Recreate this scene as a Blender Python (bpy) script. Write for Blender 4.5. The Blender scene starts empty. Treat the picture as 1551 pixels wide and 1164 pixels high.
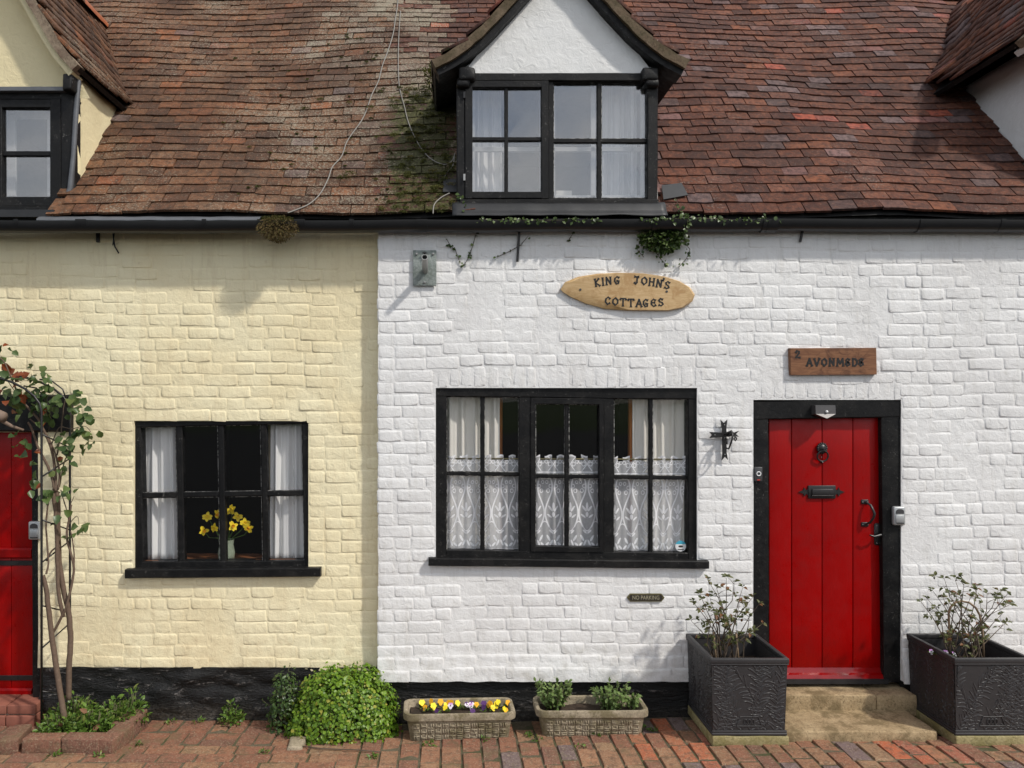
import bpy, math, random
from mathutils import Vector, Matrix, Quaternion
from mathutils.noise import noise as pnoise, fractal
rnd = random.Random(7)
SC = bpy.context.scene
COL = SC.collection
V = Vector
R = math.radians

# ------------------------------------------------------------------ camera
D, F, XV, YV, CZ = 5.0, 1150.0, 680.0, 600.0, 2.16     # distance to the white wall, focal length in photo pixels, vanishing point, eye height
cd = bpy.data.cameras.new('camera'); cam = bpy.data.objects.new('camera', cd); COL.objects.link(cam)
cam.location = (0, -D, CZ); cam.rotation_euler = (R(90), 0, 0)
cd.sensor_width = 36; cd.lens = 36 * F / 1551
cd.shift_x = (775.5 - XV) / 1551; cd.shift_y = (YV - 582) / 1551
cd.clip_start = 0.05; cd.clip_end = 2000
SC.camera = cam

# ------------------------------------------------------------------ light
SUN = V((1.35, -1.0, 1.8)).normalized()
ld = bpy.data.lights.new('sun', 'SUN'); ld.energy = 3.0; ld.angle = R(2.6); ld.color = (1.0, 0.955, 0.88)
sun = bpy.data.objects.new('sun', ld); COL.objects.link(sun)
sun.rotation_euler = SUN.to_track_quat('Z', 'Y').to_euler(); sun.location = (6, -6, 9)
W = bpy.data.worlds.new('World'); SC.world = W; W.use_nodes = True
wn = W.node_tree; bg = wn.nodes['Background']
sky = wn.nodes.new('ShaderNodeTexSky'); sky.sky_type = 'NISHITA'; sky.sun_disc = False
sky.sun_elevation = math.asin(SUN.z); sky.sun_rotation = math.atan2(SUN.x, SUN.y)
sky.air_density = 1.0; sky.dust_density = 1.5; sky.ozone_density = 1.0
# broken cloud, the same all round the sky
tc = wn.nodes.new('ShaderNodeTexCoord'); mp = wn.nodes.new('ShaderNodeMapping'); mp.inputs['Scale'].default_value = (1, 1, 1.9)
wn.links.new(tc.outputs['Generated'], mp.inputs['Vector'])
nz = wn.nodes.new('ShaderNodeTexNoise'); nz.inputs['Scale'].default_value = 3.0; nz.inputs['Detail'].default_value = 7; nz.inputs['Roughness'].default_value = 0.6
wn.links.new(mp.outputs[0], nz.inputs['Vector'])
cr = wn.nodes.new('ShaderNodeValToRGB'); cr.color_ramp.elements[0].position = 0.36; cr.color_ramp.elements[1].position = 0.60
cr.color_ramp.elements[0].color = (0.15, 0.15, 0.15, 1); cr.color_ramp.elements[1].color = (0.95, 0.95, 0.95, 1)
wn.links.new(nz.outputs['Fac'], cr.inputs[0])
mx = wn.nodes.new('ShaderNodeMix'); mx.data_type = 'RGBA'
mx.inputs[7].default_value = (8.6, 8.7, 8.9, 1)
wn.links.new(cr.outputs[0], mx.inputs[0]); wn.links.new(sky.outputs[0], mx.inputs[6]); wn.links.new(mx.outputs[2], bg.inputs['Color'])
bg.inputs['Strength'].default_value = 0.127
SC.view_settings.view_transform = 'Standard'; SC.view_settings.look = 'None'
SC.view_settings.exposure = 0.04; SC.view_settings.gamma = 1.0; SC.view_settings.use_curve_mapping = False
SC.cycles.max_bounces = 5; SC.cycles.diffuse_bounces = 3; SC.cycles.glossy_bounces = 3; SC.cycles.transparent_max_bounces = 16
SC.cycles.caustics_reflective = False; SC.cycles.caustics_refractive = False

# ------------------------------------------------------------------ material helpers
def new_mat(name):
    m = bpy.data.materials.new(name); m.use_nodes = True
    return m, m.node_tree, m.node_tree.nodes['Principled BSDF']
def nd(nt, t, ins=None, **props):
    n = nt.nodes.new(t)
    for k, v in props.items(): setattr(n, k, v)
    for k, v in (ins or {}).items():
        if isinstance(v, bpy.types.NodeSocket): nt.links.new(v, n.inputs[k])
        else: n.inputs[k].default_value = v
    return n
def pos(nt): return nd(nt, 'ShaderNodeNewGeometry').outputs['Position']
def noise(nt, vec, scale, detail=4, rough=0.55, dist=0.0):
    return nd(nt, 'ShaderNodeTexNoise', {'Vector': vec, 'Scale': scale, 'Detail': detail, 'Roughness': rough, 'Distortion': dist}).outputs['Fac']
def voro(nt, vec, scale, feature='F1'):
    return nd(nt, 'ShaderNodeTexVoronoi', {'Vector': vec, 'Scale': scale}, feature=feature).outputs['Distance']
def ramp(nt, fac, stops, interp='LINEAR'):
    n = nd(nt, 'ShaderNodeValToRGB', {0: fac}); e = n.color_ramp.elements; n.color_ramp.interpolation = interp
    while len(e) < len(stops): e.new(0.5)
    for i, (p, c) in enumerate(stops):
        e[i].position = p; c = c if hasattr(c, '__len__') else (c, c, c); e[i].color = (*c[:3], 1)
    return n.outputs[0]
def mix(nt, fac, a, b, blend='MIX'):
    n = nt.nodes.new('ShaderNodeMix'); n.data_type = 'RGBA'; n.blend_type = blend; n.clamp_factor = True
    for i, v in ((0, fac), (6, a), (7, b)):
        if isinstance(v, bpy.types.NodeSocket): nt.links.new(v, n.inputs[i])
        elif i == 0: n.inputs[0].default_value = v
        else: n.inputs[i].default_value = (*v[:3], 1) if hasattr(v, '__len__') else (v, v, v, 1)
    return n.outputs[2]
def math_(nt, op, a, b=0.0, c=0.0, clamp=False):
    n = nt.nodes.new('ShaderNodeMath'); n.operation = op; n.use_clamp = clamp
    for i, v in enumerate((a, b, c)):
        if isinstance(v, bpy.types.NodeSocket): nt.links.new(v, n.inputs[i])
        else: n.inputs[i].default_value = v
    return n.outputs[0]
def smooth(nt, x, lo, hi):
    n = nd(nt, 'ShaderNodeMapRange', {'Value': x, 'From Min': lo, 'From Max': hi}, interpolation_type='SMOOTHSTEP'); return n.outputs[0]
def bump(nt, bsdf, h, strength, dist=0.01, prev=None):
    n = nd(nt, 'ShaderNodeBump', {'Height': h, 'Strength': strength, 'Distance': dist})
    if prev is not None: nt.links.new(prev, n.inputs['Normal'])
    nt.links.new(n.outputs[0], bsdf.inputs['Normal']); return n.outputs[0]
def setc(nt, bsdf, col, rough=None, spec=None):
    for k, v in (('Base Color', col), ('Roughness', rough), ('Specular IOR Level', spec)):
        if v is None: continue
        if isinstance(v, bpy.types.NodeSocket): nt.links.new(v, bsdf.inputs[k])
        else: bsdf.inputs[k].default_value = (*v, 1) if hasattr(v, '__len__') else v
def tint(nt):
    """one random value per piece: the object's colour for single pieces, a colour attribute for joined ones"""
    oi = nd(nt, 'ShaderNodeObjectInfo').outputs['Color']
    at = nd(nt, 'ShaderNodeAttribute', attribute_name='tint').outputs['Color']
    s = mix(nt, 1.0, oi, at, 'ADD')
    sp = nd(nt, 'ShaderNodeSeparateColor', {0: s}); return sp.outputs[0], sp.outputs[1], sp.outputs[2]
M = {}
def plain(name, col, rough=0.5, metal=0.0, var=0.15, scale=30, bmp=0.1, spec=0.5, bscale=120):
    m, nt, b = new_mat(name); p = pos(nt)
    n = noise(nt, p, scale, 4)
    c = mix(nt, n, tuple(x * (1 - var) for x in col), tuple(min(1, x * (1 + var)) for x in col))
    setc(nt, b, c, rough, spec); b.inputs['Metallic'].default_value = metal
    if bmp: bump(nt, b, noise(nt, p, bscale, 3), bmp, 0.002)
    M[name] = m; return m

def painted_brick(name, base, dirt, stain):
    m, nt, b = new_mat(name); p = pos(nt)
    sep = nd(nt, 'ShaderNodeSeparateXYZ', {0: p})
    n1 = noise(nt, p, 1.6, 4, 0.62); n2 = noise(nt, p, 11, 4, 0.68)
    c = mix(nt, ramp(nt, n1, [(0.42, 0), (0.60, 0.9)]), base, dirt)
    st = nd(nt, 'ShaderNodeMapping', {'Vector': p, 'Scale': (20, 20, 2.4)}).outputs[0]
    c = mix(nt, ramp(nt, noise(nt, st, 1.0, 4, 0.7), [(0.52, 0), (0.68, 0.32)]), c, stain)      # thin runs of grime
    foot = math_(nt, 'MULTIPLY', smooth(nt, sep.outputs[2], 0.80, 0.25), ramp(nt, n2, [(0.45, 0), (0.65, 0.6)]))
    c = mix(nt, foot, c, stain)                                                                   # splash dirt along the foot
    c = mix(nt, ramp(nt, n2, [(0.62, 0), (0.74, 0.45)]), c, stain)
    setc(nt, b, c, 0.62, 0.3)
    h = math_(nt, 'ADD', noise(nt, p, 20, 4, 0.62, 0.5), math_(nt, 'MULTIPLY', noise(nt, p, 120, 2, 0.6), 0.22))
    bump(nt, b, h, 0.8, 0.008)
    M[name] = m
painted_brick('white_paint', (0.775, 0.77, 0.76), (0.71, 0.70, 0.69), (0.52, 0.50, 0.46))
painted_brick('yellow_paint', (0.83, 0.745, 0.505), (0.795, 0.69, 0.445), (0.60, 0.48, 0.29))

def render_plaster(name, base, stain):
    m, nt, b = new_mat(name); p = pos(nt)
    c = mix(nt, ramp(nt, noise(nt, p, 3, 5), [(0.4, 0), (0.75, 0.5)]), base, stain)
    setc(nt, b, c, 0.7, 0.3)
    n = bump(nt, b, noise(nt, p, 18, 4, 0.6, 0.8), 0.5, 0.012)
    bump(nt, b, noise(nt, p, 110, 3, 0.7), 0.4, 0.003, n); M[name] = m
render_plaster('white_render', (0.76, 0.76, 0.75), (0.62, 0.61, 0.58))
render_plaster('yellow_render', (0.77, 0.67, 0.42), (0.66, 0.56, 0.34))

def black_paint(name, chips=0.10, base=(0.004, 0.004, 0.0043), rough=0.42):
    m, nt, b = new_mat(name); p = pos(nt)
    c = mix(nt, noise(nt, p, 8, 4), tuple(x * 0.7 for x in base), tuple(x * 1.8 for x in base))
    ch = ramp(nt, noise(nt, p, 42, 6, 0.78, 1.2), [(0.605, 0), (0.64, 1)])
    ch2 = math_(nt, 'MULTIPLY', ch, ramp(nt, noise(nt, p, 5, 3), [(0.46, 0.1), (0.58, chips * 6)]))
    c = mix(nt, ch2, c, (0.30, 0.29, 0.27))
    du = ramp(nt, noise(nt, p, 5.0, 5, 0.75), [(0.46, 0), (0.64, 0.8)])
    c = mix(nt, du, c, (0.017, 0.016, 0.015))
    setc(nt, b, c, ramp(nt, noise(nt, p, 25, 4), [(0.3, rough - 0.08), (0.7, rough + 0.2)]), 0.22)
    n = bump(nt, b, noise(nt, p, 55, 5, 0.7, 0.5), 0.5, 0.004); M[name] = m
black_paint('black_paint')
def plinth_paint():
    m, nt, b = new_mat('plinth_paint'); p = pos(nt)
    st = nd(nt, 'ShaderNodeMapping', {'Vector': p, 'Scale': (7, 7, 26)}).outputs[0]
    n1 = noise(nt, st, 1.0, 5, 0.72, 0.8); n2 = noise(nt, p, 60, 4, 0.75)
    c = mix(nt, n2, (0.004, 0.004, 0.004), (0.012, 0.0115, 0.011))
    worn_glint = math_(nt, 'MULTIPLY', ramp(nt, n1, [(0.57, 0), (0.66, 0.8)]), ramp(nt, n2, [(0.42, 0), (0.60, 1)]))  # whitened ridges: worn paint, and the glints on it put into the colour
    c = mix(nt, worn_glint, c, (0.22, 0.20, 0.185))
    sep = nd(nt, 'ShaderNodeSeparateXYZ', {0: p})
    mud = math_(nt, 'MULTIPLY', smooth(nt, sep.outputs[2], 0.14, 0.0), ramp(nt, n2, [(0.40, 0.1), (0.62, 0.7)]))
    c = mix(nt, mud, c, (0.085, 0.070, 0.052))
    setc(nt, b, c, ramp(nt, n2, [(0.35, 0.30), (0.65, 0.6)]), 0.35)
    bump(nt, b, math_(nt, 'ADD', n1, math_(nt, 'MULTIPLY', n2, 0.3)), 1.0, 0.014); M['plinth_paint'] = m
plinth_paint()
black_paint('dormer_black', 0.16, (0.0055, 0.0055, 0.0058), 0.45)

def red_paint():
    m, nt, b = new_mat('red_paint'); p = pos(nt)
    c = mix(nt, noise(nt, p, 6, 4), (0.26, 0.0009, 0.0011), (0.31, 0.0012, 0.0012))
    ch = ramp(nt, noise(nt, p, 45, 5, 0.75, 0.5), [(0.735, 0), (0.75, 0.7)])
    c = mix(nt, ch, c, (0.42, 0.20, 0.17))
    c = mix(nt, ramp(nt, noise(nt, p, 3.5, 5, 0.75), [(0.48, 0), (0.66, 0.40)]), c, (0.19, 0.003, 0.003))
    setc(nt, b, c, ramp(nt, noise(nt, p, 14, 4), [(0.3, 0.26), (0.7, 0.42)]), 0.22)
    g = nd(nt, 'ShaderNodeMapping', {'Vector': p, 'Scale': (70, 70, 5)}).outputs[0]
    bump(nt, b, noise(nt, g, 2.0, 4, 0.7), 0.35, 0.004); M['red_paint'] = m
red_paint()
m_, nt_, b_ = new_mat('red_gloss'); setc(nt_, b_, (0.24, 0.0012, 0.0015), 0.13, 0.6); bump(nt_, b_, noise(nt_, pos(nt_), 30, 3), 0.2, 0.003); M['red_gloss'] = m_

def tile_mat(name, stops, lichen, lich_col, moss_mid, dark):
    m, nt, b = new_mat(name); p = pos(nt); t1, t2, t3 = tint(nt)
    sep = nd(nt, 'ShaderNodeSeparateXYZ', {0: p})
    c = ramp(nt, t1, stops)
    c = mix(nt, math_(nt, 'MULTIPLY', math_(nt, 'POWER', t2, 2.0), 0.6), c, dark)
    n1 = noise(nt, p, 26, 5, 0.72); nf = noise(nt, p, 75, 5, 0.78); nl = noise(nt, p, 1.5, 3)
    c = mix(nt, ramp(nt, n1, [(0.38, 0.75), (0.54, 0)]), c, dark)
    c = mix(nt, ramp(nt, nl, [(0.36, 0.5), (0.50, 0)]), c, dark)
    c = mix(nt, ramp(nt, n1, [(0.54, 0), (0.68, 0.55)]), c, mix(nt, 0.5, c, (0.30, 0.13, 0.07)))
    # the old lichened band around the party line, with the moss below it
    band = math_(nt, 'MULTIPLY', smooth(nt, sep.outputs[0], -2.0, -0.6), smooth(nt, sep.outputs[0], 0.40, -0.05))
    lm = math_(nt, 'ADD', math_(nt, 'MULTIPLY', math_(nt, 'SUBTRACT', nl, 0.5), 0.35), math_(nt, 'MULTIPLY', band, 0.05))
    c = mix(nt, ramp(nt, math_(nt, 'ADD', nf, lm), [(lichen, 0), (lichen + 0.05, 0.8)]), c, lich_col)
    wp = nd(nt, 'ShaderNodeVectorMath', {0: p, 1: nd(nt, 'ShaderNodeTexNoise', {'Vector': p, 'Scale': 30}).outputs['Color']}, operation='ADD').outputs[0]
    c = mix(nt, ramp(nt, voro(nt, wp, 11), [(0.09, 0.8), (0.14, 0)]), c, (0.36, 0.35, 0.30))
    cx = math_(nt, 'SUBTRACT', sep.outputs[0], -0.17)
    mreg = math_(nt, 'MULTIPLY', smooth(nt, math_(nt, 'ABSOLUTE', cx), 0.48, 0.12), smooth(nt, sep.outputs[2], 4.9, 4.25))
    mn = math_(nt, 'ADD', n1, math_(nt, 'MULTIPLY', mreg, 0.33))
    c = mix(nt, ramp(nt, mn, [(moss_mid, 0), (moss_mid + 0.07, 0.92)]), c, mix(nt, ramp(nt, nf, [(0.4, 0), (0.6, 1)]), (0.014, 0.015, 0.005), (0.080, 0.084, 0.025)))
    setc(nt, b, c, 0.80, 0.25)
    bump(nt, b, nf, 0.9, 0.006); M[name] = m
tile_mat('brown_tile', [(0.0, (0.085, 0.038, 0.021)), (0.3, (0.140, 0.062, 0.031)), (0.55, (0.185, 0.085, 0.040)), (0.75, (0.155, 0.086, 0.050)), (0.90, (0.215, 0.090, 0.040)), (0.97, (0.27, 0.092, 0.038)), (1.0, (0.15, 0.112, 0.105))],
         0.572, (0.29, 0.255, 0.19), 0.72, (0.048, 0.028, 0.018))
tile_mat('red_tile', [(0.0, (0.062, 0.022, 0.015)), (0.25, (0.105, 0.036, 0.021)), (0.5, (0.145, 0.050, 0.027)), (0.66, (0.115, 0.050, 0.036)), (0.82, (0.200, 0.066, 0.030)), (0.91, (0.115, 0.076, 0.074)), (0.975, (0.165, 0.115, 0.112)), (1.0, (0.34, 0.068, 0.032))],
         0.625, (0.25, 0.20, 0.165), 0.75, (0.038, 0.019, 0.015))
tile_mat('old_tile', [(0.0, (0.145, 0.080, 0.056)), (0.4, (0.175, 0.108, 0.074)), (0.75, (0.205, 0.145, 0.105)), (0.92, (0.17, 0.105, 0.092)), (1.0, (0.36, 0.085, 0.042))],
         0.550, (0.30, 0.275, 0.205), 0.68, (0.07, 0.046, 0.032))

def paver_mat():
    m, nt, b = new_mat('paver_brick'); p = pos(nt); t1, t2, t3 = tint(nt)
    c = ramp(nt, t1, [(0, (0.175, 0.085, 0.060)), (0.3, (0.245, 0.105, 0.064)), (0.55, (0.275, 0.135, 0.076)), (0.78, (0.285, 0.175, 0.100)), (0.9, (0.42, 0.115, 0.052)), (1, (0.17, 0.12, 0.115))])
    n1 = noise(nt, p, 24, 5, 0.72); nf = noise(nt, p, 85, 5, 0.8)
    c = mix(nt, ramp(nt, n1, [(0.38, 0.65), (0.52, 0)]), c, (0.105, 0.064, 0.042))
    c = mix(nt, ramp(nt, nf, [(0.54, 0), (0.62, 0.65)]), c, (0.37, 0.30, 0.20))
    c = mix(nt, ramp(nt, nf, [(0.36, 0.7), (0.43, 0)]), c, (0.05, 0.036, 0.026))
    c = mix(nt, ramp(nt, noise(nt, p, 5, 5, 0.7), [(0.53, 0), (0.66, 0.5)]), c, (0.125, 0.105, 0.055))
    setc(nt, b, c, 0.8, 0.3)
    bump(nt, b, math_(nt, 'ADD', n1, math_(nt, 'MULTIPLY', nf, 0.6)), 0.9, 0.007); M['paver_brick'] = m
paver_mat()

def stone_mat(name, a, bcol, moss, scale=8):
    m, nt, b = new_mat(name); p = pos(nt)
    n1 = noise(nt, p, scale, 5, 0.68); nf = noise(nt, p, 70, 5, 0.78); nl = noise(nt, p, 5, 5, 0.72)
    c = mix(nt, ramp(nt, n1, [(0.38, 0), (0.62, 1)]), a, bcol)
    c = mix(nt, ramp(nt, nf, [(0.36, 0.7), (0.48, 0)]), c, tuple(x * 0.40 for x in a))
    c = mix(nt, ramp(nt, nf, [(0.54, 0), (0.64, 0.5)]), c, tuple(min(1, x * 1.35) for x in bcol))
    c = mix(nt, ramp(nt, nl, [(0.48, 0), (0.60, 0.8)]), c, moss)
    setc(nt, b, c, 0.85, 0.25)
    bump(nt, b, math_(nt, 'ADD', nl, math_(nt, 'MULTIPLY', nf, 0.5)), 0.9, 0.009); M[name] = m
stone_mat('step_stone', (0.33, 0.240, 0.135), (0.42, 0.315, 0.185), (0.155, 0.112, 0.056))
stone_mat('trough_stone', (0.27, 0.225, 0.155), (0.36, 0.30, 0.215), (0.14, 0.115, 0.058))
stone_mat('verge_mortar', (0.115, 0.080, 0.050), (0.165, 0.125, 0.082), (0.060, 0.046, 0.022), 20)
stone_mat('pale_verge', (0.20, 0.15, 0.105), (0.28, 0.22, 0.16), (0.12, 0.07, 0.05), 20)
stone_mat('soil', (0.035, 0.024, 0.017), (0.065, 0.045, 0.032), (0.02, 0.015, 0.01), 40)
stone_mat('bedding_sand', (0.10, 0.082, 0.052), (0.145, 0.12, 0.08), (0.055, 0.062, 0.022), 20)
stone_mat('asphalt', (0.040, 0.040, 0.041), (0.05, 0.05, 0.05), (0.036, 0.036, 0.034), 30)
stone_mat('verge_grass', (0.035, 0.06, 0.015), (0.06, 0.09, 0.025), (0.05, 0.06, 0.02), 3)
stone_mat('planter_base', (0.27, 0.23, 0.11), (0.34, 0.29, 0.15), (0.20, 0.17, 0.06), 15)
stone_mat('plate_metal', (0.24, 0.27, 0.255), (0.32, 0.35, 0.335), (0.17, 0.20, 0.18), 25)

def wood(name, a, b_, dark, scale, axis_scale):
    m, nt, b = new_mat(name); p = pos(nt)
    g = nd(nt, 'ShaderNodeMapping', {'Vector': p, 'Scale': axis_scale}).outputs[0]
    w = noise(nt, g, scale, 6, 0.65, 0.8)
    c = mix(nt, ramp(nt, w, [(0.42, 0), (0.60, 1)]), a, b_)
    c = mix(nt, ramp(nt, noise(nt, p, 14, 4, 0.65, 0.8), [(0.50, 0), (0.64, 0.85)]), c, dark)
    setc(nt, b, c, 0.42, 0.4); bump(nt, b, w, 0.25, 0.002); M[name] = m
wood('pale_wood', (0.50, 0.33, 0.155), (0.59, 0.41, 0.215), (0.42, 0.25, 0.105), 3.0, (4, 30, 22))
wood('brown_wood', (0.165, 0.068, 0.030), (0.24, 0.110, 0.050), (0.095, 0.036, 0.016), 3.0, (3, 30, 26))
wood('inner_wood', (0.20, 0.075, 0.03), (0.28, 0.11, 0.05), (0.12, 0.05, 0.02), 3.0, (3, 30, 26))

plain('letter_black', (0.006, 0.006, 0.006), 0.5)
plain('iron', (0.013, 0.012, 0.012), 0.38, 0.0, 0.3, 40, 0.3)
plain('gutter_black', (0.013, 0.013, 0.014), 0.30, 0.0, 0.3, 8, 0.05)
plain('lead', (0.12, 0.125, 0.135), 0.5, 0.3, 0.35, 12, 0.3, 0.5, 30)
plain('dark_lead', (0.017, 0.0175, 0.019), 0.5, 0.0, 0.5, 12, 0.4, 0.5, 25)
plain('steel', (0.36, 0.36, 0.35), 0.42, 0.6, 0.15)
plain('chrome', (0.75, 0.75, 0.75), 0.12, 1.0, 0.05, 30, 0)
plain('hole_black', (0.004, 0.004, 0.004), 0.8)
plain('key_safe_grey', (0.42, 0.43, 0.43), 0.35, 0.4, 0.06)
plain('key_safe_dark', (0.05, 0.05, 0.052), 0.4)
plain('bell_ring', (0.8, 0.8, 0.8), 0.3); plain('bell_red', (0.5, 0.03, 0.02), 0.4)
plain('brass', (0.20, 0.175, 0.085), 0.4, 0.7, 0.3); plain('sign_dark', (0.028, 0.022, 0.016), 0.5)
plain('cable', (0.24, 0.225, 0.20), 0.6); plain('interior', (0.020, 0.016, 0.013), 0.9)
plain('attic_wall', (0.32, 0.32, 0.32), 0.9)
plain('secondary_frame', (0.55, 0.55, 0.54), 0.4)
plain('planter_metal', (0.030, 0.028, 0.029), 0.5, 0.0, 0.25, 20, 0.25)
plain('bark', (0.125, 0.085, 0.060), 0.8, 0, 0.4, 60, 0.6, 0.3, 90)
plain('twig', (0.085, 0.060, 0.040), 0.8, 0, 0.4, 60, 0.4); plain('green_twig', (0.09, 0.085, 0.035), 0.7, 0, 0.4, 40, 0.2)
plain('cane', (0.26, 0.18, 0.11), 0.7, 0, 0.25, 50, 0.3); plain('tag_white', (0.7, 0.7, 0.7), 0.5)
plain('orange_tile', (0.30, 0.080, 0.022), 0.6, 0, 0.4, 14, 0.4)
plain('brick_step', (0.24, 0.085, 0.055), 0.75, 0, 0.35, 18, 0.5); plain('pale_mortar', (0.30, 0.25, 0.19), 0.9)
plain('sticker_blue', (0.06, 0.38, 0.52), 0.4); plain('sticker_white', (0.75, 0.75, 0.75), 0.4)
plain('petal_yellow', (0.90, 0.68, 0.02), 0.6, 0, 0.1, 90, 0); plain('petal_orange', (0.85, 0.42, 0.01), 0.6, 0, 0.1, 90, 0)
plain('petal_purple', (0.075, 0.018, 0.12), 0.6, 0, 0.2, 90, 0); plain('petal_white', (0.75, 0.68, 0.75), 0.6, 0, 0.1, 90, 0)
plain('petal_lilac', (0.55, 0.26, 0.58), 0.6, 0, 0.2, 90, 0); plain('flower_eye', (0.02, 0.008, 0.01), 0.6)
plain('stub_wood', (0.20, 0.14, 0.105), 0.8)
plain('dry_brown', (0.16, 0.075, 0.035), 0.8)

def cloth(name, col, trans=0.35, fold=0.0):
    m, nt, b = new_mat(name); p = pos(nt)
    c = mix(nt, noise(nt, p, 14, 3), tuple(x * 0.93 for x in col), col)
    setc(nt, b, c, 0.9, 0.1)
    tr = nd(nt, 'ShaderNodeBsdfTranslucent', {'Color': c}); ms = nd(nt, 'ShaderNodeMixShader', {0: trans, 1: b.outputs[0], 2: tr.outputs[0]})
    nt.links.new(ms.outputs[0], nt.nodes['Material Output'].inputs[0]); M[name] = m
cloth('cream_curtain', (0.90, 0.87, 0.80), 0.1); cloth('white_curtain', (0.92, 0.915, 0.90), 0.1); cloth('curtain_lining', (0.42, 0.16, 0.05))
cloth('pattern_lining', (0.30, 0.26, 0.19))

def leafm(name, a, b_, c_=None, gloss=0.4, trans=0.3):
    m, nt, b = new_mat(name); p = pos(nt); t1, t2, t3 = tint(nt)
    st = [(0, a), (0.8, b_)] + ([(1.0, c_)] if c_ else [])
    c = ramp(nt, t1, st); c = mix(nt, noise(nt, p, 90, 3), c, mix(nt, 0.3, c, (0.0, 0.0, 0.0)))
    setc(nt, b, c, gloss, 0.4)
    tr = nd(nt, 'ShaderNodeBsdfTranslucent', {'Color': c}); ms = nd(nt, 'ShaderNodeMixShader', {0: trans, 1: b.outputs[0], 2: tr.outputs[0]})
    nt.links.new(ms.outputs[0], nt.nodes['Material Output'].inputs[0]); M[name] = m
leafm('bright_leaf', (0.075, 0.165, 0.010), (0.235, 0.39, 0.03), (0.40, 0.38, 0.06))
leafm('dark_leaf', (0.030, 0.062, 0.014), (0.075, 0.14, 0.03), (0.12, 0.17, 0.04), 0.35)
leafm('rose_leaf', (0.050, 0.095, 0.032), (0.14, 0.205, 0.060), (0.26, 0.065, 0.02), 0.35)
leafm('bronze_leaf', (0.075, 0.095, 0.028), (0.145, 0.150, 0.050), (0.22, 0.10, 0.04), 0.5)
leafm('weed_leaf', (0.075, 0.15, 0.022), (0.17, 0.28, 0.045), (0.24, 0.27, 0.07))
leafm('sedum_leaf', (0.12, 0.20, 0.05), (0.25, 0.35, 0.11), (0.32, 0.38, 0.15))
leafm('moss', (0.055, 0.062, 0.012), (0.125, 0.130, 0.026), (0.17, 0.14, 0.04), 0.8, 0.2)
leafm('dead_moss', (0.10, 0.065, 0.022), (0.16, 0.11, 0.035), (0.14, 0.14, 0.03), 0.8, 0.1)
leafm('ivy_leaf', (0.030, 0.055, 0.012), (0.11, 0.17, 0.045), (0.26, 0.32, 0.14), 0.35)

def glass(name, ior, tintc=(1, 1, 1)):
    m, nt, b = new_mat(name); p = pos(nt)
    bf = nd(nt, 'ShaderNodeNewGeometry').outputs['Backfacing']     # the same reflectance from both sides of the sheet
    fr = nd(nt, 'ShaderNodeFresnel', {'IOR': math_(nt, 'ADD', ior, math_(nt, 'MULTIPLY', bf, 1.0 / ior - ior))})
    gl = nd(nt, 'ShaderNodeBsdfGlossy', {'Roughness': 0.015}); tr = nd(nt, 'ShaderNodeBsdfTransparent', {'Color': (*tintc, 1)})
    bp = nd(nt, 'ShaderNodeBump', {'Height': noise(nt, p, 3.0, 2), 'Strength': 0.10, 'Distance': 0.01})
    nt.links.new(bp.outputs[0], gl.inputs['Normal'])
    ms = nd(nt, 'ShaderNodeMixShader', {0: fr.outputs[0], 1: tr.outputs[0], 2: gl.outputs[0]})
    nt.links.new(ms.outputs[0], nt.nodes['Material Output'].inputs[0]); nt.nodes.remove(b); M[name] = m
glass('window_glass', 1.45, (0.99, 0.99, 0.99)); glass('double_glass', 2.5, (0.98, 0.98, 0.98)); plain('vase_glass', (0.30, 0.35, 0.26), 0.15, 0, 0.3, 60, 0.2)

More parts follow.
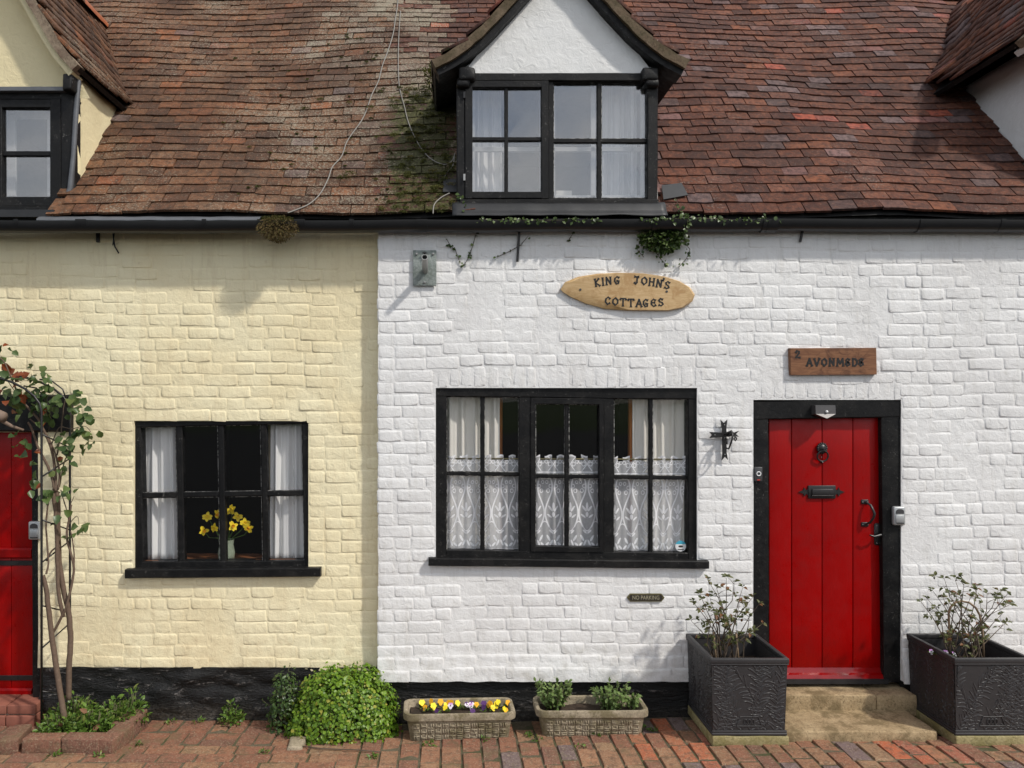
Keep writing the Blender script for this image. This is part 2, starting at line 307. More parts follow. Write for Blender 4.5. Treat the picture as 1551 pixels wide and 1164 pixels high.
def lace():
    m, nt, b = new_mat('lace'); uv = nd(nt, 'ShaderNodeUVMap').outputs[0]     # U in motif widths, V in metres from the bottom hem
    s = nd(nt, 'ShaderNodeSeparateXYZ', {0: uv}); U, Vv = s.outputs[0], s.outputs[1]
    fx = math_(nt, 'SUBTRACT', math_(nt, 'FRACT', U), 0.5)
    ax = math_(nt, 'ABSOLUTE', fx)
    def ell(cx, cy, rx, ry, rot=0.0, mirror=True):
        x = math_(nt, 'SUBTRACT', ax if mirror else fx, cx); y = math_(nt, 'SUBTRACT', Vv, cy)
        x = math_(nt, 'MULTIPLY', x, 0.13)
        c, sn = math.cos(rot), math.sin(rot)
        xr = math_(nt, 'ADD', math_(nt, 'MULTIPLY', x, c), math_(nt, 'MULTIPLY', y, sn))
        yr = math_(nt, 'SUBTRACT', math_(nt, 'MULTIPLY', y, c), math_(nt, 'MULTIPLY', x, sn))
        d = math_(nt, 'ADD', math_(nt, 'POWER', math_(nt, 'DIVIDE', math_(nt, 'ABSOLUTE', xr), rx), 2.0), math_(nt, 'POWER', math_(nt, 'DIVIDE', math_(nt, 'ABSOLUTE', yr), ry), 2.0))
        return d
    def fill(d, soft=0.25): return smooth(nt, d, 1.0, 1.0 - soft)
    def ringd(d, w): return smooth(nt, math_(nt, 'ABSOLUTE', math_(nt, 'SUBTRACT', d, 1.0)), w * 1.3, w * 0.7)
    mots = []
    for cx, cy, rx, ry, rot in [(0.0, 0.275, 0.010, 0.030, 0), (0.16, 0.262, 0.008, 0.026, -0.7), (0.0, 0.225, 0.012, 0.018, 0), (0.22, 0.215, 0.007, 0.022, -1.0),
                                (0.28, 0.075, 0.009, 0.026, -0.6), (0.12, 0.045, 0.008, 0.024, 0.5), (0.36, 0.035, 0.008, 0.020, 0.9), (0.13, 0.115, 0.007, 0.020, -0.9)]:
        mots.append(fill(ell(cx, cy, rx, ry, rot)))
    for cx, cy, r in [(0.3, 0.375, 0.012), (0.16, 0.405, 0.012), (0.38, 0.430, 0.010), (0.2, 0.545, 0.013), (0.40, 0.560, 0.011)]:
        mots.append(ringd(ell(cx, cy, r, r), 0.5))
    # the ogee ribs and the scalloped borders
    og = math_(nt, 'ADD', 0.27, math_(nt, 'MULTIPLY', 0.2, math_(nt, 'COSINE', math_(nt, 'MULTIPLY', math_(nt, 'SUBTRACT', Vv, 0.235), 2 * math.pi / 0.33))))
    lim = math_(nt, 'MULTIPLY', smooth(nt, Vv, 0.13, 0.15), smooth(nt, Vv, 0.48, 0.45))
    mots.append(math_(nt, 'MULTIPLY', lim, smooth(nt, math_(nt, 'ABSOLUTE', math_(nt, 'SUBTRACT', ax, og)), 0.060, 0.040)))
    sc = math_(nt, 'ADD', 0.14, math_(nt, 'MULTIPLY', 0.03, math_(nt, 'COSINE', math_(nt, 'MULTIPLY', ax, 2 * math.pi))))
    mots.append(smooth(nt, math_(nt, 'ABSOLUTE', math_(nt, 'SUBTRACT', Vv, math_(nt, 'SUBTRACT', 0.29, sc))), 0.006, 0.003))
    cross = math_(nt, 'ABSOLUTE', math_(nt, 'SUBTRACT', ax, math_(nt, 'MULTIPLY', math_(nt, 'ABSOLUTE', math_(nt, 'SUBTRACT', Vv, 0.545)), 6.5)))
    mots.append(math_(nt, 'MULTIPLY', smooth(nt, Vv, 0.495, 0.505), smooth(nt, cross, 0.05, 0.025)))
    mots.append(smooth(nt, math_(nt, 'ABSOLUTE', math_(nt, 'SUBTRACT', Vv, 0.493)), 0.006, 0.003))
    mots.append(smooth(nt, Vv, 0.585, 0.592)); mots.append(smooth(nt, Vv, 0.010, 0.006))
    a = mots[0]
    for q in mots[1:]: a = math_(nt, 'MAXIMUM', a, q)
    net = noise(nt, pos(nt), 120, 2); a = math_(nt, 'MAXIMUM', a, math_(nt, 'ADD', 0.38, math_(nt, 'MULTIPLY', net, 0.2)))
    a = math_(nt, 'MULTIPLY', a, 0.97, clamp=True)
    setc(nt, b, (0.97, 0.97, 0.99), 0.9, 0.1)
    tl = nd(nt, 'ShaderNodeBsdfTranslucent', {'Color': (0.8, 0.8, 0.82, 1)})
    m1 = nd(nt, 'ShaderNodeMixShader', {0: 0.08, 1: b.outputs[0], 2: tl.outputs[0]})
    tr = nd(nt, 'ShaderNodeBsdfTransparent')
    ms = nd(nt, 'ShaderNodeMixShader', {0: a, 1: tr.outputs[0], 2: m1.outputs[0]})
    nt.links.new(ms.outputs[0], nt.nodes['Material Output'].inputs[0]); M['lace'] = m
lace()

# ------------------------------------------------------------------ mesh helpers
def P(u, v, y=0.0):
    """photo point on the upright plane at depth y"""
    k = (D + y) / F; return V(((u - XV) * k, y, CZ - (v - YV) * k))
def XU(u, y=0.0): return (u - XV) * (D + y) / F
def ZV(v, y=0.0): return CZ - (v - YV) * (D + y) / F
def ease(x, a, b):
    t = max(0.0, min(1.0, (x - a) / (b - a))); return t * t * (3 - 2 * t)
def rpick(): return (rnd.random(), rnd.random(), rnd.random())

class MB:
    def __init__(s): s.v = []; s.f = []; s.t = []; s.uv = {}
    def add(s, verts, faces, t=None):
        o = len(s.v); s.v += [tuple(p) for p in verts]
        s.f += [tuple(i + o for i in f) for f in faces]; s.t += [t] * len(faces); return o
    def box(s, x0, x1, y0, y1, z0, z1, t=None, mat=None):
        vs = [V((x, y, z)) for z in (z0, z1) for y in (y0, y1) for x in (x0, x1)]
        if mat is not None: vs = [mat @ p for p in vs]
        s.add(vs, [(0, 2, 3, 1), (4, 5, 7, 6), (0, 1, 5, 4), (2, 6, 7, 3), (0, 4, 6, 2), (1, 3, 7, 5)], t)
    def rbox(s, lo, hi, r=0.01, n=(2, 2, 2), jit=0.0, freq=12.0, mat=None, t=None, seed=0.0):
        """box with rounded edges and an uneven surface"""
        lo, hi = V(lo), V(hi); L = []
        for a in range(3):
            r_ = min(r, (hi[a] - lo[a]) * 0.45); A, B = lo[a], hi[a]
            inner = [A + r_ + (B - A - 2 * r_) * i / n[a] for i in range(n[a] + 1)]
            L.append([A, A + 0.3 * r_] + inner + [B - 0.3 * r_, B])
        ids = {}; vs = []; fs = []
        def vid(i, j, k):
            key = (i, j, k)
            if key not in ids:
                p = V((L[0][i], L[1][j], L[2][k]))
                q = V([max(lo[a] + min(r, (hi[a] - lo[a]) * .45), min(hi[a] - min(r, (hi[a] - lo[a]) * .45), p[a])) for a in range(3)])
                d = p - q
                if d.length > 1e-9:
                    rr = min(r, min((hi[a] - lo[a]) * .45 for a in range(3))); p = q + d.normalized() * max(abs(d.x), abs(d.y), abs(d.z), rr if sum(abs(c) > 1e-9 for c in d) > 1 else 0)
                    if sum(abs(c) > 1e-9 for c in d) > 1: p = q + d.normalized() * min(d.length, rr)
                if jit:
                    w = p * freq + V((seed, seed * 1.7, seed * 0.3)); p = p + V((pnoise(w), pnoise(w + V((31, 7, 3))), pnoise(w + V((5, 53, 11))))) * jit
                if mat is not None: p = mat @ p
                ids[key] = len(vs); vs.append(p)
            return ids[key]
        nx, ny, nz_ = (len(l) for l in L)
        for i in range(nx - 1):
            for j in range(ny - 1):
                fs.append((vid(i, j, 0), vid(i, j + 1, 0), vid(i + 1, j + 1, 0), vid(i + 1, j, 0)))
                fs.append((vid(i, j, nz_ - 1), vid(i + 1, j, nz_ - 1), vid(i + 1, j + 1, nz_ - 1), vid(i, j + 1, nz_ - 1)))
        for i in range(nx - 1):
            for k in range(nz_ - 1):
                fs.append((vid(i, 0, k), vid(i + 1, 0, k), vid(i + 1, 0, k + 1), vid(i, 0, k + 1)))
                fs.append((vid(i, ny - 1, k), vid(i, ny - 1, k + 1), vid(i + 1, ny - 1, k + 1), vid(i + 1, ny - 1, k)))
        for j in range(ny - 1):
            for k in range(nz_ - 1):
                fs.append((vid(0, j, k), vid(0, j, k + 1), vid(0, j + 1, k + 1), vid(0, j + 1, k)))
                fs.append((vid(nx - 1, j, k), vid(nx - 1, j + 1, k), vid(nx - 1, j + 1, k + 1), vid(nx - 1, j, k + 1)))
        s.add(vs, fs, t); return s
    def beam(s, p0, p1, w, d, ch=0.004, seg=0, jit=0.0, yax=V((0, 1, 0))):
        """timber from p0 to p1, w across and d deep (p0, p1 lie on the middle of its front face)"""
        p0, p1 = V(p0), V(p1); ax = (p1 - p0).normalized(); side = yax.cross(ax).normalized(); n = seg or max(1, int((p1 - p0).length / 0.12))
        sec = [(-w / 2 + ch, 0), (w / 2 - ch, 0), (w / 2, ch), (w / 2, d), (-w / 2, d), (-w / 2, ch)]
        vs = []; m = len(sec)
        for i in range(n + 1):
            c = p0.lerp(p1, i / n)
            for (a, b) in sec:
                q = c + side * a + yax * b
                if jit:
                    e = q * 9.0; q += side * pnoise(e) * jit + yax * pnoise(e + V((9, 9, 9))) * jit * 0.7
                vs.append(q)
        fs = [(i * m + j, i * m + (j + 1) % m, (i + 1) * m + (j + 1) % m, (i + 1) * m + j) for i in range(n) for j in range(m)]
        fs += [tuple(range(m))[::-1], tuple(n * m + j for j in range(m))]
        s.add(vs, fs); return s
    def tube(s, path, rad, n=6, cap=True, t=None):
        path = [V(p) for p in path]; k = len(path)
        rads = rad if hasattr(rad, '__len__') else [rad] * k
        vs = []; prev = None
        for i, p in enumerate(path):
            d = (path[min(i + 1, k - 1)] - path[max(i - 1, 0)])
            d = d.normalized() if d.length > 1e-9 else V((0, 0, 1))
            if prev is None:
                a = d.orthogonal().normalized()
            else:
                a = prev - d * prev.dot(d); a = a.normalized() if a.length > 1e-6 else d.orthogonal().normalized()
            prev = a; b = d.cross(a)
            for j in range(n):
                an = 2 * math.pi * j / n; vs.append(p + (a * math.cos(an) + b * math.sin(an)) * rads[i])
        fs = [(i * n + j, i * n + (j + 1) % n, (i + 1) * n + (j + 1) % n, (i + 1) * n + j) for i in range(k - 1) for j in range(n)]
        if cap: fs += [tuple(range(n))[::-1], tuple((k - 1) * n + j for j in range(n))]
        s.add(vs, fs, t); return s
    def prism(s, pts, y0, y1, ch=0.0, mat=None):
        """outline of (x, z) points pushed from y0 (front) to y1, chamfered at the front"""
        n = len(pts); c = V((sum(p[0] for p in pts) / n, sum(p[1] for p in pts) / n))
        rings = []
        if ch:
            ins = []
            for (x, z) in pts:
                d = V((x, z)) - c; l = d.length; ins.append(c + d * max(0, (l - ch) / l))
            rings.append([(p[0], y0, p[1]) for p in ins]); rings.append([(p[0], y0 + ch * 0.8, p[1]) for p in pts])
        else: rings.append([(p[0], y0, p[1]) for p in pts])
        rings.append([(p[0], y1, p[1]) for p in pts])
        vs = [V(p) for r_ in rings for p in r_]
        if mat is not None: vs = [mat @ p for p in vs]
        fs = [tuple(range(n))]
        for k in range(len(rings) - 1):
            for j in range(n): fs.append((k * n + (j + 1) % n, k * n + j, (k + 1) * n + j, (k + 1) * n + (j + 1) % n))
        fs.append(tuple((len(rings) - 1) * n + j for j in range(n))[::-1]); s.add(vs, fs); return s
    def lathe(s, prof, c, n=16, axis='z'):
        vs = []
        for (r_, h) in prof:
            for j in range(n):
                a = 2 * math.pi * j / n
                q = V((r_ * math.cos(a), r_ * math.sin(a), h)) if axis == 'z' else V((r_ * math.cos(a), -h, r_ * math.sin(a)))
                vs.append(V(c) + q)
        k = len(prof)
        fs = [(i * n + j, i * n + (j + 1) % n, (i + 1) * n + (j + 1) % n, (i + 1) * n + j) for i in range(k - 1) for j in range(n)]
        fs += [tuple(range(n))[::-1], tuple((k - 1) * n + j for j in range(n))]
        s.add(vs, fs); return s
    def leaf(s, c, d, nrm, l, w, fold=0.25, t=None, droop=0.15):
        d = V(d).normalized(); nrm = V(nrm); nrm = nrm - d * nrm.dot(d); nrm = nrm.normalized() if nrm.length > 1e-6 else d.orthogonal().normalized()
        sd = d.cross(nrm); c = V(c)
        p = [c, c + d * l * .35 + sd * w * .5 + nrm * fold * w, c + d * l * .75 + sd * w * .36 + nrm * (fold * w * .6 - droop * l * .4), c + d * l - nrm * droop * l,
             c + d * l * .75 - sd * w * .36 + nrm * (fold * w * .6 - droop * l * .4), c + d * l * .35 - sd * w * .5 + nrm * fold * w, c + d * l * .45]
        s.add(p, [(0, 1, 6), (1, 2, 6), (2, 3, 6), (3, 4, 6), (4, 5, 6), (5, 0, 6)], t)
    def mesh(s, name, smooth_=True):
        me = bpy.data.meshes.new(name); me.from_pydata(s.v, [], s.f)
        if any(t is not None for t in s.t):
            at = me.color_attributes.new('tint', 'FLOAT_COLOR', 'CORNER'); buf = []
            for f, t in zip(s.f, s.t):
                t = t or (0, 0, 0); buf += [t[0], t[1], t[2], 1.0] * len(f)
            at.data.foreach_set('color', buf)
        if smooth_: me.polygons.foreach_set('use_smooth', [True] * len(me.polygons))
        me.update(); return me
    def build(s, name, mat, parent=None, smooth_=False, auto=None):
        return obj(name, s.mesh(name, smooth_ or auto is not None), mat, parent, auto)

def obj(name, me, mat, parent=None, auto=None):
    m = M[mat] if isinstance(mat, str) else mat
    if m is not None and not me.materials: me.materials.append(m)
    if auto is not None: me.set_sharp_from_angle(angle=R(auto))
    o = bpy.data.objects.new(name, me); COL.objects.link(o); o.color = (0, 0, 0, 1)
    if parent is not None: o.parent = parent
    return o
def tag(o, label=None, cat=None, group=None, kind=None):
    for k, v in (('label', label), ('category', cat), ('group', group), ('kind', kind)):
        if v: o[k] = v
    return o
def empty(name, loc=(0, 0, 0), label=None, cat=None, group=None, parent=None):
    o = bpy.data.objects.new(name, None); COL.objects.link(o); o.location = loc; o.empty_display_size = 0.05
    if parent is not None: o.parent = parent
    return tag(o, label, cat, group)
def world_parent(o, root):
    """parent o (built in world coordinates) to a root that stands somewhere else"""
    o.parent = root; o.matrix_parent_inverse = Matrix.Translation(root.location).inverted()
    return o
def tone(o, t): o.color = (t[0], t[1], t[2], 1); return o

plain('lamp_metal', (0.085, 0.080, 0.080), 0.35, 0.3, 0.15)
plain('pale_brass', (0.34, 0.31, 0.21), 0.5, 0.0, 0.2)

# ================================================================== ground
def g(x, y): return 0.05 * ease(x, -0.5, 2.0) + 0.08 * max(0.0, min(0.6, -y))
def sheet(name, x0, x1, y0, y1, zf, mat, nx=1, ny=1):
    b = MB(); xs = [x0 + (x1 - x0) * i / nx for i in range(nx + 1)]; ys = [y0 + (y1 - y0) * j / ny for j in range(ny + 1)]
    b.add([V((x, y, zf(x, y))) for y in ys for x in xs], [(j * (nx + 1) + i, j * (nx + 1) + i + 1, (j + 1) * (nx + 1) + i + 1, (j + 1) * (nx + 1) + i) for j in range(ny) for i in range(nx)])
    return tag(b.build(name, mat, None, True), kind='structure')
sheet('ground', -400, 400, -400, 400, lambda x, y: -0.16, 'verge_grass')
sheet('road', -60, 60, -45, -1.58, lambda x, y: -0.10, 'asphalt')  # unseen; made this deep so the lower panes reflect dark asphalt
sheet('grass_bank', -60, 60, -120, -45, lambda x, y: -0.12 + 0.5 * ease(-y, 45, 50), 'verge_grass', 1, 24)
kerb = MB()
for i in range(-9, 10): kerb.rbox((i * 0.92, -1.60, -0.14), (i * 0.92 + 0.912, -1.46, 0.062), 0.012, (1, 1, 1), 0.004)
tag(kerb.build('kerb', 'step_stone', None, True, 40), kind='structure')
pavement = sheet('pavement', -6, 8, -1.47, 0.16, lambda x, y: g(x, y) - 0.007 + 0.004 * pnoise(V((x * 6, y * 6, 1))), 'bedding_sand', 120, 24)

class Pieces:
    """like pieces of one thing: the largest in view become single objects that share meshes, the rest one joined part"""
    def __init__(s, name, mat, parent): s.name, s.mat, s.parent, s.items = name, mat, parent, []
    def add(s, mb, mtx, t, size, mat=None): s.items.append((mb, mtx, t, size, mat or s.mat))
    def finish(s, limit=300, rest=None):
        def seen(it):
            c = it[1].translation; k = F / (D + c.y); u, v = XV + c.x * k, YV - (c.z - CZ) * k
            return -20 < u < 1571 and -20 < v < 1184
        order = sorted(s.items, key=lambda it: (-(it[3] if seen(it) else -1)))
        cache = {}
        for mb, mtx, t, size, mat in order[:limit]:
            key = (id(mb), mat)
            if key not in cache:
                me = mb.mesh(s.name); me.materials.append(M[mat]); me.set_sharp_from_angle(angle=R(50)); cache[key] = me
            o = bpy.data.objects.new(s.name, cache[key]); COL.objects.link(o); o.parent = s.parent; o.matrix_basis = mtx; tone(o, t)
        left = order[limit:]
        for mat in sorted(set(it[4] for it in left)):
            b = MB()
            for mb, mtx, t, size, m_ in left:
                if m_ == mat: b.add([mtx @ V(p) for p in mb.v], mb.f, t)
            o = b.build(rest or s.name + '_field', mat, s.parent, True, 50); tag(o, kind='stuff')

# ------------------------------------------------------------------ brick paving
def paver_variants(n):
    out = []
    for k in range(n):
        b = MB(); c = 0.5; j = lambda a: rnd.uniform(-a, a)
        # unit brick: top at z = 0, worn arris
        ring = [(-c, -c), (0, -c), (c, -c), (c, c), (0, c), (-c, c)]
        o = [(x * (1 + j(.03)), y * (1 + j(.03))) for x, y in ring]
        v = [V((x, y, -1.0)) for x, y in o] + [V((x, y, -0.14 + j(.04))) for x, y in o] + [V((x * 0.92, y * 0.88, j(.05))) for x, y in o]
        f = [(i, (i + 1) % 6, 6 + (i + 1) % 6, 6 + i) for i in range(6)] + [(6 + i, 6 + (i + 1) % 6, 12 + (i + 1) % 6, 12 + i) for i in range(6)] + [(12, 13, 16, 17), (13, 14, 15, 16)]
        b.add(v, f); out.append(b)
    return out
PAV = paver_variants(8)
pv = Pieces('paver', 'paver_brick', pavement)
def pave(xc, yc, lx, ly, t, lift=0.0):
    if lx < 0.02 or ly < 0.02: return
    z = g(xc, yc) + rnd.uniform(-0.003, 0.004) + lift
    rot = Matrix.Rotation(rnd.uniform(-.02, .02), 4, 'Z') @ Matrix.Rotation(rnd.uniform(-.012, .012) + 0.0, 4, 'X') @ Matrix.Rotation(rnd.uniform(-.015, .015), 4, 'Y')
    m = Matrix.Translation((xc, yc, z)) @ rot @ Matrix.Diagonal((lx, ly, 0.05, 1))
    pv.add(rnd.choice(PAV), m, t, lx * ly * (1 + 0.3 * (yc < -0.05)))
BL, BW = 0.215, 0.104
# basket weave in front of the yellow cottage
x = -4.2; i = 0
while x < -0.80:
    for j, y0 in enumerate((0.06, -0.165)):
        tt = lambda: (rnd.choice((rnd.uniform(0.0, 0.35), rnd.uniform(0.1, 0.55))), rnd.random() * .6, 0)
        yc = y0 - 0.1075
        if (i + j) % 2:
            pave(x + 0.1075, yc + 0.055, BL - .006, BW - .004, tt()); pave(x + 0.1075, yc - 0.055, BL - .006, BW - .004, tt())
        else:
            pave(x + 0.053, yc, BW - .004, BL - .006, tt()); pave(x + 0.163, yc, BW - .004, BL - .006, tt())
    x += 0.222; i += 1
x = -4.2
while x < -0.80:                                     # border course along the front
    L = BL if rnd.random() < .6 else BW
    pave(x + L / 2, -0.385 - 0.06, L - .006, 0.112, (rnd.uniform(.2, .8), rnd.random(), 0)); x += L + .003
for r_ in range(8):
    x = -4.2 + rnd.random() * .1; yc = -0.505 - 0.056 - r_ * 0.112
    while x < -0.80: pave(x + BL / 2, yc, BL - .006, BW - .004, (rnd.uniform(.1, .8), rnd.random(), 0)); x += BL + .004
# courses square to the wall from there to the right
x = -0.765; c = 0
while x < 5.6:
    w = rnd.choice((0.098, 0.106, 0.112, 0.118)); y = 0.04 - rnd.random() * 0.2
    redzone = 1.1 < x < 1.62 or 2.3 < x < 2.95
    while y > -1.42:
        L = rnd.choice((0.205, 0.215, 0.225, 0.215, 0.11))
        if -0.8 < x < -0.45: L = rnd.choice((0.10, 0.15, 0.21))
        t = rnd.choice((rnd.uniform(.25, .6), rnd.uniform(.5, .82), rnd.uniform(.0, .4)))
        if redzone and rnd.random() < .6: t = rnd.uniform(.82, .94)
        if rnd.random() < .08: t = 1.0
        pave(x + w / 2, y - L / 2, w - .004, L - .006, (t, rnd.random(), 0)); y -= L + .008
    x += w + .006; c += 1
pv.finish(300, 'paver_field')

# ================================================================== the two cottages
yellow = empty('yellow_cottage', (-2.6, 0.09, 0), 'cream yellow painted brick cottage with brown tiled roof and black plinth', 'cottage')
white = empty('white_cottage', (1.6, 0.0, 0.03), 'white painted brick cottage with red door and black framed windows', 'cottage')
YW = 0.09                                            # the yellow wall stands back from the white one
def part(o, root): return world_parent(o, root)
def sub(name, root): return world_parent(empty(name), root)

BRK = {}
def brick_mb(w, h, proud):
    """thickly painted brick: fades into the joint above, a small crisp drop to the joint below"""
    b = MB(); c = 0.007; j = lambda a: rnd.uniform(-a, a); X, Z = w / 2, h / 2
    o = [(-X + c, -Z), (X * j(.35), -Z), (X - c, -Z), (X, -Z + c), (X, Z - c), (X - c, Z), (X * j(.3), Z), (-X + c, Z), (-X, Z - c), (-X, -Z + c)]
    o = [(x + j(.0030), z + j(.0026)) for x, z in o]; n = 10
    def ins(dt, db, ds): return [(x - math.copysign(min(ds, abs(x)), x) * (1 if abs(x) > X * .8 else 0), z - (dt if z > Z * .6 else (-db if z < -Z * .6 else 0))) for x, z in o]
    ds = rnd.uniform(.002, .007)
    r1, r2 = ins(rnd.uniform(.005, .009), rnd.uniform(.0012, .0035), ds), ins(rnd.uniform(.016, .022), rnd.uniform(.008, .012), ds + rnd.uniform(.006, .012))
    v = [V((x, 0.003, z)) for x, z in o] + [V((x, -proud * (.45 if z > Z * .6 else .85) + j(.0006), z)) for x, z in r1] + [V((x, -proud + j(.0007), z)) for x, z in r2]
    f = [(k * n + i, k * n + (i + 1) % n, (k + 1) * n + (i + 1) % n, (k + 1) * n + i) for k in range(2) for i in range(n)] + [tuple(2 * n + i for i in range(n))]
    b.add(v, f); return b
BRICKS = {}
for L in (0.050, 0.065, 0.08, 0.092, 0.105, 0.12, 0.14, 0.16, 0.18, 0.20, 0.215, 0.23):
    BRICKS[L] = [brick_mb(L, 0.0772, pr) for pr in (.0015, .0023, .0029, .0038, .0026, .0020)]
SOLD = [brick_mb(0.064, 0.135, pr) for pr in (.0022, .0029, .0036)]
CH = 0.079
def wall(root, name, x0, x1, z0, z1, yw, holes, soldiers, mat, wave, amp, grid=0.03, foot=0.0):
    # holes: (xa, xb, za, zb)
    def lines(a, b, extra):
        n = int((b - a) / grid); l = [a + (b - a) * i / n for i in range(n + 1)]
        for e in extra:
            if a < e < b:
                k = min(range(len(l)), key=lambda q: abs(l[q] - e)); l[k] = e
        return l
    xs = lines(x0, x1, [h[0] for h in holes] + [h[1] for h in holes]); zs = lines(z0, z1, [h[2] for h in holes] + [h[3] for h in holes])
    def yy(x, z):
        q = V((x, z, yw * 7)); e = pnoise(q * 7) * 0.0012  + pnoise(q * 1.3) * amp - .0005 + pnoise(q * 21) * .0011
        if foot: e -= foot * ease(z, z0 + 0.25, z0)
        return yw + e
    inside = lambda x, z: any(h[0] < x < h[1] and h[2] < z < h[3] for h in holes)
    b = MB(); ids = {}
    def vid(i, k, back=0):
        if (i, k, back) not in ids:
            ids[(i, k, back)] = len(b.v); x, z = xs[i], zs[k]
            b.v.append((x + (0.010 * pnoise(V((z * 9, 3, yw))) if i in (0,) else 0), yy(x, z) + back * 0.09, z + (0.008 * pnoise(V((x * 9, 1, yw))) if k == 0 else 0)))
        return ids[(i, k, back)]
    nx, nz_ = len(xs) - 1, len(zs) - 1
    solid = [[not inside((xs[i] + xs[i + 1]) / 2, (zs[k] + zs[k + 1]) / 2) for k in range(nz_)] for i in range(nx)]
    sd = lambda i, k: 0 <= i < nx and 0 <= k < nz_ and solid[i][k]
    for i in range(nx):
        for k in range(nz_):
            if not solid[i][k]: continue
            b.f.append((vid(i, k), vid(i + 1, k), vid(i + 1, k + 1), vid(i, k + 1))); b.t.append(None)
            for (di, dk, a, c_) in ((-1, 0, (i, k + 1), (i, k)), (1, 0, (i + 1, k), (i + 1, k + 1)), (0, -1, (i, k), (i + 1, k)), (0, 1, (i + 1, k + 1), (i, k + 1))):
                if not sd(i + di, k + dk):
                    b.f.append((vid(*c_), vid(*a), vid(*a, 1), vid(*c_, 1))); b.t.append(None)
    w = part(b.build(name, mat, None, True, 55), root)
    pc = Pieces('brick', mat, w)
    block = [(h[0] - 0.004, h[1] + 0.004, h[2], h[3]) for h in holes] + soldiers
    k = 0; z = z0
    while z < z1 - 0.02:
        h = CH; zc = z + h / 2; x = x0
        spans = [(x0, x1)]
        for (xa, xb, za, zb) in block:
            if min(zb, z + h) - max(za, z) > 0.35 * h:
                ns = []
                for (a, c_) in spans:
                    if xb <= a or xa >= c_: ns.append((a, c_)); continue
                    if xa - a > 0.03: ns.append((a, xa))
                    if c_ - xb > 0.03: ns.append((xb, c_))
                spans = ns
        for (a, c_) in spans:
            x = a + (rnd.uniform(-.010, .004) if a == x0 else 0.0); first = True
            while x < c_ - 0.03:
                L = rnd.choice((0.215, 0.215, 0.23, 0.20, 0.105, 0.105, 0.16))
                if first and k % 2: L = 0.105
                first = False
                if x + L > c_ - 0.06: L = c_ - x
                Lq = min(BRICKS, key=lambda q: abs(q - L)) if L < 0.26 else 0.23
                xc = x + L / 2
                zz = zc + wave(xc) + 0.005 * pnoise(V((xc * 2.2, k * .4, 8))) + rnd.uniform(-.002, .002)
                if zz + h / 2 < z1 + .03:
                    m = Matrix.Translation((xc, yy(xc, zz) + 0.0002 + 0.0050 * max(0, pnoise(V((xc * 2.4, zz * 2.4, 3)))), zz)) @ Matrix.Rotation(rnd.uniform(-.013, .013), 4, 'Y') @ Matrix.Rotation(rnd.uniform(-.013, .013), 4, 'X') @ Matrix.Rotation(rnd.uniform(-.008, .008), 4, 'Z') @ Matrix.Diagonal((L / Lq if L < .26 else 1, 1, h / CH, 1))
                    pc.add(rnd.choice(BRICKS[Lq]), m, (0, 0, 0), L * h)
                x += L + 0.004
        z += h; k += 1
    for (xa, xb, za, zb) in soldiers:
        x = xa + .03
        while x < xb - .03:
            wd = rnd.uniform(.06, .085); zc = (za + zb) / 2 + rnd.uniform(-.006, .006)
            m = Matrix.Translation((x + wd / 2, yy(x, zc) + .002, zc)) @ Matrix.Rotation(rnd.uniform(-.05, .05), 4, 'Y') @ Matrix.Diagonal((wd / .064, 1, (zb - za - .008) / .135, 1))
            pc.add(rnd.choice(SOLD), m, (0, 0, 0), .02); x += wd + .008
    pc.finish(300, 'brick_field'); return w, yy

WX0 = XU(573)                                        # the corner where the white wall steps forward
ZP_W, ZP_Y = 0.285, ZV(1011, YW)
win_w = (XU(660), XU(1056), ZV(856), ZV(588))
door_w = (XU(1141), XU(1365), 0.16, ZV(606))
win_y = (XU(203, YW), XU(467, YW), ZV(866, YW), ZV(638, YW))
door_y = (-3.66, XU(58, YW), 0.12, ZV(655, YW))
wave_w = lambda x: 0.016 * math.sin(x * 1.3 + .6) + 0.007 * math.sin(x * 3.9) + 0.004 * math.sin(x * 9.1)
wave_y = lambda x: 0.014 * math.sin(x * 1.5) + 0.007 * math.sin(x * 4.3 + 1) + 0.004 * math.sin(x * 9.7) - 0.012 * (x + 1.5) * .3
wallW, yyW = wall(white, 'wall', WX0, 5.6, ZP_W, 3.31, 0.0, [win_w, door_w],
     [(win_w[0] - .02, win_w[1] + .02, win_w[3] + .002, win_w[3] + .150), (door_w[0] + .02, door_w[1] - .01, door_w[3] + .002, door_w[3] + .137)], 'white_paint', wave_w, 0.006, foot=0.022)
wallY, yyY = wall(yellow, 'wall', -4.6, WX0 + 0.06, ZP_Y, 3.31, YW, [win_y, door_y], [], 'yellow_paint', wave_y, 0.006, foot=0.008)
b = MB(); b.box(WX0 - .002, WX0 + .10, 0.02, 0.30, 0.30, 3.30); part(b.build('corner_pier', 'white_paint'), white)

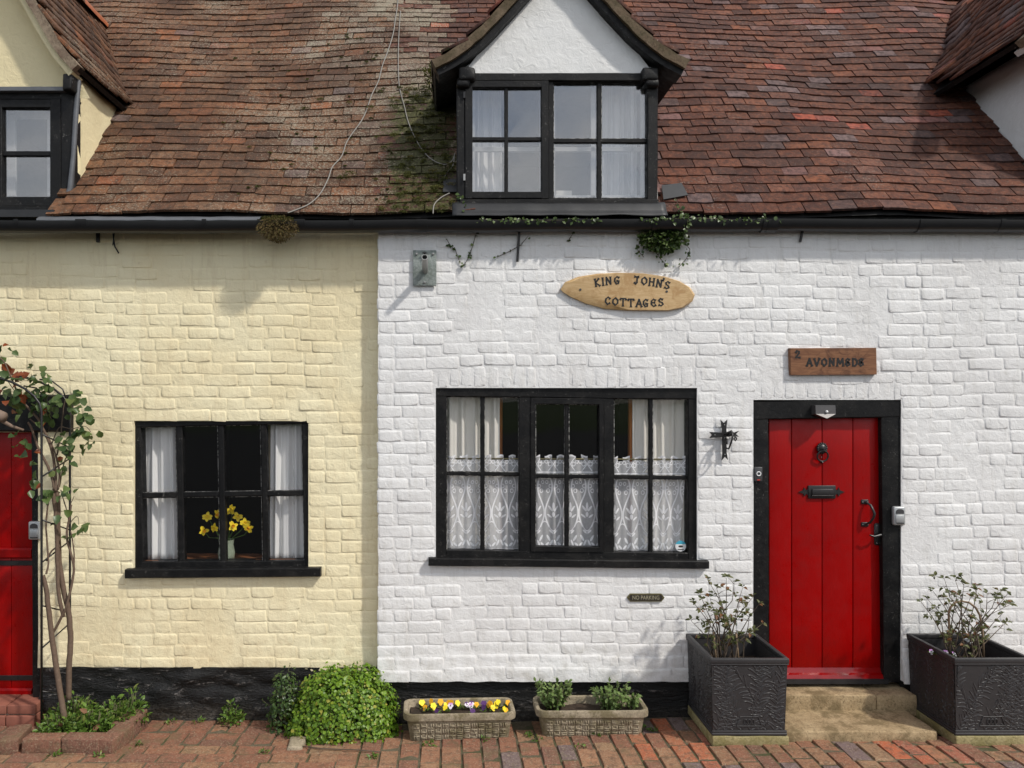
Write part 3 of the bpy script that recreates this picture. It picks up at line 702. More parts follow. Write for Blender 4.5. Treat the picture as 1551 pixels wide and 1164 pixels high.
# black plinths
def plinth(root, x0, x1, z0, z1, y, amp, seed):
    b = MB(); nx = int((x1 - x0) / .022); nz_ = max(4, int((z1 - z0) / .022)); 
    def q(i, k):
        x = x0 + (x1 - x0) * i / nx; z = z0 + (z1 - z0) * k / nz_; e = V((x * 6, z * 16, seed))
        e2 = V((x * 1.9, z * 4.5, seed + 9))
        d = pnoise(e) * amp + abs(pnoise(e2)) * amp * 1.2 + pnoise(e * 2.7) * amp * .4
        return V((x, y - d - (0.012 * ease(z, z1 - .05, z0)), z + (0.008 * pnoise(V((x * 5, 2, seed))) if k == nz_ else 0)))
    vs = [q(i, k) for k in range(nz_ + 1) for i in range(nx + 1)]
    fs = [(k * (nx + 1) + i, k * (nx + 1) + i + 1, (k + 1) * (nx + 1) + i + 1, (k + 1) * (nx + 1) + i) for k in range(nz_) for i in range(nx)]
    o = len(vs); vs += [V((x0 + (x1 - x0) * i / nx, y + .12, z1)) for i in range(nx + 1)]
    fs += [(nz_ * (nx + 1) + i, nz_ * (nx + 1) + i + 1, o + i + 1, o + i) for i in range(nx)]
    b.add(vs, fs); return part(b.build('plinth', 'plinth_paint', None, True, 70), root)
plinth(yellow, XU(62, YW), WX0 + .08, -0.03, ZP_Y + .004, YW - 0.012, 0.020, 3.0)
plinth(white, WX0 + .012, XU(1141), -0.03, ZP_W + .02, 0.022, 0.004, 5.0)
plinth(white, XU(1366), 5.6, -0.03, ZP_W + .02, 0.022, 0.004, 8.0)
# thin end bands of the plinth (left of the left door)
plinth(yellow, -4.6, -3.66, -0.03, ZP_Y + .004, YW - 0.012, 0.014, 13.0)

# closed shells behind the fronts keep the rooms dark
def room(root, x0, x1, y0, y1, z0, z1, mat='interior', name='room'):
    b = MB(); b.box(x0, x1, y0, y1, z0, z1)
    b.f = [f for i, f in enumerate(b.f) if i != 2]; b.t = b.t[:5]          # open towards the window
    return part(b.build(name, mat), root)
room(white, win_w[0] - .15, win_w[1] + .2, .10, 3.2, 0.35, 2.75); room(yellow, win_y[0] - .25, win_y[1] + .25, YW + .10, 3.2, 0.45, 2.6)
b = MB(); b.box(-4.6, 5.6, 5.2, 5.3, 0, 3.3); b.box(-4.62, -4.6, .1, 5.3, 0, 3.3); b.box(5.6, 5.62, 0.02, 5.3, 0, 3.3); part(b.build('rear_wall', 'white_render'), white)

# ------------------------------------------------------------------ main roof
PITCH = R(50); UPV = V((0, math.cos(PITCH), math.sin(PITCH))); NRM = V((0, -math.sin(PITCH), math.cos(PITCH)))
EY, EZ = -0.052, 3.335
XJ = -0.42                                           # party line between the two roofs
def sag(x, s): return 0.020 * math.sin(x * 1.1 + .8) * math.sin(s * .9 + .2) + 0.014 * math.sin(x * 2.7 + s * 1.3) + 0.016 * pnoise(V((x * 1.6, s * 1.6, 4)))
def roofp(x, s, h=0.0): return V((x, EY, EZ)) + UPV * s + NRM * (sag(x, s) + h)
def roof_uv(u, v, h=0.03):
    """where the sight line through a photo point meets the roof"""
    d = V(((u - XV) / F, 1, -(v - YV) / F)); c = V((0, -D, CZ)); o = V((0, EY, EZ))
    t = (o - c).dot(NRM) / d.dot(NRM); p = c + d * t; s = (p - o).dot(UPV); return roofp(p.x, s, h)
DORM = {'left': dict(cx=-3.05, hw=.535, yf=.11, top=4.30), 'mid': dict(cx=.718, hw=.655, yf=-.02, top=4.30), 'right': dict(cx=4.60, hw=.55, yf=.11, top=4.50)}
SMAX = 3.30
def in_dormer(x, s, m=0.0):
    p = roofp(x, s)
    for d in DORM.values():
        if abs(x - d['cx']) < d['hw'] - m and p.z < d['top'] + .1: return True
    return False
def tile_variants(n, w=0.160, L=0.19):
    out = []
    for k in range(n):
        b = MB(); j = lambda a: rnd.uniform(-a, a); th = rnd.uniform(.015, .020); cam_ = rnd.uniform(.001, .006)
        xs = [-w / 2, -w / 6 + j(.02), w / 6 + j(.02), w / 2]
        low = [(x + j(.0015), j(.0035) - (rnd.uniform(0, .012) if rnd.random() < .08 else 0)) for x in xs]
        v = [V((x, y, th + cam_ * (1 - abs(x) / w * 2) * .0)) for x, y in low]                    # tail, top edge
        v += [V((x, .07, th + cam_)) for x in xs] + [V((x, L, th)) for x in xs]
        v += [V((x, y + .001, 0)) for x, y in low] + [V((xs[0], L, 0)), V((xs[3], L, 0))]
        f = [(i, i + 1, 5 + i, 4 + i) for i in range(3)] + [(4 + i, 5 + i, 9 + i, 8 + i) for i in range(3)] + [(12 + i, 13 + i, 1 + i, i) for i in range(3)]
        f += [(12, 0, 4, 8, 16), (15, 17, 11, 7, 3)]
        b.add(v, f); out.append(b)
    return out
TILES = tile_variants(10)
def frame(p, xa, up, n): return Matrix(((xa.x, up.x, n.x, p.x), (xa.y, up.y, n.y, p.y), (xa.z, up.z, n.z, p.z), (0, 0, 0, 1)))
def roof_under(root, x0, x1):
    b = MB(); xs = sorted(set([x0 + (x1 - x0) * i / 40 for i in range(41)] + [e for d in DORM.values() for e in (d['cx'] - d['hw'] + .06, d['cx'] + d['hw'] - .06) if x0 < e < x1]))
    ns = 56; ss = [SMAX * i / ns for i in range(ns + 1)]; W_ = len(xs)
    vs = [roofp(x, s, -.012) for s in ss for x in xs]; fs = []
    for k in range(ns):
        for i in range(W_ - 1):
            if not in_dormer((xs[i] + xs[i + 1]) / 2, (ss[k] + ss[k + 1]) / 2, .06): fs.append((k * W_ + i, k * W_ + i + 1, (k + 1) * W_ + i + 1, (k + 1) * W_ + i))
    b.add(vs, fs)
    top = roofp(0, SMAX); yb = 5.4
    xe = x0 + .12 if x0 < -1 else x1 - .12
    b.add([V((xe, .1, 3.25)), V((xe, top.y, top.z - .08)), V((xe, 5.25, 3.25))], [(0, 1, 2)])
    b.add([V((x0, top.y, top.z - .02)), V((x1, top.y, top.z - .02)), V((x1, yb, 3.2)), V((x0, yb, 3.2))], [(0, 1, 2, 3)])
    return part(b.build('roof', 'hole_black', None, True), root)
roofY = roof_under(yellow, -4.7, XJ); roofW = roof_under(white, XJ, 5.7)
GA = 0.1005
for root_roof, x0, x1, mat in ((roofY, -4.7, XJ, 'brown_tile'), (roofW, XJ, 5.7, 'red_tile')):
    tp = Pieces('tile', mat, root_roof); nrow = int(SMAX / GA)
    for k in range(nrow):
        x = x0 + (0.083 if k % 2 else 0.0) + rnd.uniform(-.02, .02); ph = rnd.random() * 9
        while x < x1 + 0.05:
            s = k * GA + 0.016 * pnoise(V((x * 1.3, k * .35, 2))) + rnd.uniform(-.0035, .0035) + (0.012 if mat == 'red_tile' else 0) + 0.008 * pnoise(V((x * 3.1, k, 6)))
            if rnd.random() < .02: s -= rnd.uniform(.004, .016)
            if not in_dormer(x, s + .03, 0.03):
                p = roofp(x, s, 0.017); up = (roofp(x, s + .15) - roofp(x, s)).normalized(); xa = (roofp(x + .05, s) - roofp(x - .05, s)).normalized()
                n = xa.cross(up).normalized()
                tl = Matrix.Rotation(-R(6.0) + rnd.uniform(-.020, .012), 4, 'X') @ Matrix.Rotation(rnd.uniform(-.012, .012), 4, 'Z') @ Matrix.Rotation(rnd.uniform(-.016, .016), 4, 'Y')
                mt = mat
                if mat == 'red_tile' and x < 0.05 + .3 * pnoise(V((k * .3, 1, 1))) and k > 3 and rnd.random() < .8: mt = 'old_tile'
                if mat == 'brown_tile' and x > -1.25 + .5 * pnoise(V((k * .4, 5, 1))) and k > 5 and rnd.random() < .55 * ease(x, -1.5, -.5) * ease(k, 4, 22): mt = 'old_tile'
                t1 = rnd.random(); tp.add(rnd.choice(TILES), frame(p, xa, up, n) @ tl, (t1, rnd.random(), 0), 1.0 - s * .2 - abs(x - .3) * .001, mt)
            x += 0.164 + rnd.uniform(-.002, .005)
    tp.finish(300, 'tile_field')
    rb = MB(); top = roofp(0, SMAX)
    xr = x0
    while xr < x1:
        rr = MB(); n = 8
        vs = []
        for e in (0, .30):
            for q in range(n + 1):
                a = math.pi * q / n; vs.append(V((xr + e, top.y + .02 - .11 * math.cos(a), top.z - .03 + .10 * math.sin(a))))
        rr.add(vs, [(q, q + 1, n + 2 + q, n + 1 + q) for q in range(n)]); o = rr.build('ridge_tile', mat, root_roof, True); tone(o, rpick()); xr += .305

# ------------------------------------------------------------------ gutters
def gutter(root, x0, x1, joints, brackets, rods):
    b = MB(); n = 10; c = V((0, -0.070, 3.292)); r_, r2 = .052, .047
    nx = int((x1 - x0) / .1); rings = []
    for i in range(nx + 1):
        x = x0 + (x1 - x0) * i / nx; dz = 0.006 * math.sin(x * .8) - 0.006 * pnoise(V((x * 2, 0, 0))); ring = []
        for q in range(n + 1): a = math.pi + math.pi * q / n; ring.append(V((x, c.y + r_ * math.cos(a), c.z + dz + r_ * 1.35 * math.sin(a))))
        for q in range(n, -1, -1): a = math.pi + math.pi * q / n; ring.append(V((x, c.y + r2 * math.cos(a), c.z + dz + .001 + r2 * 1.35 * math.sin(a))))
        rings.append(ring)
    m = len(rings[0]); vs = [p for rg in rings for p in rg]
    fs = [(i * m + j, i * m + (j + 1) % m, (i + 1) * m + (j + 1) % m, (i + 1) * m + j) for i in range(nx) for j in range(m)] + [tuple(range(m)), tuple(nx * m + j for j in range(m))]
    b.add(vs, fs); gt = part(b.build('gutter', 'gutter_black', None, True, 40), root)
    for x, w in [(q, .035) for q in joints] + [(q, .014) for q in brackets]:
        e = MB(); vs = []
        for xx in (x - w, x + w):
            for rr_ in (r_ + .004, r_ - .001):
                for q in range(n + 1): a = math.pi + math.pi * q / n; vs.append(V((xx, c.y + rr_ * math.cos(a), c.z + .004 * (rr_ > r_) + rr_ * 1.35 * math.sin(a))))
        k = n + 1; fs = []
        for q in range(n): fs += [(q, q + 1, 2 * k + q + 1, 2 * k + q), (q, q + 1, k + q + 1, k + q), (2 * k + q, 2 * k + q + 1, 3 * k + q + 1, 3 * k + q)]
        e.add(vs, fs); e.build('gutter_bracket', 'gutter_black', gt, True, 40)
    for x, L in rods:
        e = MB(); e.beam(V((x, -.03, 3.24)), V((x - .012, -.022, 3.24 - L)), .016, .010); e.build('gutter_rod', 'iron', gt)
    return gt
gutter(yellow, -4.7, XU(456), [XU(136)], [XU(318), XU(400), XU(40)], [])
gutter(white, XU(456) + .002, 5.7, [XU(1160), XU(640), XU(459)], [XU(536), XU(985), XU(1148), XU(1380), XU(1500)], [(XU(786), .20), (XU(1213), .07)])
# fascia board, grey lead lip and ragged dark gaps below the tiles
b = MB(); b.beam(V((-4.7, -.012, 3.325)), V((XJ, -.012, 3.325)), .045, .05, .003, 40, .004); part(b.build('fascia', 'black_paint', None, False), yellow)
b = MB(); b.beam(V((XJ, -.012, 3.325)), V((5.7, -.012, 3.325)), .045, .03, .003, 60, .004); part(b.build('fascia', 'black_paint', None, False), white)
b = MB(); nx = 40
vs = []
for i in range(nx + 1):
    x = XU(70) + (XU(400) - XU(70)) * i / nx; dz = .003 * pnoise(V((x * 8, 0, 0)))
    vs += [V((x, -.02, 3.338 + dz)), V((x, -.09, 3.318 + dz)), V((x, -.118, 3.300 + dz)), V((x, -.119, 3.289 + dz))]
b.add(vs, [(i * 4 + j, i * 4 + j + 1, i * 4 + j + 5, i * 4 + j + 4) for i in range(nx) for j in range(3)]); part(b.build('lead_lip', 'lead', None, True), yellow)

# ================================================================== windows and doors
def lerp2(a, b, t): return a + (b - a) * t
def member(b, Z, x0, y0, x1, y1, yf, dep, ch=.003, jit=.0012):
    """a frame member covering a rectangle given in measured units; runs along its longer side"""
    if abs(x1 - x0) > abs(y1 - y0):
        yc = (y0 + y1) / 2; A, B = Z(x0, yc, yf), Z(x1, yc, yf); w = (Z(x0, y0, yf) - Z(x0, y1, yf)).length
    else:
        xc = (x0 + x1) / 2; A, B = Z(xc, y0, yf), Z(xc, y1, yf); w = (Z(x0, y0, yf) - Z(x1, y0, yf)).length
    b.beam(A, B, w, dep, min(ch, w * .3), 0, jit)
def pane(Z, x0, y0, x1, y1, y, parent, mat='window_glass', pad=2.0):
    x0 -= pad; y0 -= pad; x1 += pad; y1 += pad; b = MB(); q = [Z(x0, y0, y), Z(x1, y0, y), Z(x1, y1, y), Z(x0, y1, y)]
    ja, jb = rnd.uniform(-.0015, .0015), rnd.uniform(-.0015, .0015); off = [ja, -ja, -jb, jb]
    f = [p + V((0, o, 0)) for p, o in zip(q, off)]; k = [p + V((0, .004, 0)) for p in f]
    b.add(f + k, [(3, 2, 1, 0), (4, 5, 6, 7), (0, 1, 5, 4), (1, 2, 6, 5), (2, 3, 7, 6), (3, 0, 4, 7)]); return b.build('pane', mat, parent)
def putty(b, Z, x0, y0, x1, y1, y):
    """chipped pale line round a pane"""
    for (a, c_, e, f) in ((x0, y0, x1, y0 + 2.5), (x0, y1 - 2.5, x1, y1), (x0, y0, x0 + 2.5, y1), (x1 - 2.5, y0, x1, y1)):
        member(b, Z, a, c_, e, f, y, .004, .0004, .0)
def part_mesh(b, name, mat, parent, auto=35): return b.build(name, mat, parent, True, auto)

m_, nt, bb = new_mat('putty'); pp = pos(nt)
c = mix(nt, ramp(nt, noise(nt, pp, 55, 5, .75), [(.47, 0), (.55, 1)]), (0.012, 0.012, 0.012), (0.50, 0.49, 0.46)); setc(nt, bb, c, .7); M['putty'] = m_

# ---- white cottage, ground floor window
def ZW(x, y, yd): 
    t = max(0, min(1, (x - 92) / 1358)); return P(630 + x / 3.372, 560 + (y + (t - .5) * 16 + .0) / 3.372, yd)
wn_ = sub('window', white); yf = .014
for rect in ((92, 92, 1450, 150), ):
    b = MB(); member(b, ZW, 86, 88, 1456, 146, yf, .09, .006, .003); part_mesh(b, 'head', 'black_paint', wn_)
b = MB(); member(b, ZW, 92, 144, 157, 975, yf + .002, .09, .006, .003); part_mesh(b, 'jamb', 'black_paint', wn_)
b = MB(); member(b, ZW, 1390, 144, 1452, 975, yf + .002, .09, .006, .003); part_mesh(b, 'jamb', 'black_paint', wn_)
b = MB(); member(b, ZW, 157, 930, 1390, 982, yf + .004, .085, .004, .002); part_mesh(b, 'bottom_rail', 'black_paint', wn_)
b = MB(); member(b, ZW, 526, 144, 588, 935, yf + .005, .08, .004, .002); part_mesh(b, 'mullion', 'black_paint', wn_)
b = MB(); member(b, ZW, 958, 144, 1011, 935, yf + .005, .08, .004, .002); part_mesh(b, 'mullion', 'black_paint', wn_)
b = MB()
for r4 in ((586, 146, 611, 932), (936, 146, 960, 932), (608, 146, 938, 178), (608, 906, 938, 934)): member(b, ZW, *r4, yf - .003, .05, .003, .001)
part_mesh(b, 'casement', 'black_paint', wn_)
for (x0, x1) in ((330, 350), (760, 781), (1191, 1209)):
    b = MB(); member(b, ZW, x0, 144, x1, 934, yf + .016, .035, .004, .001); part_mesh(b, 'glazing_bar', 'black_paint', wn_)
for (x0, x1, y0) in ((155, 528, 528), (609, 938, 536), (1009, 1392, 536)):
    b = MB(); member(b, ZW, x0, y0, x1, y0 + 19, yf + .019, .03, .004, .001); part_mesh(b, 'glazing_bar', 'black_paint', wn_)
pt = MB()
for (x0, x1, ya, yb, yc, yd) in ((157, 330, 146, 528, 547, 930), (350, 526, 146, 528, 547, 930), (611, 760, 178, 536, 555, 906), (781, 936, 178, 536, 555, 906), (1011, 1191, 146, 536, 555, 930), (1209, 1390, 146, 536, 555, 930)):
    for (y0, y1) in ((ya, yb), (yc, yd)):
        pane(ZW, x0, y0, x1, y1, yf + .034, wn_); putty(pt, ZW, x0, y0, x1, y1, yf + .029)
pt.build('putty', 'putty', wn_)
b = MB(); member(b, ZW, 64, 972, 1498, 1012, -.045, .12, .006, .0025); part_mesh(b, 'sill', 'black_paint', wn_)
b = MB(); b.box(win_w[0], win_w[1], .10, .30, win_w[2] - .03, win_w[2] + .035); b.build('inner_sill', 'inner_wood', wn_)

# ---- yellow cottage, ground floor window
def ZY(x, y, yd):
    t = max(0, min(1, (x - 112) / 1098)); s = max(0, min(1, (y - 100) / 900)); return P(170 + (x + (s - .5) * 16) / 4.015, 610 + (y + (0.5 - t) * (24 - 14 * s)) / 4.015, yd)
wy = sub('window', yellow); yf = YW + .016
b = MB(); member(b, ZY, 108, 97, 1212, 141, yf, .09, .005, .002); part_mesh(b, 'head', 'black_paint', wy)
b = MB(); member(b, ZY, 112, 140, 178, 1012, yf + .002, .09, .005, .002); part_mesh(b, 'jamb', 'black_paint', wy)
b = MB(); member(b, ZY, 1160, 140, 1212, 1012, yf + .002, .09, .005, .002); part_mesh(b, 'jamb', 'black_paint', wy)
b = MB(); member(b, ZY, 176, 966, 1162, 1014, yf + .003, .09, .004, .002); part_mesh(b, 'bottom_rail', 'black_paint', wy)
for (x0, x1) in ((392, 432), (648, 684), (908, 944)):
    b = MB(); member(b, ZY, x0, 139, x1, 972, yf + .010, .05, .006, .0015); part_mesh(b, 'glazing_bar', 'black_paint', wy)
b = MB(); member(b, ZY, 174, 542, 1164, 574, yf + .014, .045, .005, .0015); part_mesh(b, 'glazing_bar', 'black_paint', wy)
pt = MB()
for (x0, x1) in ((178, 392), (432, 648), (684, 908), (944, 1160)):
    for (y0, y1) in ((141, 542), (574, 966)):
        pane(ZY, x0, y0, x1, y1, yf + .034, wy); putty(pt, ZY, x0, y0, x1, y1, yf + .029)
pt.build('putty', 'putty', wy)
b = MB(); member(b, ZY, 68, 1012, 1258, 1066, YW - .05, .12, .006, .003); part_mesh(b, 'sill', 'black_paint', wy)
b = MB(); b.box(win_y[0], win_y[1], YW + .10, YW + .36, win_y[2] - .02, win_y[2] + .045); b.build('inner_sill', 'inner_wood', wy)
# copper-coloured edge of the inner frame
b = MB()
for r4 in ((178, 141, 184, 966), (178, 958, 1160, 968)): member(b, ZY, *r4, yf + .045, .02, .0005, 0)
b.build('inner_edge', 'inner_wood', wy)

# ---- curtains
def curtain(name, x0, x1, z0, z1, y, folds, amp, mat, label, group, seed, taper=0.0, lining=None, cat='curtain'):
    b = MB(); nx, nz_ = 60, 18; r2 = random.Random(seed); ph = [r2.uniform(0, 6) for _ in range(3)]
    def q(i, k):
        s = i / nx; t = k / nz_; x = x0 + (x1 - x0) * s; z = z0 + (z1 - z0) * t
        x += taper * (1 - t) * (s - .5) * 2
        d = amp * (math.sin(s * folds * 6.283 + ph[0] + .35 * math.sin(t * 3 + ph[2])) + .5 * math.sin(s * folds * 6.283 * 1.7 + ph[1]) + .25 * math.sin(t * 4 + s * 9))
        return V((x, y + d, z))
    b.add([q(i, k) for k in range(nz_ + 1) for i in range(nx + 1)], [(k * (nx + 1) + i, k * (nx + 1) + i + 1, (k + 1) * (nx + 1) + i + 1, (k + 1) * (nx + 1) + i) for k in range(nz_) for i in range(nx)])
    o = tag(b.build(name, mat, None, True), label, cat, group)
    md = o.modifiers.new('thickness', 'SOLIDIFY'); md.thickness = .002; md.offset = 0
    if lining:
        e = MB(); s = lining[0]; vs = []
        for k in range(nz_ + 1):
            p = q(nx if s > 0 else 0, k); vs += [p + V((0, .004, 0)), p + V((s * .018, .016, 0)), p + V((s * .022, .03, 0))]
        e.add(vs, [(k * 3 + j, k * 3 + j + 1, k * 3 + j + 4, k * 3 + j + 3) for k in range(nz_) for j in range(2)])
        li = e.build('lining', lining[1], o, True)
        md = li.modifiers.new('thickness', 'SOLIDIFY'); md.thickness = .002
    return o
yc = .115
curtain('curtain', XU(674, yc), XU(757, yc), ZV(835, yc), ZV(592, yc), yc, 5, .012, 'cream_curtain', 'cream curtain at the left side of the white cottage lower window', None, 4, 0, (1, 'curtain_lining'))
curtain('curtain', XU(957, yc), XU(1046, yc), ZV(840, yc), ZV(592, yc), yc, 6, .012, 'cream_curtain', 'cream curtain at the right side of the white cottage lower window', None, 5, 0, (-1, 'curtain_lining'))
yc = YW + .125
curtain('curtain', XU(205, yc), XU(272, yc), win_y[2] + .05, ZV(640, yc), yc, 4.2, .016, 'white_curtain', 'white gathered curtain left of the daffodils in the yellow cottage window', None, 14, .01)
curtain('curtain', XU(410, yc), XU(462, yc), win_y[2] + .05, ZV(640, yc), yc, 3.4, .016, 'white_curtain', 'white gathered curtain right of the daffodils in the yellow cottage window', None, 18, .012, (-1, 'pattern_lining'))
# lace half-curtains on a rod
yl = .080
def lace_panel(x0, x1, z0, z1, label, seed, lift=0.0, pull=0.0):
    b = MB(); nx, nz_ = 90, 20; r2 = random.Random(seed); ph = r2.uniform(0, 6)
    vs = []; uvs = []
    for k in range(nz_ + 1):
        for i in range(nx + 1):
            s, t = i / nx, k / nz_; x = x0 + (x1 - x0) * s; z = z0 + (z1 - z0) * t
            zz = z + lift * s * (1 - t) + (.006 * math.sin(s * 44 + ph) if k == nz_ else 0)
            x -= pull * max(0, s - .6) * (1 - t)
            vs.append(V((x, yl + .006 * math.sin(s * (x1 - x0) * 52 + ph + .6 * t) + .003 * math.sin(s * (x1 - x0) * 120), zz))); uvs.append((s * (x1 - x0) * 1.15 / .13 + .25, t * .60))
    fs = [(k * (nx + 1) + i, k * (nx + 1) + i + 1, (k + 1) * (nx + 1) + i + 1, (k + 1) * (nx + 1) + i) for k in range(nz_) for i in range(nx)]
    # eyelets below the heading
    fs2 = []
    for f in fs:
        i, k = f[0] % (nx + 1), f[0] // (nx + 1)
        if k == nz_ - 1 and math.sin(i / nx * (x1 - x0) * 78 + ph) > .25: continue
        fs2.append(f)
    b.add(vs, fs2); me = b.mesh('lace', True); uvl = me.uv_layers.new(name='UVMap'); 
    for lp in me.loops: uvl.data[lp.index].uv = uvs[lp.vertex_index]
    me.materials.append(M['lace']); o = bpy.data.objects.new('lace_curtain', me); COL.objects.link(o); o.color = (0, 0, 0, 1)
    return tag(o, label, 'lace curtain', 'lace half curtains in the white cottage window')
zt, zb = ZV(690, yl), ZV(833, yl)
lace_panel(XU(674, yl), XU(793, yl), zb, zt, 'white lace half curtain in the left light of the wide window', 3)
lace_panel(XU(806, yl), XU(914, yl), zb, zt, 'white lace half curtain in the middle casement of the wide window', 9)
lace_panel(XU(924, yl), XU(1040, yl), ZV(838, yl), ZV(692, yl), 'white lace half curtain in the right light of the wide window', 12, .0, .14)
b = MB(); b.tube([V((win_w[0] + .02, yl + .004, zt - .022)), V((win_w[1] - .02, yl + .004, zt - .028))], .005, 8)
tag(b.build('curtain_rod', 'brass', None, True), 'thin rod carrying the lace half curtains in the wide window', 'rod')
# blue and white sticker inside the lower right pane
st = empty('window_sticker', P(1031, 827, .044), 'small round blue and white sticker in the bottom right pane', 'sticker')
c0 = P(1031, 827.5, .0445); r_ = .036
for nm, a0, a1, mt in (('upper_half', 0.35, math.pi - .35, 'sticker_blue'), ('lower_half', math.pi - .35, 2 * math.pi + .35, 'sticker_white')):
    b = MB(); n = 12; b.prism([(c0.x + r_ * math.cos(a0 + (a1 - a0) * i / n), c0.z + r_ * math.sin(a0 + (a1 - a0) * i / n)) for i in range(n + 1)], c0.y, c0.y + .0012); world_parent(b.build(nm, mt), st)
b = MB(); b.prism([(c0.x + .016 * math.cos(i * .524), c0.z - .002 + .007 * math.sin(i * .524)) for i in range(12)], c0.y - .0008, c0.y); b.prism([(c0.x - .022, c0.z - .020), (c0.x + .022, c0.z - .020), (c0.x + .018, c0.z - .026), (c0.x - .018, c0.z - .026)], c0.y - .0008, c0.y); world_parent(b.build('emblem', 'sign_dark'), st)

# ---- daffodils in a vase
vz = win_y[2] + .046; vc = V((XU(343, YW + .15), YW + .15, vz))
b = MB(); b.lathe([(.046, 0), (.054, .01), (.058, .05), (.048, .105), (.053, .140), (.049, .140), (.044, .105), (.053, .05), (.047, .012), (.0, .010)], vc, 20)
tag(b.build('vase', 'vase_glass', None, True, 50), 'greenish glass vase of daffodils on the yellow cottage window sill', 'vase')
daf = [(313, 783), (325, 800), (309, 804), (331, 779), (343, 776), (360, 783), (371, 792), (378, 800), (353, 797), (352, 772)]
ORD = ('first', 'second', 'third', 'fourth', 'fifth', 'sixth', 'seventh', 'eighth', 'ninth', 'tenth', 'eleventh', 'twelfth')
daf.sort()
for i, (u, v) in enumerate(daf):
    yq = YW + .135 + rnd.uniform(-.035, .03); c = P(u + rnd.uniform(-1, 1), v, yq)
    e = empty('daffodil', (vc.x, vc.y, vz + .02), 'yellow daffodil in the glass vase, %s flower from the left' % ORD[i], 'daffodil', 'daffodils in the vase')
    b = MB(); b.tube([vc + V((0, 0, .03)), vc + V(((c.x - vc.x) * .3, (c.y - vc.y) * .3, .15)), c + V((-(c.x - vc.x) * .2, .01, -.05)), c + V((0, .012, 0))], .0032, 5); world_parent(b.build('stem', 'weed_leaf', None, True), e)
    d = V((rnd.uniform(-.6, .6), -1, rnd.uniform(-.3, .5))).normalized(); b = MB(); q = d.to_track_quat('Z', 'Y')
    for k in range(6):
        a = k * math.pi / 3 + rnd.random(); s_ = q @ V((math.cos(a), math.sin(a), .15)); b.leaf(c, s_, d, .037, .026, .1, None, .1)
    world_parent(b.build('petals', 'petal_yellow', None, True), e)
    b = MB(); n = 8; vs = [c + q @ V((.007 * math.cos(k * .785), .007 * math.sin(k * .785), 0)) for k in range(n)] + [c + q @ V((.011 * math.cos(k * .785), .011 * math.sin(k * .785), .018)) for k in range(n)]
    b.add(vs, [(k, (k + 1) % n, n + (k + 1) % n, n + k) for k in range(n)]); world_parent(b.build('trumpet', 'petal_orange' if i % 3 == 0 else 'petal_yellow', None, True), e)

# ------------------------------------------------------------------ the white cottage's red door
def ZD(x, y, yd): return P(1070 + x / 2.424, 580 + y / 2.424, yd)
df = sub('door_frame', white); yj = .010
def wavy_beam(b, p0, p1, w, d, amp, n, wl, side_only=0):
    ax = (p1 - p0).normalized(); sd = V((0, 1, 0)).cross(ax); vs = []
    for i in range(n + 1):
        c_ = p0.lerp(p1, i / n); L = (p1 - p0).length * i / n; e = amp * abs(math.sin(math.pi * L / wl)) if amp > 0 else 0
        for (a, bq) in ((-w / 2 - (e if side_only <= 0 else 0), 0.004), (-w / 2 + .006, 0), (w / 2 - .006, 0), (w / 2 + (e if side_only >= 0 else 0), .004), (w / 2, d), (-w / 2, d)):
            q = c_ + sd * a + V((0, bq, 0)); vs.append(q + sd * pnoise(q * 8) * .003 + V((0, pnoise(q * 10) * .002, 0)))
    m = 6; fs = [(i * m + j, i * m + (j + 1) % m, (i + 1) * m + (j + 1) % m, (i + 1) * m + j) for i in range(n) for j in range(m)] + [tuple(range(m))[::-1], tuple(n * m + j for j in range(m))]
    b.add(vs, fs)
b = MB(); wavy_beam(b, ZD(198, 1100, yj), ZD(196, 118, yj), .116, .12, .010, 90, .088, -1); part_mesh(b, 'jamb', 'black_paint', df)
b = MB(); wavy_beam(b, ZD(690, 1100, yj), ZD(680, 112, yj), .132, .12, .010, 90, .11, 1); part_mesh(b, 'jamb', 'black_paint', df)
b = MB(); b.beam(ZD(158, 102, yj - .004), ZD(725, 92, yj - .004), .125, .12, .008, 24, .004); part_mesh(b, 'lintel', 'black_paint', df)
b = MB(); b.box(XU(1158, .06), XU(1338, .06), -.0, .16, .262, .292); b.build('threshold', 'dark_lead', df)
dr = sub('door', white); yd = .055
xs = [229, 313, 425, 538, 642]
for i in range(4):
    A, B_ = ZD(xs[i], 1050, yd), ZD(xs[i + 1], 118, yd); b = MB()
    b.rbox((A.x + .0015, yd, A.z - .03), (B_.x - .0015, yd + .04, B_.z), .006, (1, 1, 6), .0008); part_mesh(b, 'board', 'red_paint', dr, 40)
A, B_ = ZD(229, 1079, yd), ZD(640, 1046, yd); b = MB(); n = 20
prof = [(0, .0), (.014, -.004), (.030, -.012), (.038, -.030), (.052, -.036), (.062, -.042), (.074, -.042), (.078, -.030), (.078, .0)]
vs = [V((x, yd + q - .001, B_.z - h)) for x in (A.x, B_.x) for h, q in prof]; k = len(prof)
b.add(vs, [(j, j + 1, k + j + 1, k + j) for j in range(k - 1)] + [tuple(range(k)), tuple(k + j for j in range(k))]); part_mesh(b, 'weather_board', 'red_gloss', dr, 30)
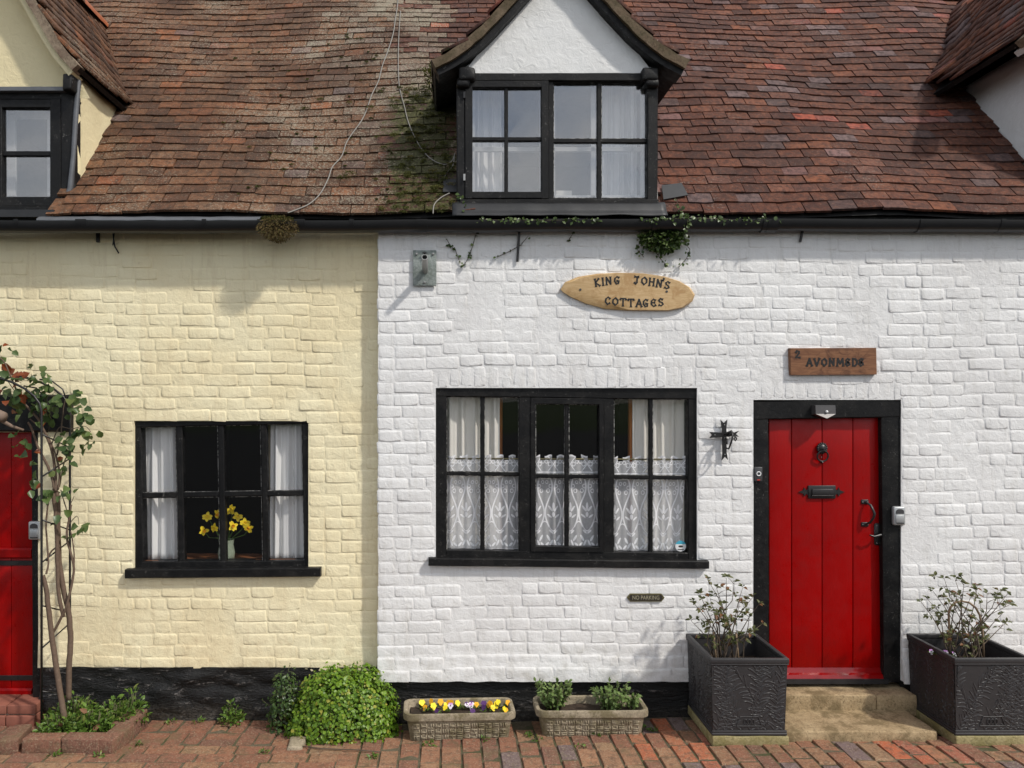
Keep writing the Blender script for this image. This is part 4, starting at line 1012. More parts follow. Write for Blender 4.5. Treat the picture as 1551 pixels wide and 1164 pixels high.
# knocker: lion mask with ring
kn = ZD(421, 240, yd); b = MB()
b.lathe([(.030, 0), (.034, .006), (.031, .016), (.020, .026), (.006, .031)], kn, 16, 'y')
for i in range(14):
    a = i * .449; p = kn + V((.029 * math.cos(a), -.012, .031 * math.sin(a))); b.lathe([(.0085, 0), (.0075, .006), (.003, .010)], p, 7, 'y')
for (dx, dz, r_, h) in ((-.010, .008, .006, .030), (.010, .008, .006, .030), (0, -.006, .009, .040), (-.008, -.014, .008, .034), (.008, -.014, .008, .034), (0, -.024, .007, .028)): b.lathe([(r_, .0), (r_, h * .7), (r_ * .5, h)], kn + V((dx, 0, dz)), 8, 'y')
rc = kn + V((0.0, -.022, -.052)); b.tube([rc + V((.036 * math.sin(i * .3307), -.006 * math.cos(i * .33), .036 * math.cos(i * .3307))) for i in range(20)], .0055, 7, False)
b.lathe([(.008, 0), (.009, .012), (.004, .020)], kn + V((0, 0, -.092)), 8, 'y')
part_mesh(b, 'knocker', 'iron', dr, 60)
b = MB()
for dz in (-.034, -.060, -.092): b.lathe([(.0035, 0), (.003, .004)], kn + V((0, -.020 if dz < -.08 else -.003, dz)), 8, 'y')
part_mesh(b, 'rivet', 'steel', dr)
# letter plate
b = MB(); A, B_ = ZD(371, 425, yd), ZD(472, 377, yd); b.rbox((A.x, yd - .012, A.z), (B_.x, yd + .002, B_.z), .004, (1, 1, 1))
for s in (-1, 1):
    xe = A.x if s < 0 else B_.x; zc = (A.z + B_.z) / 2
    b.prism([(xe - s * .004, zc - .024), (xe - s * .004, zc + .024), (xe + s * .012, zc + .010), (xe + s * .024, zc + .030), (xe + s * .030, zc + .012), (xe + s * .062, zc), (xe + s * .030, zc - .012), (xe + s * .024, zc - .030), (xe + s * .012, zc - .010)][::(1 if s > 0 else -1)], yd - .007, yd + .002)
lp = part_mesh(b, 'letter_plate', 'iron', dr, 30)
b = MB(); b.rbox((A.x + .022, yd - .022, A.z + .016), (B_.x - .020, yd - .010, B_.z - .022), .004, (1, 1, 1)); b.beam(V((A.x + .02, yd - .024, A.z + .020)), V((B_.x - .02, yd - .024, A.z + .020)), .006, .01, .002); part_mesh(b, 'letter_flap', 'iron', lp, 30)
# pull handle
b = MB(); c1, c2 = ZD(580, 437, yd), ZD(580, 520, yd)
for c_ in (c1, c2): b.rbox((c_.x - .024, yd - .008, c_.z - .015), (c_.x + .026, yd + .002, c_.z + .015), .005, (1, 1, 1))
b.tube([c1 + V((.004, -.006, 0)), c1 + V((.02, -.038, -.018)), c1 + V((.032, -.052, -.055)), c1.lerp(c2, .5) + V((.036, -.056, 0)), c2 + V((.032, -.050, .05)), c2 + V((.018, -.036, .018)), c2 + V((.004, -.006, 0))], [.006, .008, .008, .009, .008, .008, .006], 8)
hd = part_mesh(b, 'pull_handle', 'iron', dr, 50)
b = MB()
for c_ in (c1, c2):
    for dx in (-.016, .018): b.lathe([(.004, 0), (.003, .004)], c_ + V((dx, -.008, 0)), 8, 'y')
part_mesh(b, 'screw', 'steel', hd)
# latch
b = MB(); c_ = ZD(629, 556, yd); b.rbox((c_.x - .026, yd - .008, c_.z - .074), (c_.x + .026, yd + .002, c_.z + .074), .008, (1, 1, 2))
b.tube([c_ + V((0, -.005, .004)), c_ + V((-.004, -.045, .002)), c_ + V((-.05, -.050, -.008)), c_ + V((-.080, -.046, .002))], [.008, .008, .006, .005], 7)
lt = part_mesh(b, 'latch', 'iron', dr, 50); b = MB()
for dz in (-.058, .058):
    for dx in (-.012, .012): b.lathe([(.004, 0), (.003, .004)], c_ + V((dx, -.008, dz)), 8, 'y')
part_mesh(b, 'screw', 'steel', lt)
# lamp, bell, key safe
def key_safe(u, v, y, label):
    c_ = P(u, v, y); e = empty('key_safe', c_, label, 'key safe'); w, h = .040, .062
    b = MB(); b.rbox((c_.x - w, y - .030, c_.z - h), (c_.x + w, y + .004, c_.z + h), .012, (1, 1, 1)); world_parent(b.build('body', 'key_safe_grey', None, True, 45), e)
    b = MB(); b.prism([(c_.x - .026, c_.z + .016), (c_.x + .026, c_.z + .016)] + [(c_.x + .026 * math.cos(a * .393), c_.z + .030 + .018 * math.sin(a * .393)) for a in range(9)], y - .034, y - .028, .002); world_parent(b.build('dial_cover', 'key_safe_dark', None, False), e)
    b = MB(); b.rbox((c_.x - .028, y - .034, c_.z - .044), (c_.x + .028, y - .028, c_.z + .010), .004, (1, 1, 1)); world_parent(b.build('lid', 'key_safe_grey', None, True, 45), e)
    b = MB(); b.box(c_.x - .024, c_.x + .024, y - .036, y - .033, c_.z - .050, c_.z - .043); world_parent(b.build('logo_bar', 'key_safe_dark'), e)
key_safe(1359, 781, yj, 'grey key safe on the door frame right of the plank door'); 
bl = empty('doorbell', P(1147, 717, yj), 'small black doorbell with white ring on the left door jamb', 'doorbell'); c_ = P(1147, 717.5, yj)
b = MB(); b.rbox((c_.x - .026, yj - .022, c_.z - .050), (c_.x + .026, yj + .004, c_.z + .044), .005, (1, 1, 1)); world_parent(b.build('body', 'key_safe_dark', None, True, 40), bl)
b = MB(); q = V((c_.x, yj - .022, c_.z)); b.tube([q + V((.013 * math.cos(i * .3307), -.0015, .013 * math.sin(i * .3307))) for i in range(20)], .0035, 6, False); world_parent(b.build('ring', 'bell_ring', None, True), bl)
b = MB(); b.rbox((c_.x - .010, yj - .0235, c_.z - .044), (c_.x + .010, yj - .02, c_.z - .037), .001, (1, 1, 1)); world_parent(b.build('indicator', 'bell_red'), bl)
la = empty('porch_lamp', P(1248, 622, yj - .06), 'small metal sensor lamp on the lintel above the plank door', 'lamp'); A = P(1232, 633, yj - .03); B_ = P(1263, 614, yj - .03)
b = MB(); b.add([V((A.x, yj - .004, A.z + .02)), V((B_.x, yj - .004, A.z + .02)), V((B_.x, yj - .004, B_.z)), V((A.x, yj - .004, B_.z)), V((A.x + .004, yj - .05, B_.z)), V((B_.x, yj - .05, B_.z)), V((A.x + .004, yj - .055, A.z + .025)), V((B_.x, yj - .055, A.z + .025)), V(((A.x + B_.x) / 2, yj - .075, A.z - .004)), V(((A.x + B_.x) / 2, yj - .004, A.z - .002))],
      [(3, 2, 5, 4), (4, 5, 7, 6), (6, 7, 8), (0, 3, 4, 6), (1, 7, 5, 2), (0, 6, 8, 9), (1, 9, 8, 7)]); world_parent(b.build('housing', 'lamp_metal'), la)
b = MB(); b.lathe([(.010, 0), (.009, .006), (.004, .011)], P(1252, 624, yj - .055), 10, 'y'); world_parent(b.build('sensor', 'bell_ring', None, True), la)

# ------------------------------------------------------------------ the yellow cottage's stable door
yd2 = YW + .075; dl = sub('door', yellow); xr = XU(50, yd2); xl = xr - .74
for (z0, z1, nm) in ((ZV(838, yd2), ZV(650, yd2), 'upper_leaf'), (ZV(1062, yd2), ZV(846, yd2), 'lower_leaf')):
    for i in range(5):
        w = (xr - xl) / 5; b = MB(); b.rbox((xl + i * w + .001, yd2, z0), (xl + (i + 1) * w - .001, yd2 + .04, z1), .004, (1, 1, 4), .0006); part_mesh(b, 'board', 'red_paint', dl, 40)
for v0, v1 in ((830, 846), (1042, 1062)):
    b = MB(); b.beam(V((xl, yd2 - .022, (ZV(v0, yd2) + ZV(v1, yd2)) / 2)), V((xr, yd2 - .022, (ZV(v0, yd2) + ZV(v1, yd2)) / 2)), abs(ZV(v0, yd2) - ZV(v1, yd2)), .03, .012, 4); part_mesh(b, 'ledge', 'red_paint', dl)
for v0 in (853, 1027):
    z = ZV(v0, yd2); b = MB(); b.beam(V((xr - .45, yd2 - .006, z)), V((xr - .0, yd2 - .006, z)), .034, .008, .002, 3); b.lathe([(.005, 0), (.004, .004)], V((xr - .1, yd2 - .006, z)), 8, 'y'); part_mesh(b, 'strap_hinge', 'iron', dl)
fl = sub('door_frame', yellow)
b = MB(); wavy_beam(b, V((XU(57, YW), YW + .006, .13)), V((XU(55, YW), YW + .006, ZV(650, YW))), .075, .11, .010, 120, .12, 1); part_mesh(b, 'jamb', 'black_paint', fl)
b = MB(); wavy_beam(b, V((xl - .04, YW + .006, .13)), V((xl - .04, YW + .006, ZV(650, YW))), .08, .11, .008, 90, .12, -1); part_mesh(b, 'jamb', 'black_paint', fl)
zl0, zl1 = ZV(655, YW - .03), ZV(598, YW - .03)
b = MB(); b.beam(V((-3.85, YW - .03, (zl0 + zl1) / 2)), V((XU(108, YW - .03), YW - .03, (zl0 + zl1) / 2 - .0)), zl1 - zl0, .13, .012, 16, .006); part_mesh(b, 'lintel', 'black_paint', fl)
key_safe(55, 803, YW - .002, 'grey key safe on the black jamb beside the climbing rose')
# brick step below it
sp = empty('brick_doorstep', (-3.2, .0, 0), 'red brick doorstep below the stable door at the left edge', 'step')
x = -3.75; 
while x < XU(58, 0):
    L = min(.215, XU(60, 0) - x)
    for (z0, z1) in ((-.02, .070), (.078, .138)):
        b = MB(); b.rbox((x, -.05 if z0 < 0 else -.035, z0), (x + L - .008, .20, z1), .005, (1, 1, 1), .002); world_parent(b.build('brick', 'brick_step', None, True, 40), sp)
    x += .215
b = MB(); b.box(-3.74, XU(58, 0) - .012, -.02, .19, -.02, .125); world_parent(b.build('mortar_bed', 'pale_mortar'), sp)

# ================================================================== dormers
def zmain(y): return EZ + (y - EY) * math.tan(PITCH)
def offset_profile(prof, d):
    """the roof line moved inwards (down) by d, square to itself"""
    out = []
    for i, (x, z) in enumerate(prof):
        a = prof[max(0, i - 1)]; c_ = prof[min(len(prof) - 1, i + 1)]; tx, tz = c_[0] - a[0], c_[1] - a[1]; l = math.hypot(tx, tz)
        if i == 0: out.append((0.0, z - d / max(.3, abs(tx) / l)))
        else: out.append((x + d * tz / l, z - d * tx / l) if True else 0)
    return [(max(0.0, x), z) for x, z in out]
def refine(prof, n):
    pts = [V((a, b)) for a, b in prof]; out = []
    L = [0]
    for i in range(len(pts) - 1): L.append(L[-1] + (pts[i + 1] - pts[i]).length)
    def at(l):
        l = max(0, min(L[-1], l))
        for i in range(len(pts) - 1):
            if l <= L[i + 1] + 1e-9: return pts[i].lerp(pts[i + 1], (l - L[i]) / (L[i + 1] - L[i]))
        return pts[-1]
    return at, L[-1], [tuple(at(L[-1] * i / n)) for i in range(n + 1)]
def ribbon(b, A, B_, cx, s, y0, y1):
    """solid band between two roof lines"""
    n = len(A); vs = []
    for (a, c_) in zip(A, B_): vs += [V((cx + s * a[0], y0, a[1])), V((cx + s * c_[0], y0, c_[1])), V((cx + s * c_[0], y1, c_[1])), V((cx + s * a[0], y1, a[1]))]
    fs = [(i * 4 + j, i * 4 + (j + 1) % 4, (i + 1) * 4 + (j + 1) % 4, (i + 1) * 4 + j) for i in range(n - 1) for j in range(4)] + [(0, 1, 2, 3), tuple((n - 1) * 4 + j for j in range(4))]
    if s < 0: fs = [f[::-1] for f in fs]
    b.add(vs, fs)
def dormer(root, key, prof, plaster, tilem, tri, yv, zb, zt, ridge_orange, lift, gable_y):
    d = DORM[key]; cx, hw, yf = d['cx'], d['hw'], d['yf']; dm = sub('dormer', root)
    at, L, fine = refine(prof, 24)
    # cheeks
    for s in (-1, 1):
        b = MB(); n = 14; vs = []
        ymax = (zt - EZ) / math.tan(PITCH) + EY + .08
        for i in range(n + 1):
            y = yf + .03 + (ymax - yf - .03) * i / n; zlow = max(zb, zmain(y) - .06)
            for k in range(9):
                z = zlow + (max(zlow, zt + .10) - zlow) * k / 8; bulge = .010 * pnoise(V((y * 5, z * 5, s))) - (.022 * ease(z, zt - .15, zt) * (s < 0))
                vs.append(V((cx + s * (hw + bulge), y, z)))
        fs = [(i * 9 + k, i * 9 + k + 1, (i + 1) * 9 + k + 1, (i + 1) * 9 + k) for i in range(n) for k in range(8)]
        if s > 0: fs = [f[::-1] for f in fs]
        b.add(vs, fs); o = b.build('cheek', plaster, dm, True); md = o.modifiers.new('thickness', 'SOLIDIFY'); md.thickness = .05; md.offset = -1
    # roof boarding, soffit, verge, bargeboards
    u1, u2, u3, u4 = offset_profile(fine, .012), offset_profile(fine, .045), offset_profile(fine, .064), offset_profile(fine, .104)
    for s in (-1, 1):
        b = MB(); ribbon(b, u1, u2, cx, s, yv + .05, 1.75); b.build('soffit', 'dormer_black', dm, True, 40)
        b = MB(); ribbon(b, offset_profile(fine, .006), u3, cx, s, yv + .004, yv + .10)
        b.v = [tuple(V(p) + V((pnoise(V(p) * 30) * .006, min(0, pnoise(V(p) * 22)) * .008, pnoise(V(p) * 26 + V((5, 5, 5))) * .007))) for p in b.v]
        b.build('verge_mortar', 'verge_mortar' if key == 'mid' else 'pale_verge', dm, True, 40)
        b = MB(); ribbon(b, u3, u4, cx, s, yv + .030, yv + .16); b.build('bargeboard', 'dormer_black' if key == 'mid' else plaster, dm, True, 40)
    # gable panel
    (tx, tz), (ax_, az) = tri
    b = MB(); n = 16
    vs = []; fs = []
    for k in range(n + 1):
        t = k / n; w = (tx + .10) * (1 - t) + .0; z = tz - .03 + (az + .12 - tz + .03) * t
        for i in range(n + 1): x = cx + w * (2 * i / n - 1); vs.append(V((x, gable_y + .006 * pnoise(V((x * 4, z * 4, 2))), z)))
    fs = [(k * (n + 1) + i, k * (n + 1) + i + 1, (k + 1) * (n + 1) + i + 1, (k + 1) * (n + 1) + i) for k in range(n) for i in range(n)]
    b.add(vs, fs); b.build('gable_panel', plaster, dm, True)
    # tiles on both slopes
    nrow = int(L / .1)
    for s in (-1, 1):
        for r_ in range(nrow):
            l = L + .02 - r_ * .1; q0 = at(l); q1 = at(l - .12); up2 = (q1 - q0).normalized()
            y = yv + (0.0 if r_ % 2 else .082) ; first = True
            while y < 1.75:
                wd = .164
                yc_ = y if not (first and r_ % 2 == 0) else y
                x, z = q0.x, q0.y
                if z < zmain(yc_) - .05: break
                gap = z - zmain(yc_); lf = lift * ease(.45 - gap, 0, .45) + .008 * pnoise(V((yc_ * 3, l * 3, s)))
                up = V((s * up2.x, 0, up2.y)); xa = V((0, -s, 0)) if s < 0 else V((0, 1, 0))
                xa = V((0, 1, 0)) if s > 0 else V((0, -1, 0))
                nn = xa.cross(up).normalized()
                if nn.z < 0: xa = -xa; nn = xa.cross(up).normalized()
                p = V((cx + s * x, yc_ + .082, z)) + nn * .006 + V((0, -.3, 1)).normalized() * lf
                tl = Matrix.Rotation(-R(5.5) + rnd.uniform(-.02, .014), 4, 'X') @ Matrix.Rotation(rnd.uniform(-.015, .015), 4, 'Y')
                tq = rnd.choice(TILE_ME[tilem]); o = bpy.data.objects.new('tile', tq); COL.objects.link(o); o.parent = dm; o.matrix_basis = frame(p, xa, up, nn) @ tl; tone(o, rpick())
                y += wd + rnd.uniform(0, .004); first = False
    # ridge
    y = yv - .01; ze = prof[0][1]; k = 0
    yend = (ze - EZ) / math.tan(PITCH) + EY + .12
    while y < yend:
        L2 = min(.3, yend - y); b = MB(); n = 8; vs = []
        for e in (0, L2 + .01):
            for rr in (.092, .078):
                for q in range(n + 1): a = math.pi * q / n; vs.append(V((cx + rr * math.cos(a), y + e, ze - .045 + rr * math.sin(a) + .004 * (k % 2))))
        m = n + 1; fs = [(q, q + 1, 2 * m + q + 1, 2 * m + q) for q in range(n)] + [(q, m + q, m + q + 1, q + 1) for q in range(n)] + [(2 * m + q, 2 * m + q + 1, 3 * m + q + 1, 3 * m + q) for q in range(n)]
        b.add(vs, fs); tone(b.build('ridge_tile', 'orange_tile' if ridge_orange and y + .65 > yend else tilem, dm, True, 40), rpick()); y += .3; k += 1
    # attic room behind the window
    b = MB(); b.box(cx - hw + .06, cx + hw - .06, yf + .09, 2.2, zb - .05, zt + .05)
    b.f = [f for i, f in enumerate(b.f) if i != 2]; b.t = b.t[:5]; b.build('attic_room', 'attic_wall', dm)
    return dm
TILE_ME = {}
for mt in ('brown_tile', 'red_tile', 'old_tile'):
    TILE_ME[mt] = []
    for tb in TILES[:6]:
        me = tb.mesh('tile'); me.materials.append(M[mt]); TILE_ME[mt].append(me)
profM = [(0, 5.13), (.20, 4.895), (.38, 4.69), (.53, 4.53), (.64, 4.435), (.73, 4.375), (.83, 4.325)]
profL = [(0, 5.40), (.25, 4.93), (.42, 4.62), (.52, 4.46), (.62, 4.34)]
profR = [(0, 5.60), (.30, 5.19), (.52, 4.86), (.66, 4.68), (.82, 4.53)]
DM = dormer(white, 'mid', profM, 'white_render', 'red_tile', ((.547, 4.277), (0, 4.94)), -.125, 3.30, 4.28, False, .06, -.025)
DL = dormer(yellow, 'left', profL, 'yellow_render', 'brown_tile', ((.525, 4.20), (0, 5.2)), -.02, 3.36, 4.24, True, .05, .13)
DR = dormer(white, 'right', profR, 'white_render', 'red_tile', ((.56, 4.46), (0, 5.4)), -.02, 3.36, 4.50, True, .10, .13)

# ---- middle dormer window
def ZM(x, y, yd): return P(640 + x / 3.326, y / 3.326, yd)
yf = -.02; K = 'dormer_black'
def mem(dm, nm, Z, r4, y, dep, ch=.004, jit=.002, mat=K): b = MB(); member(b, Z, *r4, y, dep, ch, jit); return part_mesh(b, nm, mat, dm)
mem(DM, 'post', ZM, (172, 395, 216, 1030), yf - .006, .09, .007, .004); mem(DM, 'post', ZM, (1132, 395, 1186, 1030), yf - .006, .09, .007, .004)
mem(DM, 'head', ZM, (200, 368, 1160, 408), yf - .016, .10, .005, .003); mem(DM, 'mullion', ZM, (634, 404, 660, 1004), yf, .08)
mem(DM, 'rail', ZM, (656, 402, 1136, 421), yf + .006, .06, .003); mem(DM, 'rail', ZM, (656, 999, 1140, 1024), yf + .006, .06, .003)
b = MB()
for r4 in ((214, 405, 252, 1000), (599, 405, 636, 1000), (250, 405, 601, 441), (250, 966, 601, 1000)): member(b, ZM, *r4, yf - .014, .05, .004, .0008)
part_mesh(b, 'casement', K, DM)
for r4 in ((413, 440, 431, 968), (250, 691, 602, 711)): mem(DM, 'glazing_bar', ZM, r4, yf - .004 + (.002 if r4[0] == 250 else 0), .035, .004, .0008)
for r4 in ((880, 420, 901, 1002), (656, 700, 1138, 720)): mem(DM, 'glazing_bar', ZM, r4, yf + .010 + (.002 if r4[0] == 656 else 0), .035, .004, .0015)
pt = MB()
for (x0, x1, y0, y1) in ((252, 413, 441, 691), (431, 599, 441, 691), (252, 413, 711, 966), (431, 599, 711, 966)): pane(ZM, x0, y0, x1, y1, yf + .014, DM, 'double_glass')
for (x0, x1, y0, y1) in ((660, 880, 421, 700), (901, 1132, 421, 700), (660, 880, 720, 999), (901, 1132, 720, 999)):
    pane(ZM, x0, y0, x1, y1, yf + .028, DM, 'double_glass'); putty(pt, ZM, x0, y0, x1, y1, yf + .022)
pt.build('putty', 'putty', DM)
for (x0, x1, s) in ((180, 265, -1), (1104, 1188, 1)):
    A = ZM((x0 + x1) / 2, 370, yf - .05); b = MB(); b.rbox((A.x - .055, yf - .060, A.z - .045), (A.x + .055, yf + .05, A.z + .040), .018, (2, 2, 2), .010, 14)
    b.rbox((A.x + s * .02 - .05, yf - .05, A.z - .085), (A.x + s * .02 + .045, yf + .04, A.z - .03), .02, (1, 1, 1), .008, 14); part_mesh(b, 'corbel', K, DM, 60)
for x in (211,):
    for y in (480, 895): b = MB(); c_ = ZM(x, y, yf - .016); b.rbox((c_.x - .008, c_.y - .006, c_.z - .022), (c_.x + .006, c_.y + .004, c_.z + .022), .002, (1, 1, 1)); b.build('hinge', 'steel' if y > 600 else 'iron', DM)
# sill and dark lead apron over the eaves tiles
mem(DM, 'sill', ZM, (190, 1003, 1190, 1042), yf - .030, .12, .006, .003)
b = MB(); nx = 40; vs = []
x0, x1 = ZM(150, 0, yf).x, ZM(1215, 0, yf).x
for i in range(nx + 1):
    x = x0 + (x1 - x0) * i / nx; e = .006 * pnoise(V((x * 7, 0, 3))); f2 = .012 * pnoise(V((x * 5, 4, 3)))
    for (y, z) in ((yf - .02, 3.425), (yf - .045, 3.405), (yf - .062, 3.365), (yf - .066, 3.358), (-.105, 3.338 + f2 * .4), (-.118, 3.322 + f2)): vs.append(V((x, y - e, z)))
b.add(vs, [(i * 6 + j, i * 6 + j + 1, i * 6 + j + 7, i * 6 + j + 6) for i in range(nx) for j in range(5)]); o = b.build('lead_apron', 'dark_lead', DM, True, 40); md = o.modifiers.new('t', 'SOLIDIFY'); md.thickness = .004
for (ua, va, ub, vb, uc, vc_, ud, vd) in ((672, 285, 694, 285, 700, 303, 671, 302), (1000, 290, 1030, 286, 1040, 303, 1003, 310)):
    b = MB(); q = [roof_uv(a, c_, .05 if i < 2 else .045) for i, (a, c_) in enumerate(((ua, va), (ub, vb), (uc, vc_), (ud, vd)))]; n = (q[1] - q[0]).cross(q[3] - q[0]).normalized()
    if n.y > 0: n = -n
    b.add([p + n * .003 for p in q] + [p - n * .003 for p in q], [(0, 1, 2, 3), (7, 6, 5, 4), (0, 4, 5, 1), (1, 5, 6, 2), (2, 6, 7, 3), (3, 7, 4, 0)]); b.build('lead_soaker', 'dark_lead', DM)
# secondary glazing frames a hand behind the panes
b = MB()
for r4 in ((225, 420, 262, 1000), (590, 420, 640, 1000), (640, 420, 668, 1000), (848, 430, 872, 1000), (1048, 430, 1064, 1000), (1100, 420, 1140, 1000), (225, 405, 1140, 428), (240, 742, 1100, 764), (225, 985, 1140, 1010)): member(b, ZM, *r4, yf + .10, .02, .002, 0)
b.build('secondary_glazing', 'secondary_frame', DM)
yc = yf + .19
curtain('curtain', ZM(262, 0, yc).x - .02, ZM(395, 0, yc).x, 3.39, 4.27, yc, 4, .014, 'white_curtain', 'white curtain at the left of the middle dormer window', None, 31, .01)
curtain('curtain', ZM(905, 0, yc).x, ZM(1075, 0, yc).x, 3.39, 4.27, yc, 5, .014, 'white_curtain', 'white curtain at the right of the middle dormer window', None, 33, .01)
b = MB(); c_ = ZM(712, 975, yf + .16); b.rbox((c_.x - .055, c_.y, 3.40), (c_.x + .055, c_.y + .05, c_.z + .02), .006, (1, 1, 1)); tag(b.build('book', 'cream_curtain', None, True, 40), 'pale box standing on the middle dormer window sill', 'box')

# ---- left dormer window
def ZL(x, y, yd): return P(x / 3.2325, y / 3.2325, yd)
yf = DORM['left']['yf']
mem(DL, 'post', ZL, (298, 430, 366, 1000), yf - .01, .08, .005, .002); cxm = 2 * (DORM['left']['cx'])
o = mem(DL, 'head', ZL, (-700, 430, 366, 488), yf - .006, .09, .005, .002)
b = MB(); member(b, ZL, -700, 424, 320, 446, yf - .045, .06, .003, .002); part_mesh(b, 'head_lead', 'lead', DL)
mem(DL, 'stile', ZL, (244, 486, 298, 1010), yf - .004, .06); mem(DL, 'rail', ZL, (-700, 486, 246, 528), yf - .003, .06); mem(DL, 'rail', ZL, (-700, 964, 246, 1012), yf - .003, .06)
mem(DL, 'mullion', ZL, (-45, 486, 8, 1010), yf - .004, .06); mem(DL, 'mullion', ZL, (-400, 486, -340, 1010), yf - .004, .06); mem(DL, 'post', ZL, (-720, 430, -650, 1000), yf - .01, .08)
mem(DL, 'glazing_bar', ZL, (5, 740, 247, 764), yf + .006, .035, .004, .0015); mem(DL, 'glazing_bar', ZL, (-342, 740, -43, 764), yf + .006, .035, .004, .0015); mem(DL, 'glazing_bar', ZL, (-652, 740, -398, 764), yf + .006, .035, .004, .0015)
for (x0, x1) in ((8, 244), (-340, -45), (-650, -400)):
    for (y0, y1) in ((528, 740), (764, 964)): pane(ZL, x0, y0, x1, y1, yf + .024, DL, 'double_glass')
mem(DL, 'sill', ZL, (-730, 1010, 330, 1062), yf - .05, .10, .005, .003)
b = MB(); A = ZL(342, 410, yf - .06); b.rbox((A.x - .032, yf - .10, A.z - .055), (A.x + .032, yf + .03, A.z + .055), .016, (1, 1, 1), .006); part_mesh(b, 'corbel', K, DL, 60)
b = MB(); b.tube([ZL(386, 395, yf - .005), ZL(372, 560, yf - .012), ZL(360, 760, yf - .014), ZL(345, 925, yf - .016), ZL(322, 965, yf - .03)], [.016, .018, .016, .020, .012], 8); part_mesh(b, 'lead_strip', 'lead', DL, 60)
b = MB()
for r4 in ((5, 560, 75, 960), (75, 540, 250, 580), (230, 570, 255, 960)): member(b, ZL, *r4, yf + .12, .02, .002, 0)
b.build('secondary_glazing', 'secondary_frame', DL)
# apron under the left dormer
b = MB(); b.box(-3.7, XU(95, .05), -.06, .10, 3.325, 3.372); b.build('apron', 'dark_lead', DL)
# right dormer's front (just outside the photograph)
yf = DORM['right']['yf']; cx = DORM['right']['cx']
for (x0, x1, z0, z1, y) in ((-.55, -.47, 3.36, 4.5, -.006), (.47, .55, 3.36, 4.5, -.006), (-.55, .55, 4.42, 4.50, -.012), (-.60, .60, 3.36, 3.45, -.03), (-.03, .03, 3.42, 4.45, .0)):
    b = MB(); b.rbox((cx + x0, yf + y, z0), (cx + x1, yf + .08, z1), .006, (1, 1, 1)); b.build('frame', K, DR, True, 40)
for (x0, x1) in ((-.47, -.03), (.03, .47)):
    b = MB(); b.box(cx + x0, cx + x1, yf + .03, yf + .034, 3.45, 4.42); b.build('pane', 'double_glass', DR)

# ================================================================== lettering
GL = {   # strokes in a unit box, uncial hand
 'K': [[(.12, 0), (.12, 1)], [(.75, .98), (.14, .48), (.8, .0)]], 'I': [[(.3, 0), (.3, 1)]], 'N': [[(.1, 0), (.12, 1), (.8, .05), (.82, 1)]],
 'G': [[(.82, .86), (.5, 1), (.15, .75), (.1, .35), (.4, .0), (.72, .06), (.8, .42), (.5, .42)]], 'J': [[(.1, .98), (.75, .98)], [(.5, .98), (.5, .2), (.3, .0), (.08, .18)]],
 'O': [[(.5, 1), (.12, .72), (.1, .32), (.5, 0), (.88, .3), (.88, .7), (.5, 1)]], 'H': [[(.12, 0), (.12, 1)], [(.82, 0), (.82, 1)], [(.12, .52), (.82, .52)]], "'": [[(.2, 1), (.12, .72)]],
 'S': [[(.78, .85), (.45, 1), (.14, .78), (.3, .56), (.68, .42), (.8, .2), (.45, .0), (.1, .14)]], 'C': [[(.82, .8), (.5, 1), (.14, .72), (.12, .3), (.5, 0), (.82, .2)]],
 'T': [[(.02, .86), (.12, 1), (.92, 1), (.98, .86)], [(.5, 1), (.5, 0)]], 'A': [[(.02, .02), (.48, 1), (.92, 0)], [(.2, .35), (.76, .35)]], 'E': [[(.8, .82), (.5, 1), (.14, .75), (.12, .28), (.5, 0), (.82, .18)], [(.14, .52), (.68, .52)]],
 'V': [[(.02, .98), (.45, 0), (.92, 1)]], 'M': [[(.04, 0), (.14, 1), (.5, .3), (.86, 1), (.96, 0)]], 'D': [[(.15, 0), (.15, 1), (.55, .95), (.88, .65), (.85, .28), (.5, 0), (.15, 0)]],
 'e': [[(.78, .84), (.45, 1), (.18, .8), (.32, .55), (.55, .52)], [(.32, .54), (.10, .28), (.42, 0), (.8, .18), (.72, .42), (.45, .45)]], '2': [[(.1, .78), (.3, 1), (.7, .92), (.72, .65), (.1, .05), (.88, .05)]],
}
def glyph(b, ch, c, h, y, st, tilt=0.0, asp=.85):
    w = h * asp; ca, sa = math.cos(tilt), math.sin(tilt)
    def tr(p): x, z = (p[0] - .48) * w, (p[1] - .5) * h; return (c.x + x * ca - z * sa, c.z + x * sa + z * ca)
    for s in GL[ch]:
        pts = [V(tr(p)) for p in s]
        for i in range(len(pts) - 1):
            p, q = pts[i], pts[i + 1]; d = (q - p); l = d.length; d.normalize(); n = V((-d.y, d.x)); th = st * (1.05 if abs(d.y) > abs(d.x) else .8) / 2
            p2, q2 = p - d * st * .35, q + d * st * .35
            b.prism([tuple(p2 - n * th), tuple(q2 - n * th), tuple(q2 + n * th), tuple(p2 + n * th)], y - .0003 * (i % 3), y + .004)
        for e, o in ((pts[0], pts[1]), (pts[-1], pts[-2])):       # wedge serifs
            if (pts[0] - pts[-1]).length < 1e-6: continue
            d = (e - o).normalized(); n = V((-d.y, d.x)); b.prism([tuple(e - d * st * .7 - n * st * .45), tuple(e + d * st * .35 - n * st * .85), tuple(e + d * st * .35 + n * st * .85), tuple(e - d * st * .7 + n * st * .45)], y - .0011, y + .004)
ys = -.034
def ZS(x, y, yd): return P(840 + x / 3.102, 400 + y / 3.102, yd)
pl = empty('name_plaque', ZS(345, 130, -.02), "pale oval wooden plaque reading KING JOHN'S COTTAGES above the wide window", 'plaque')
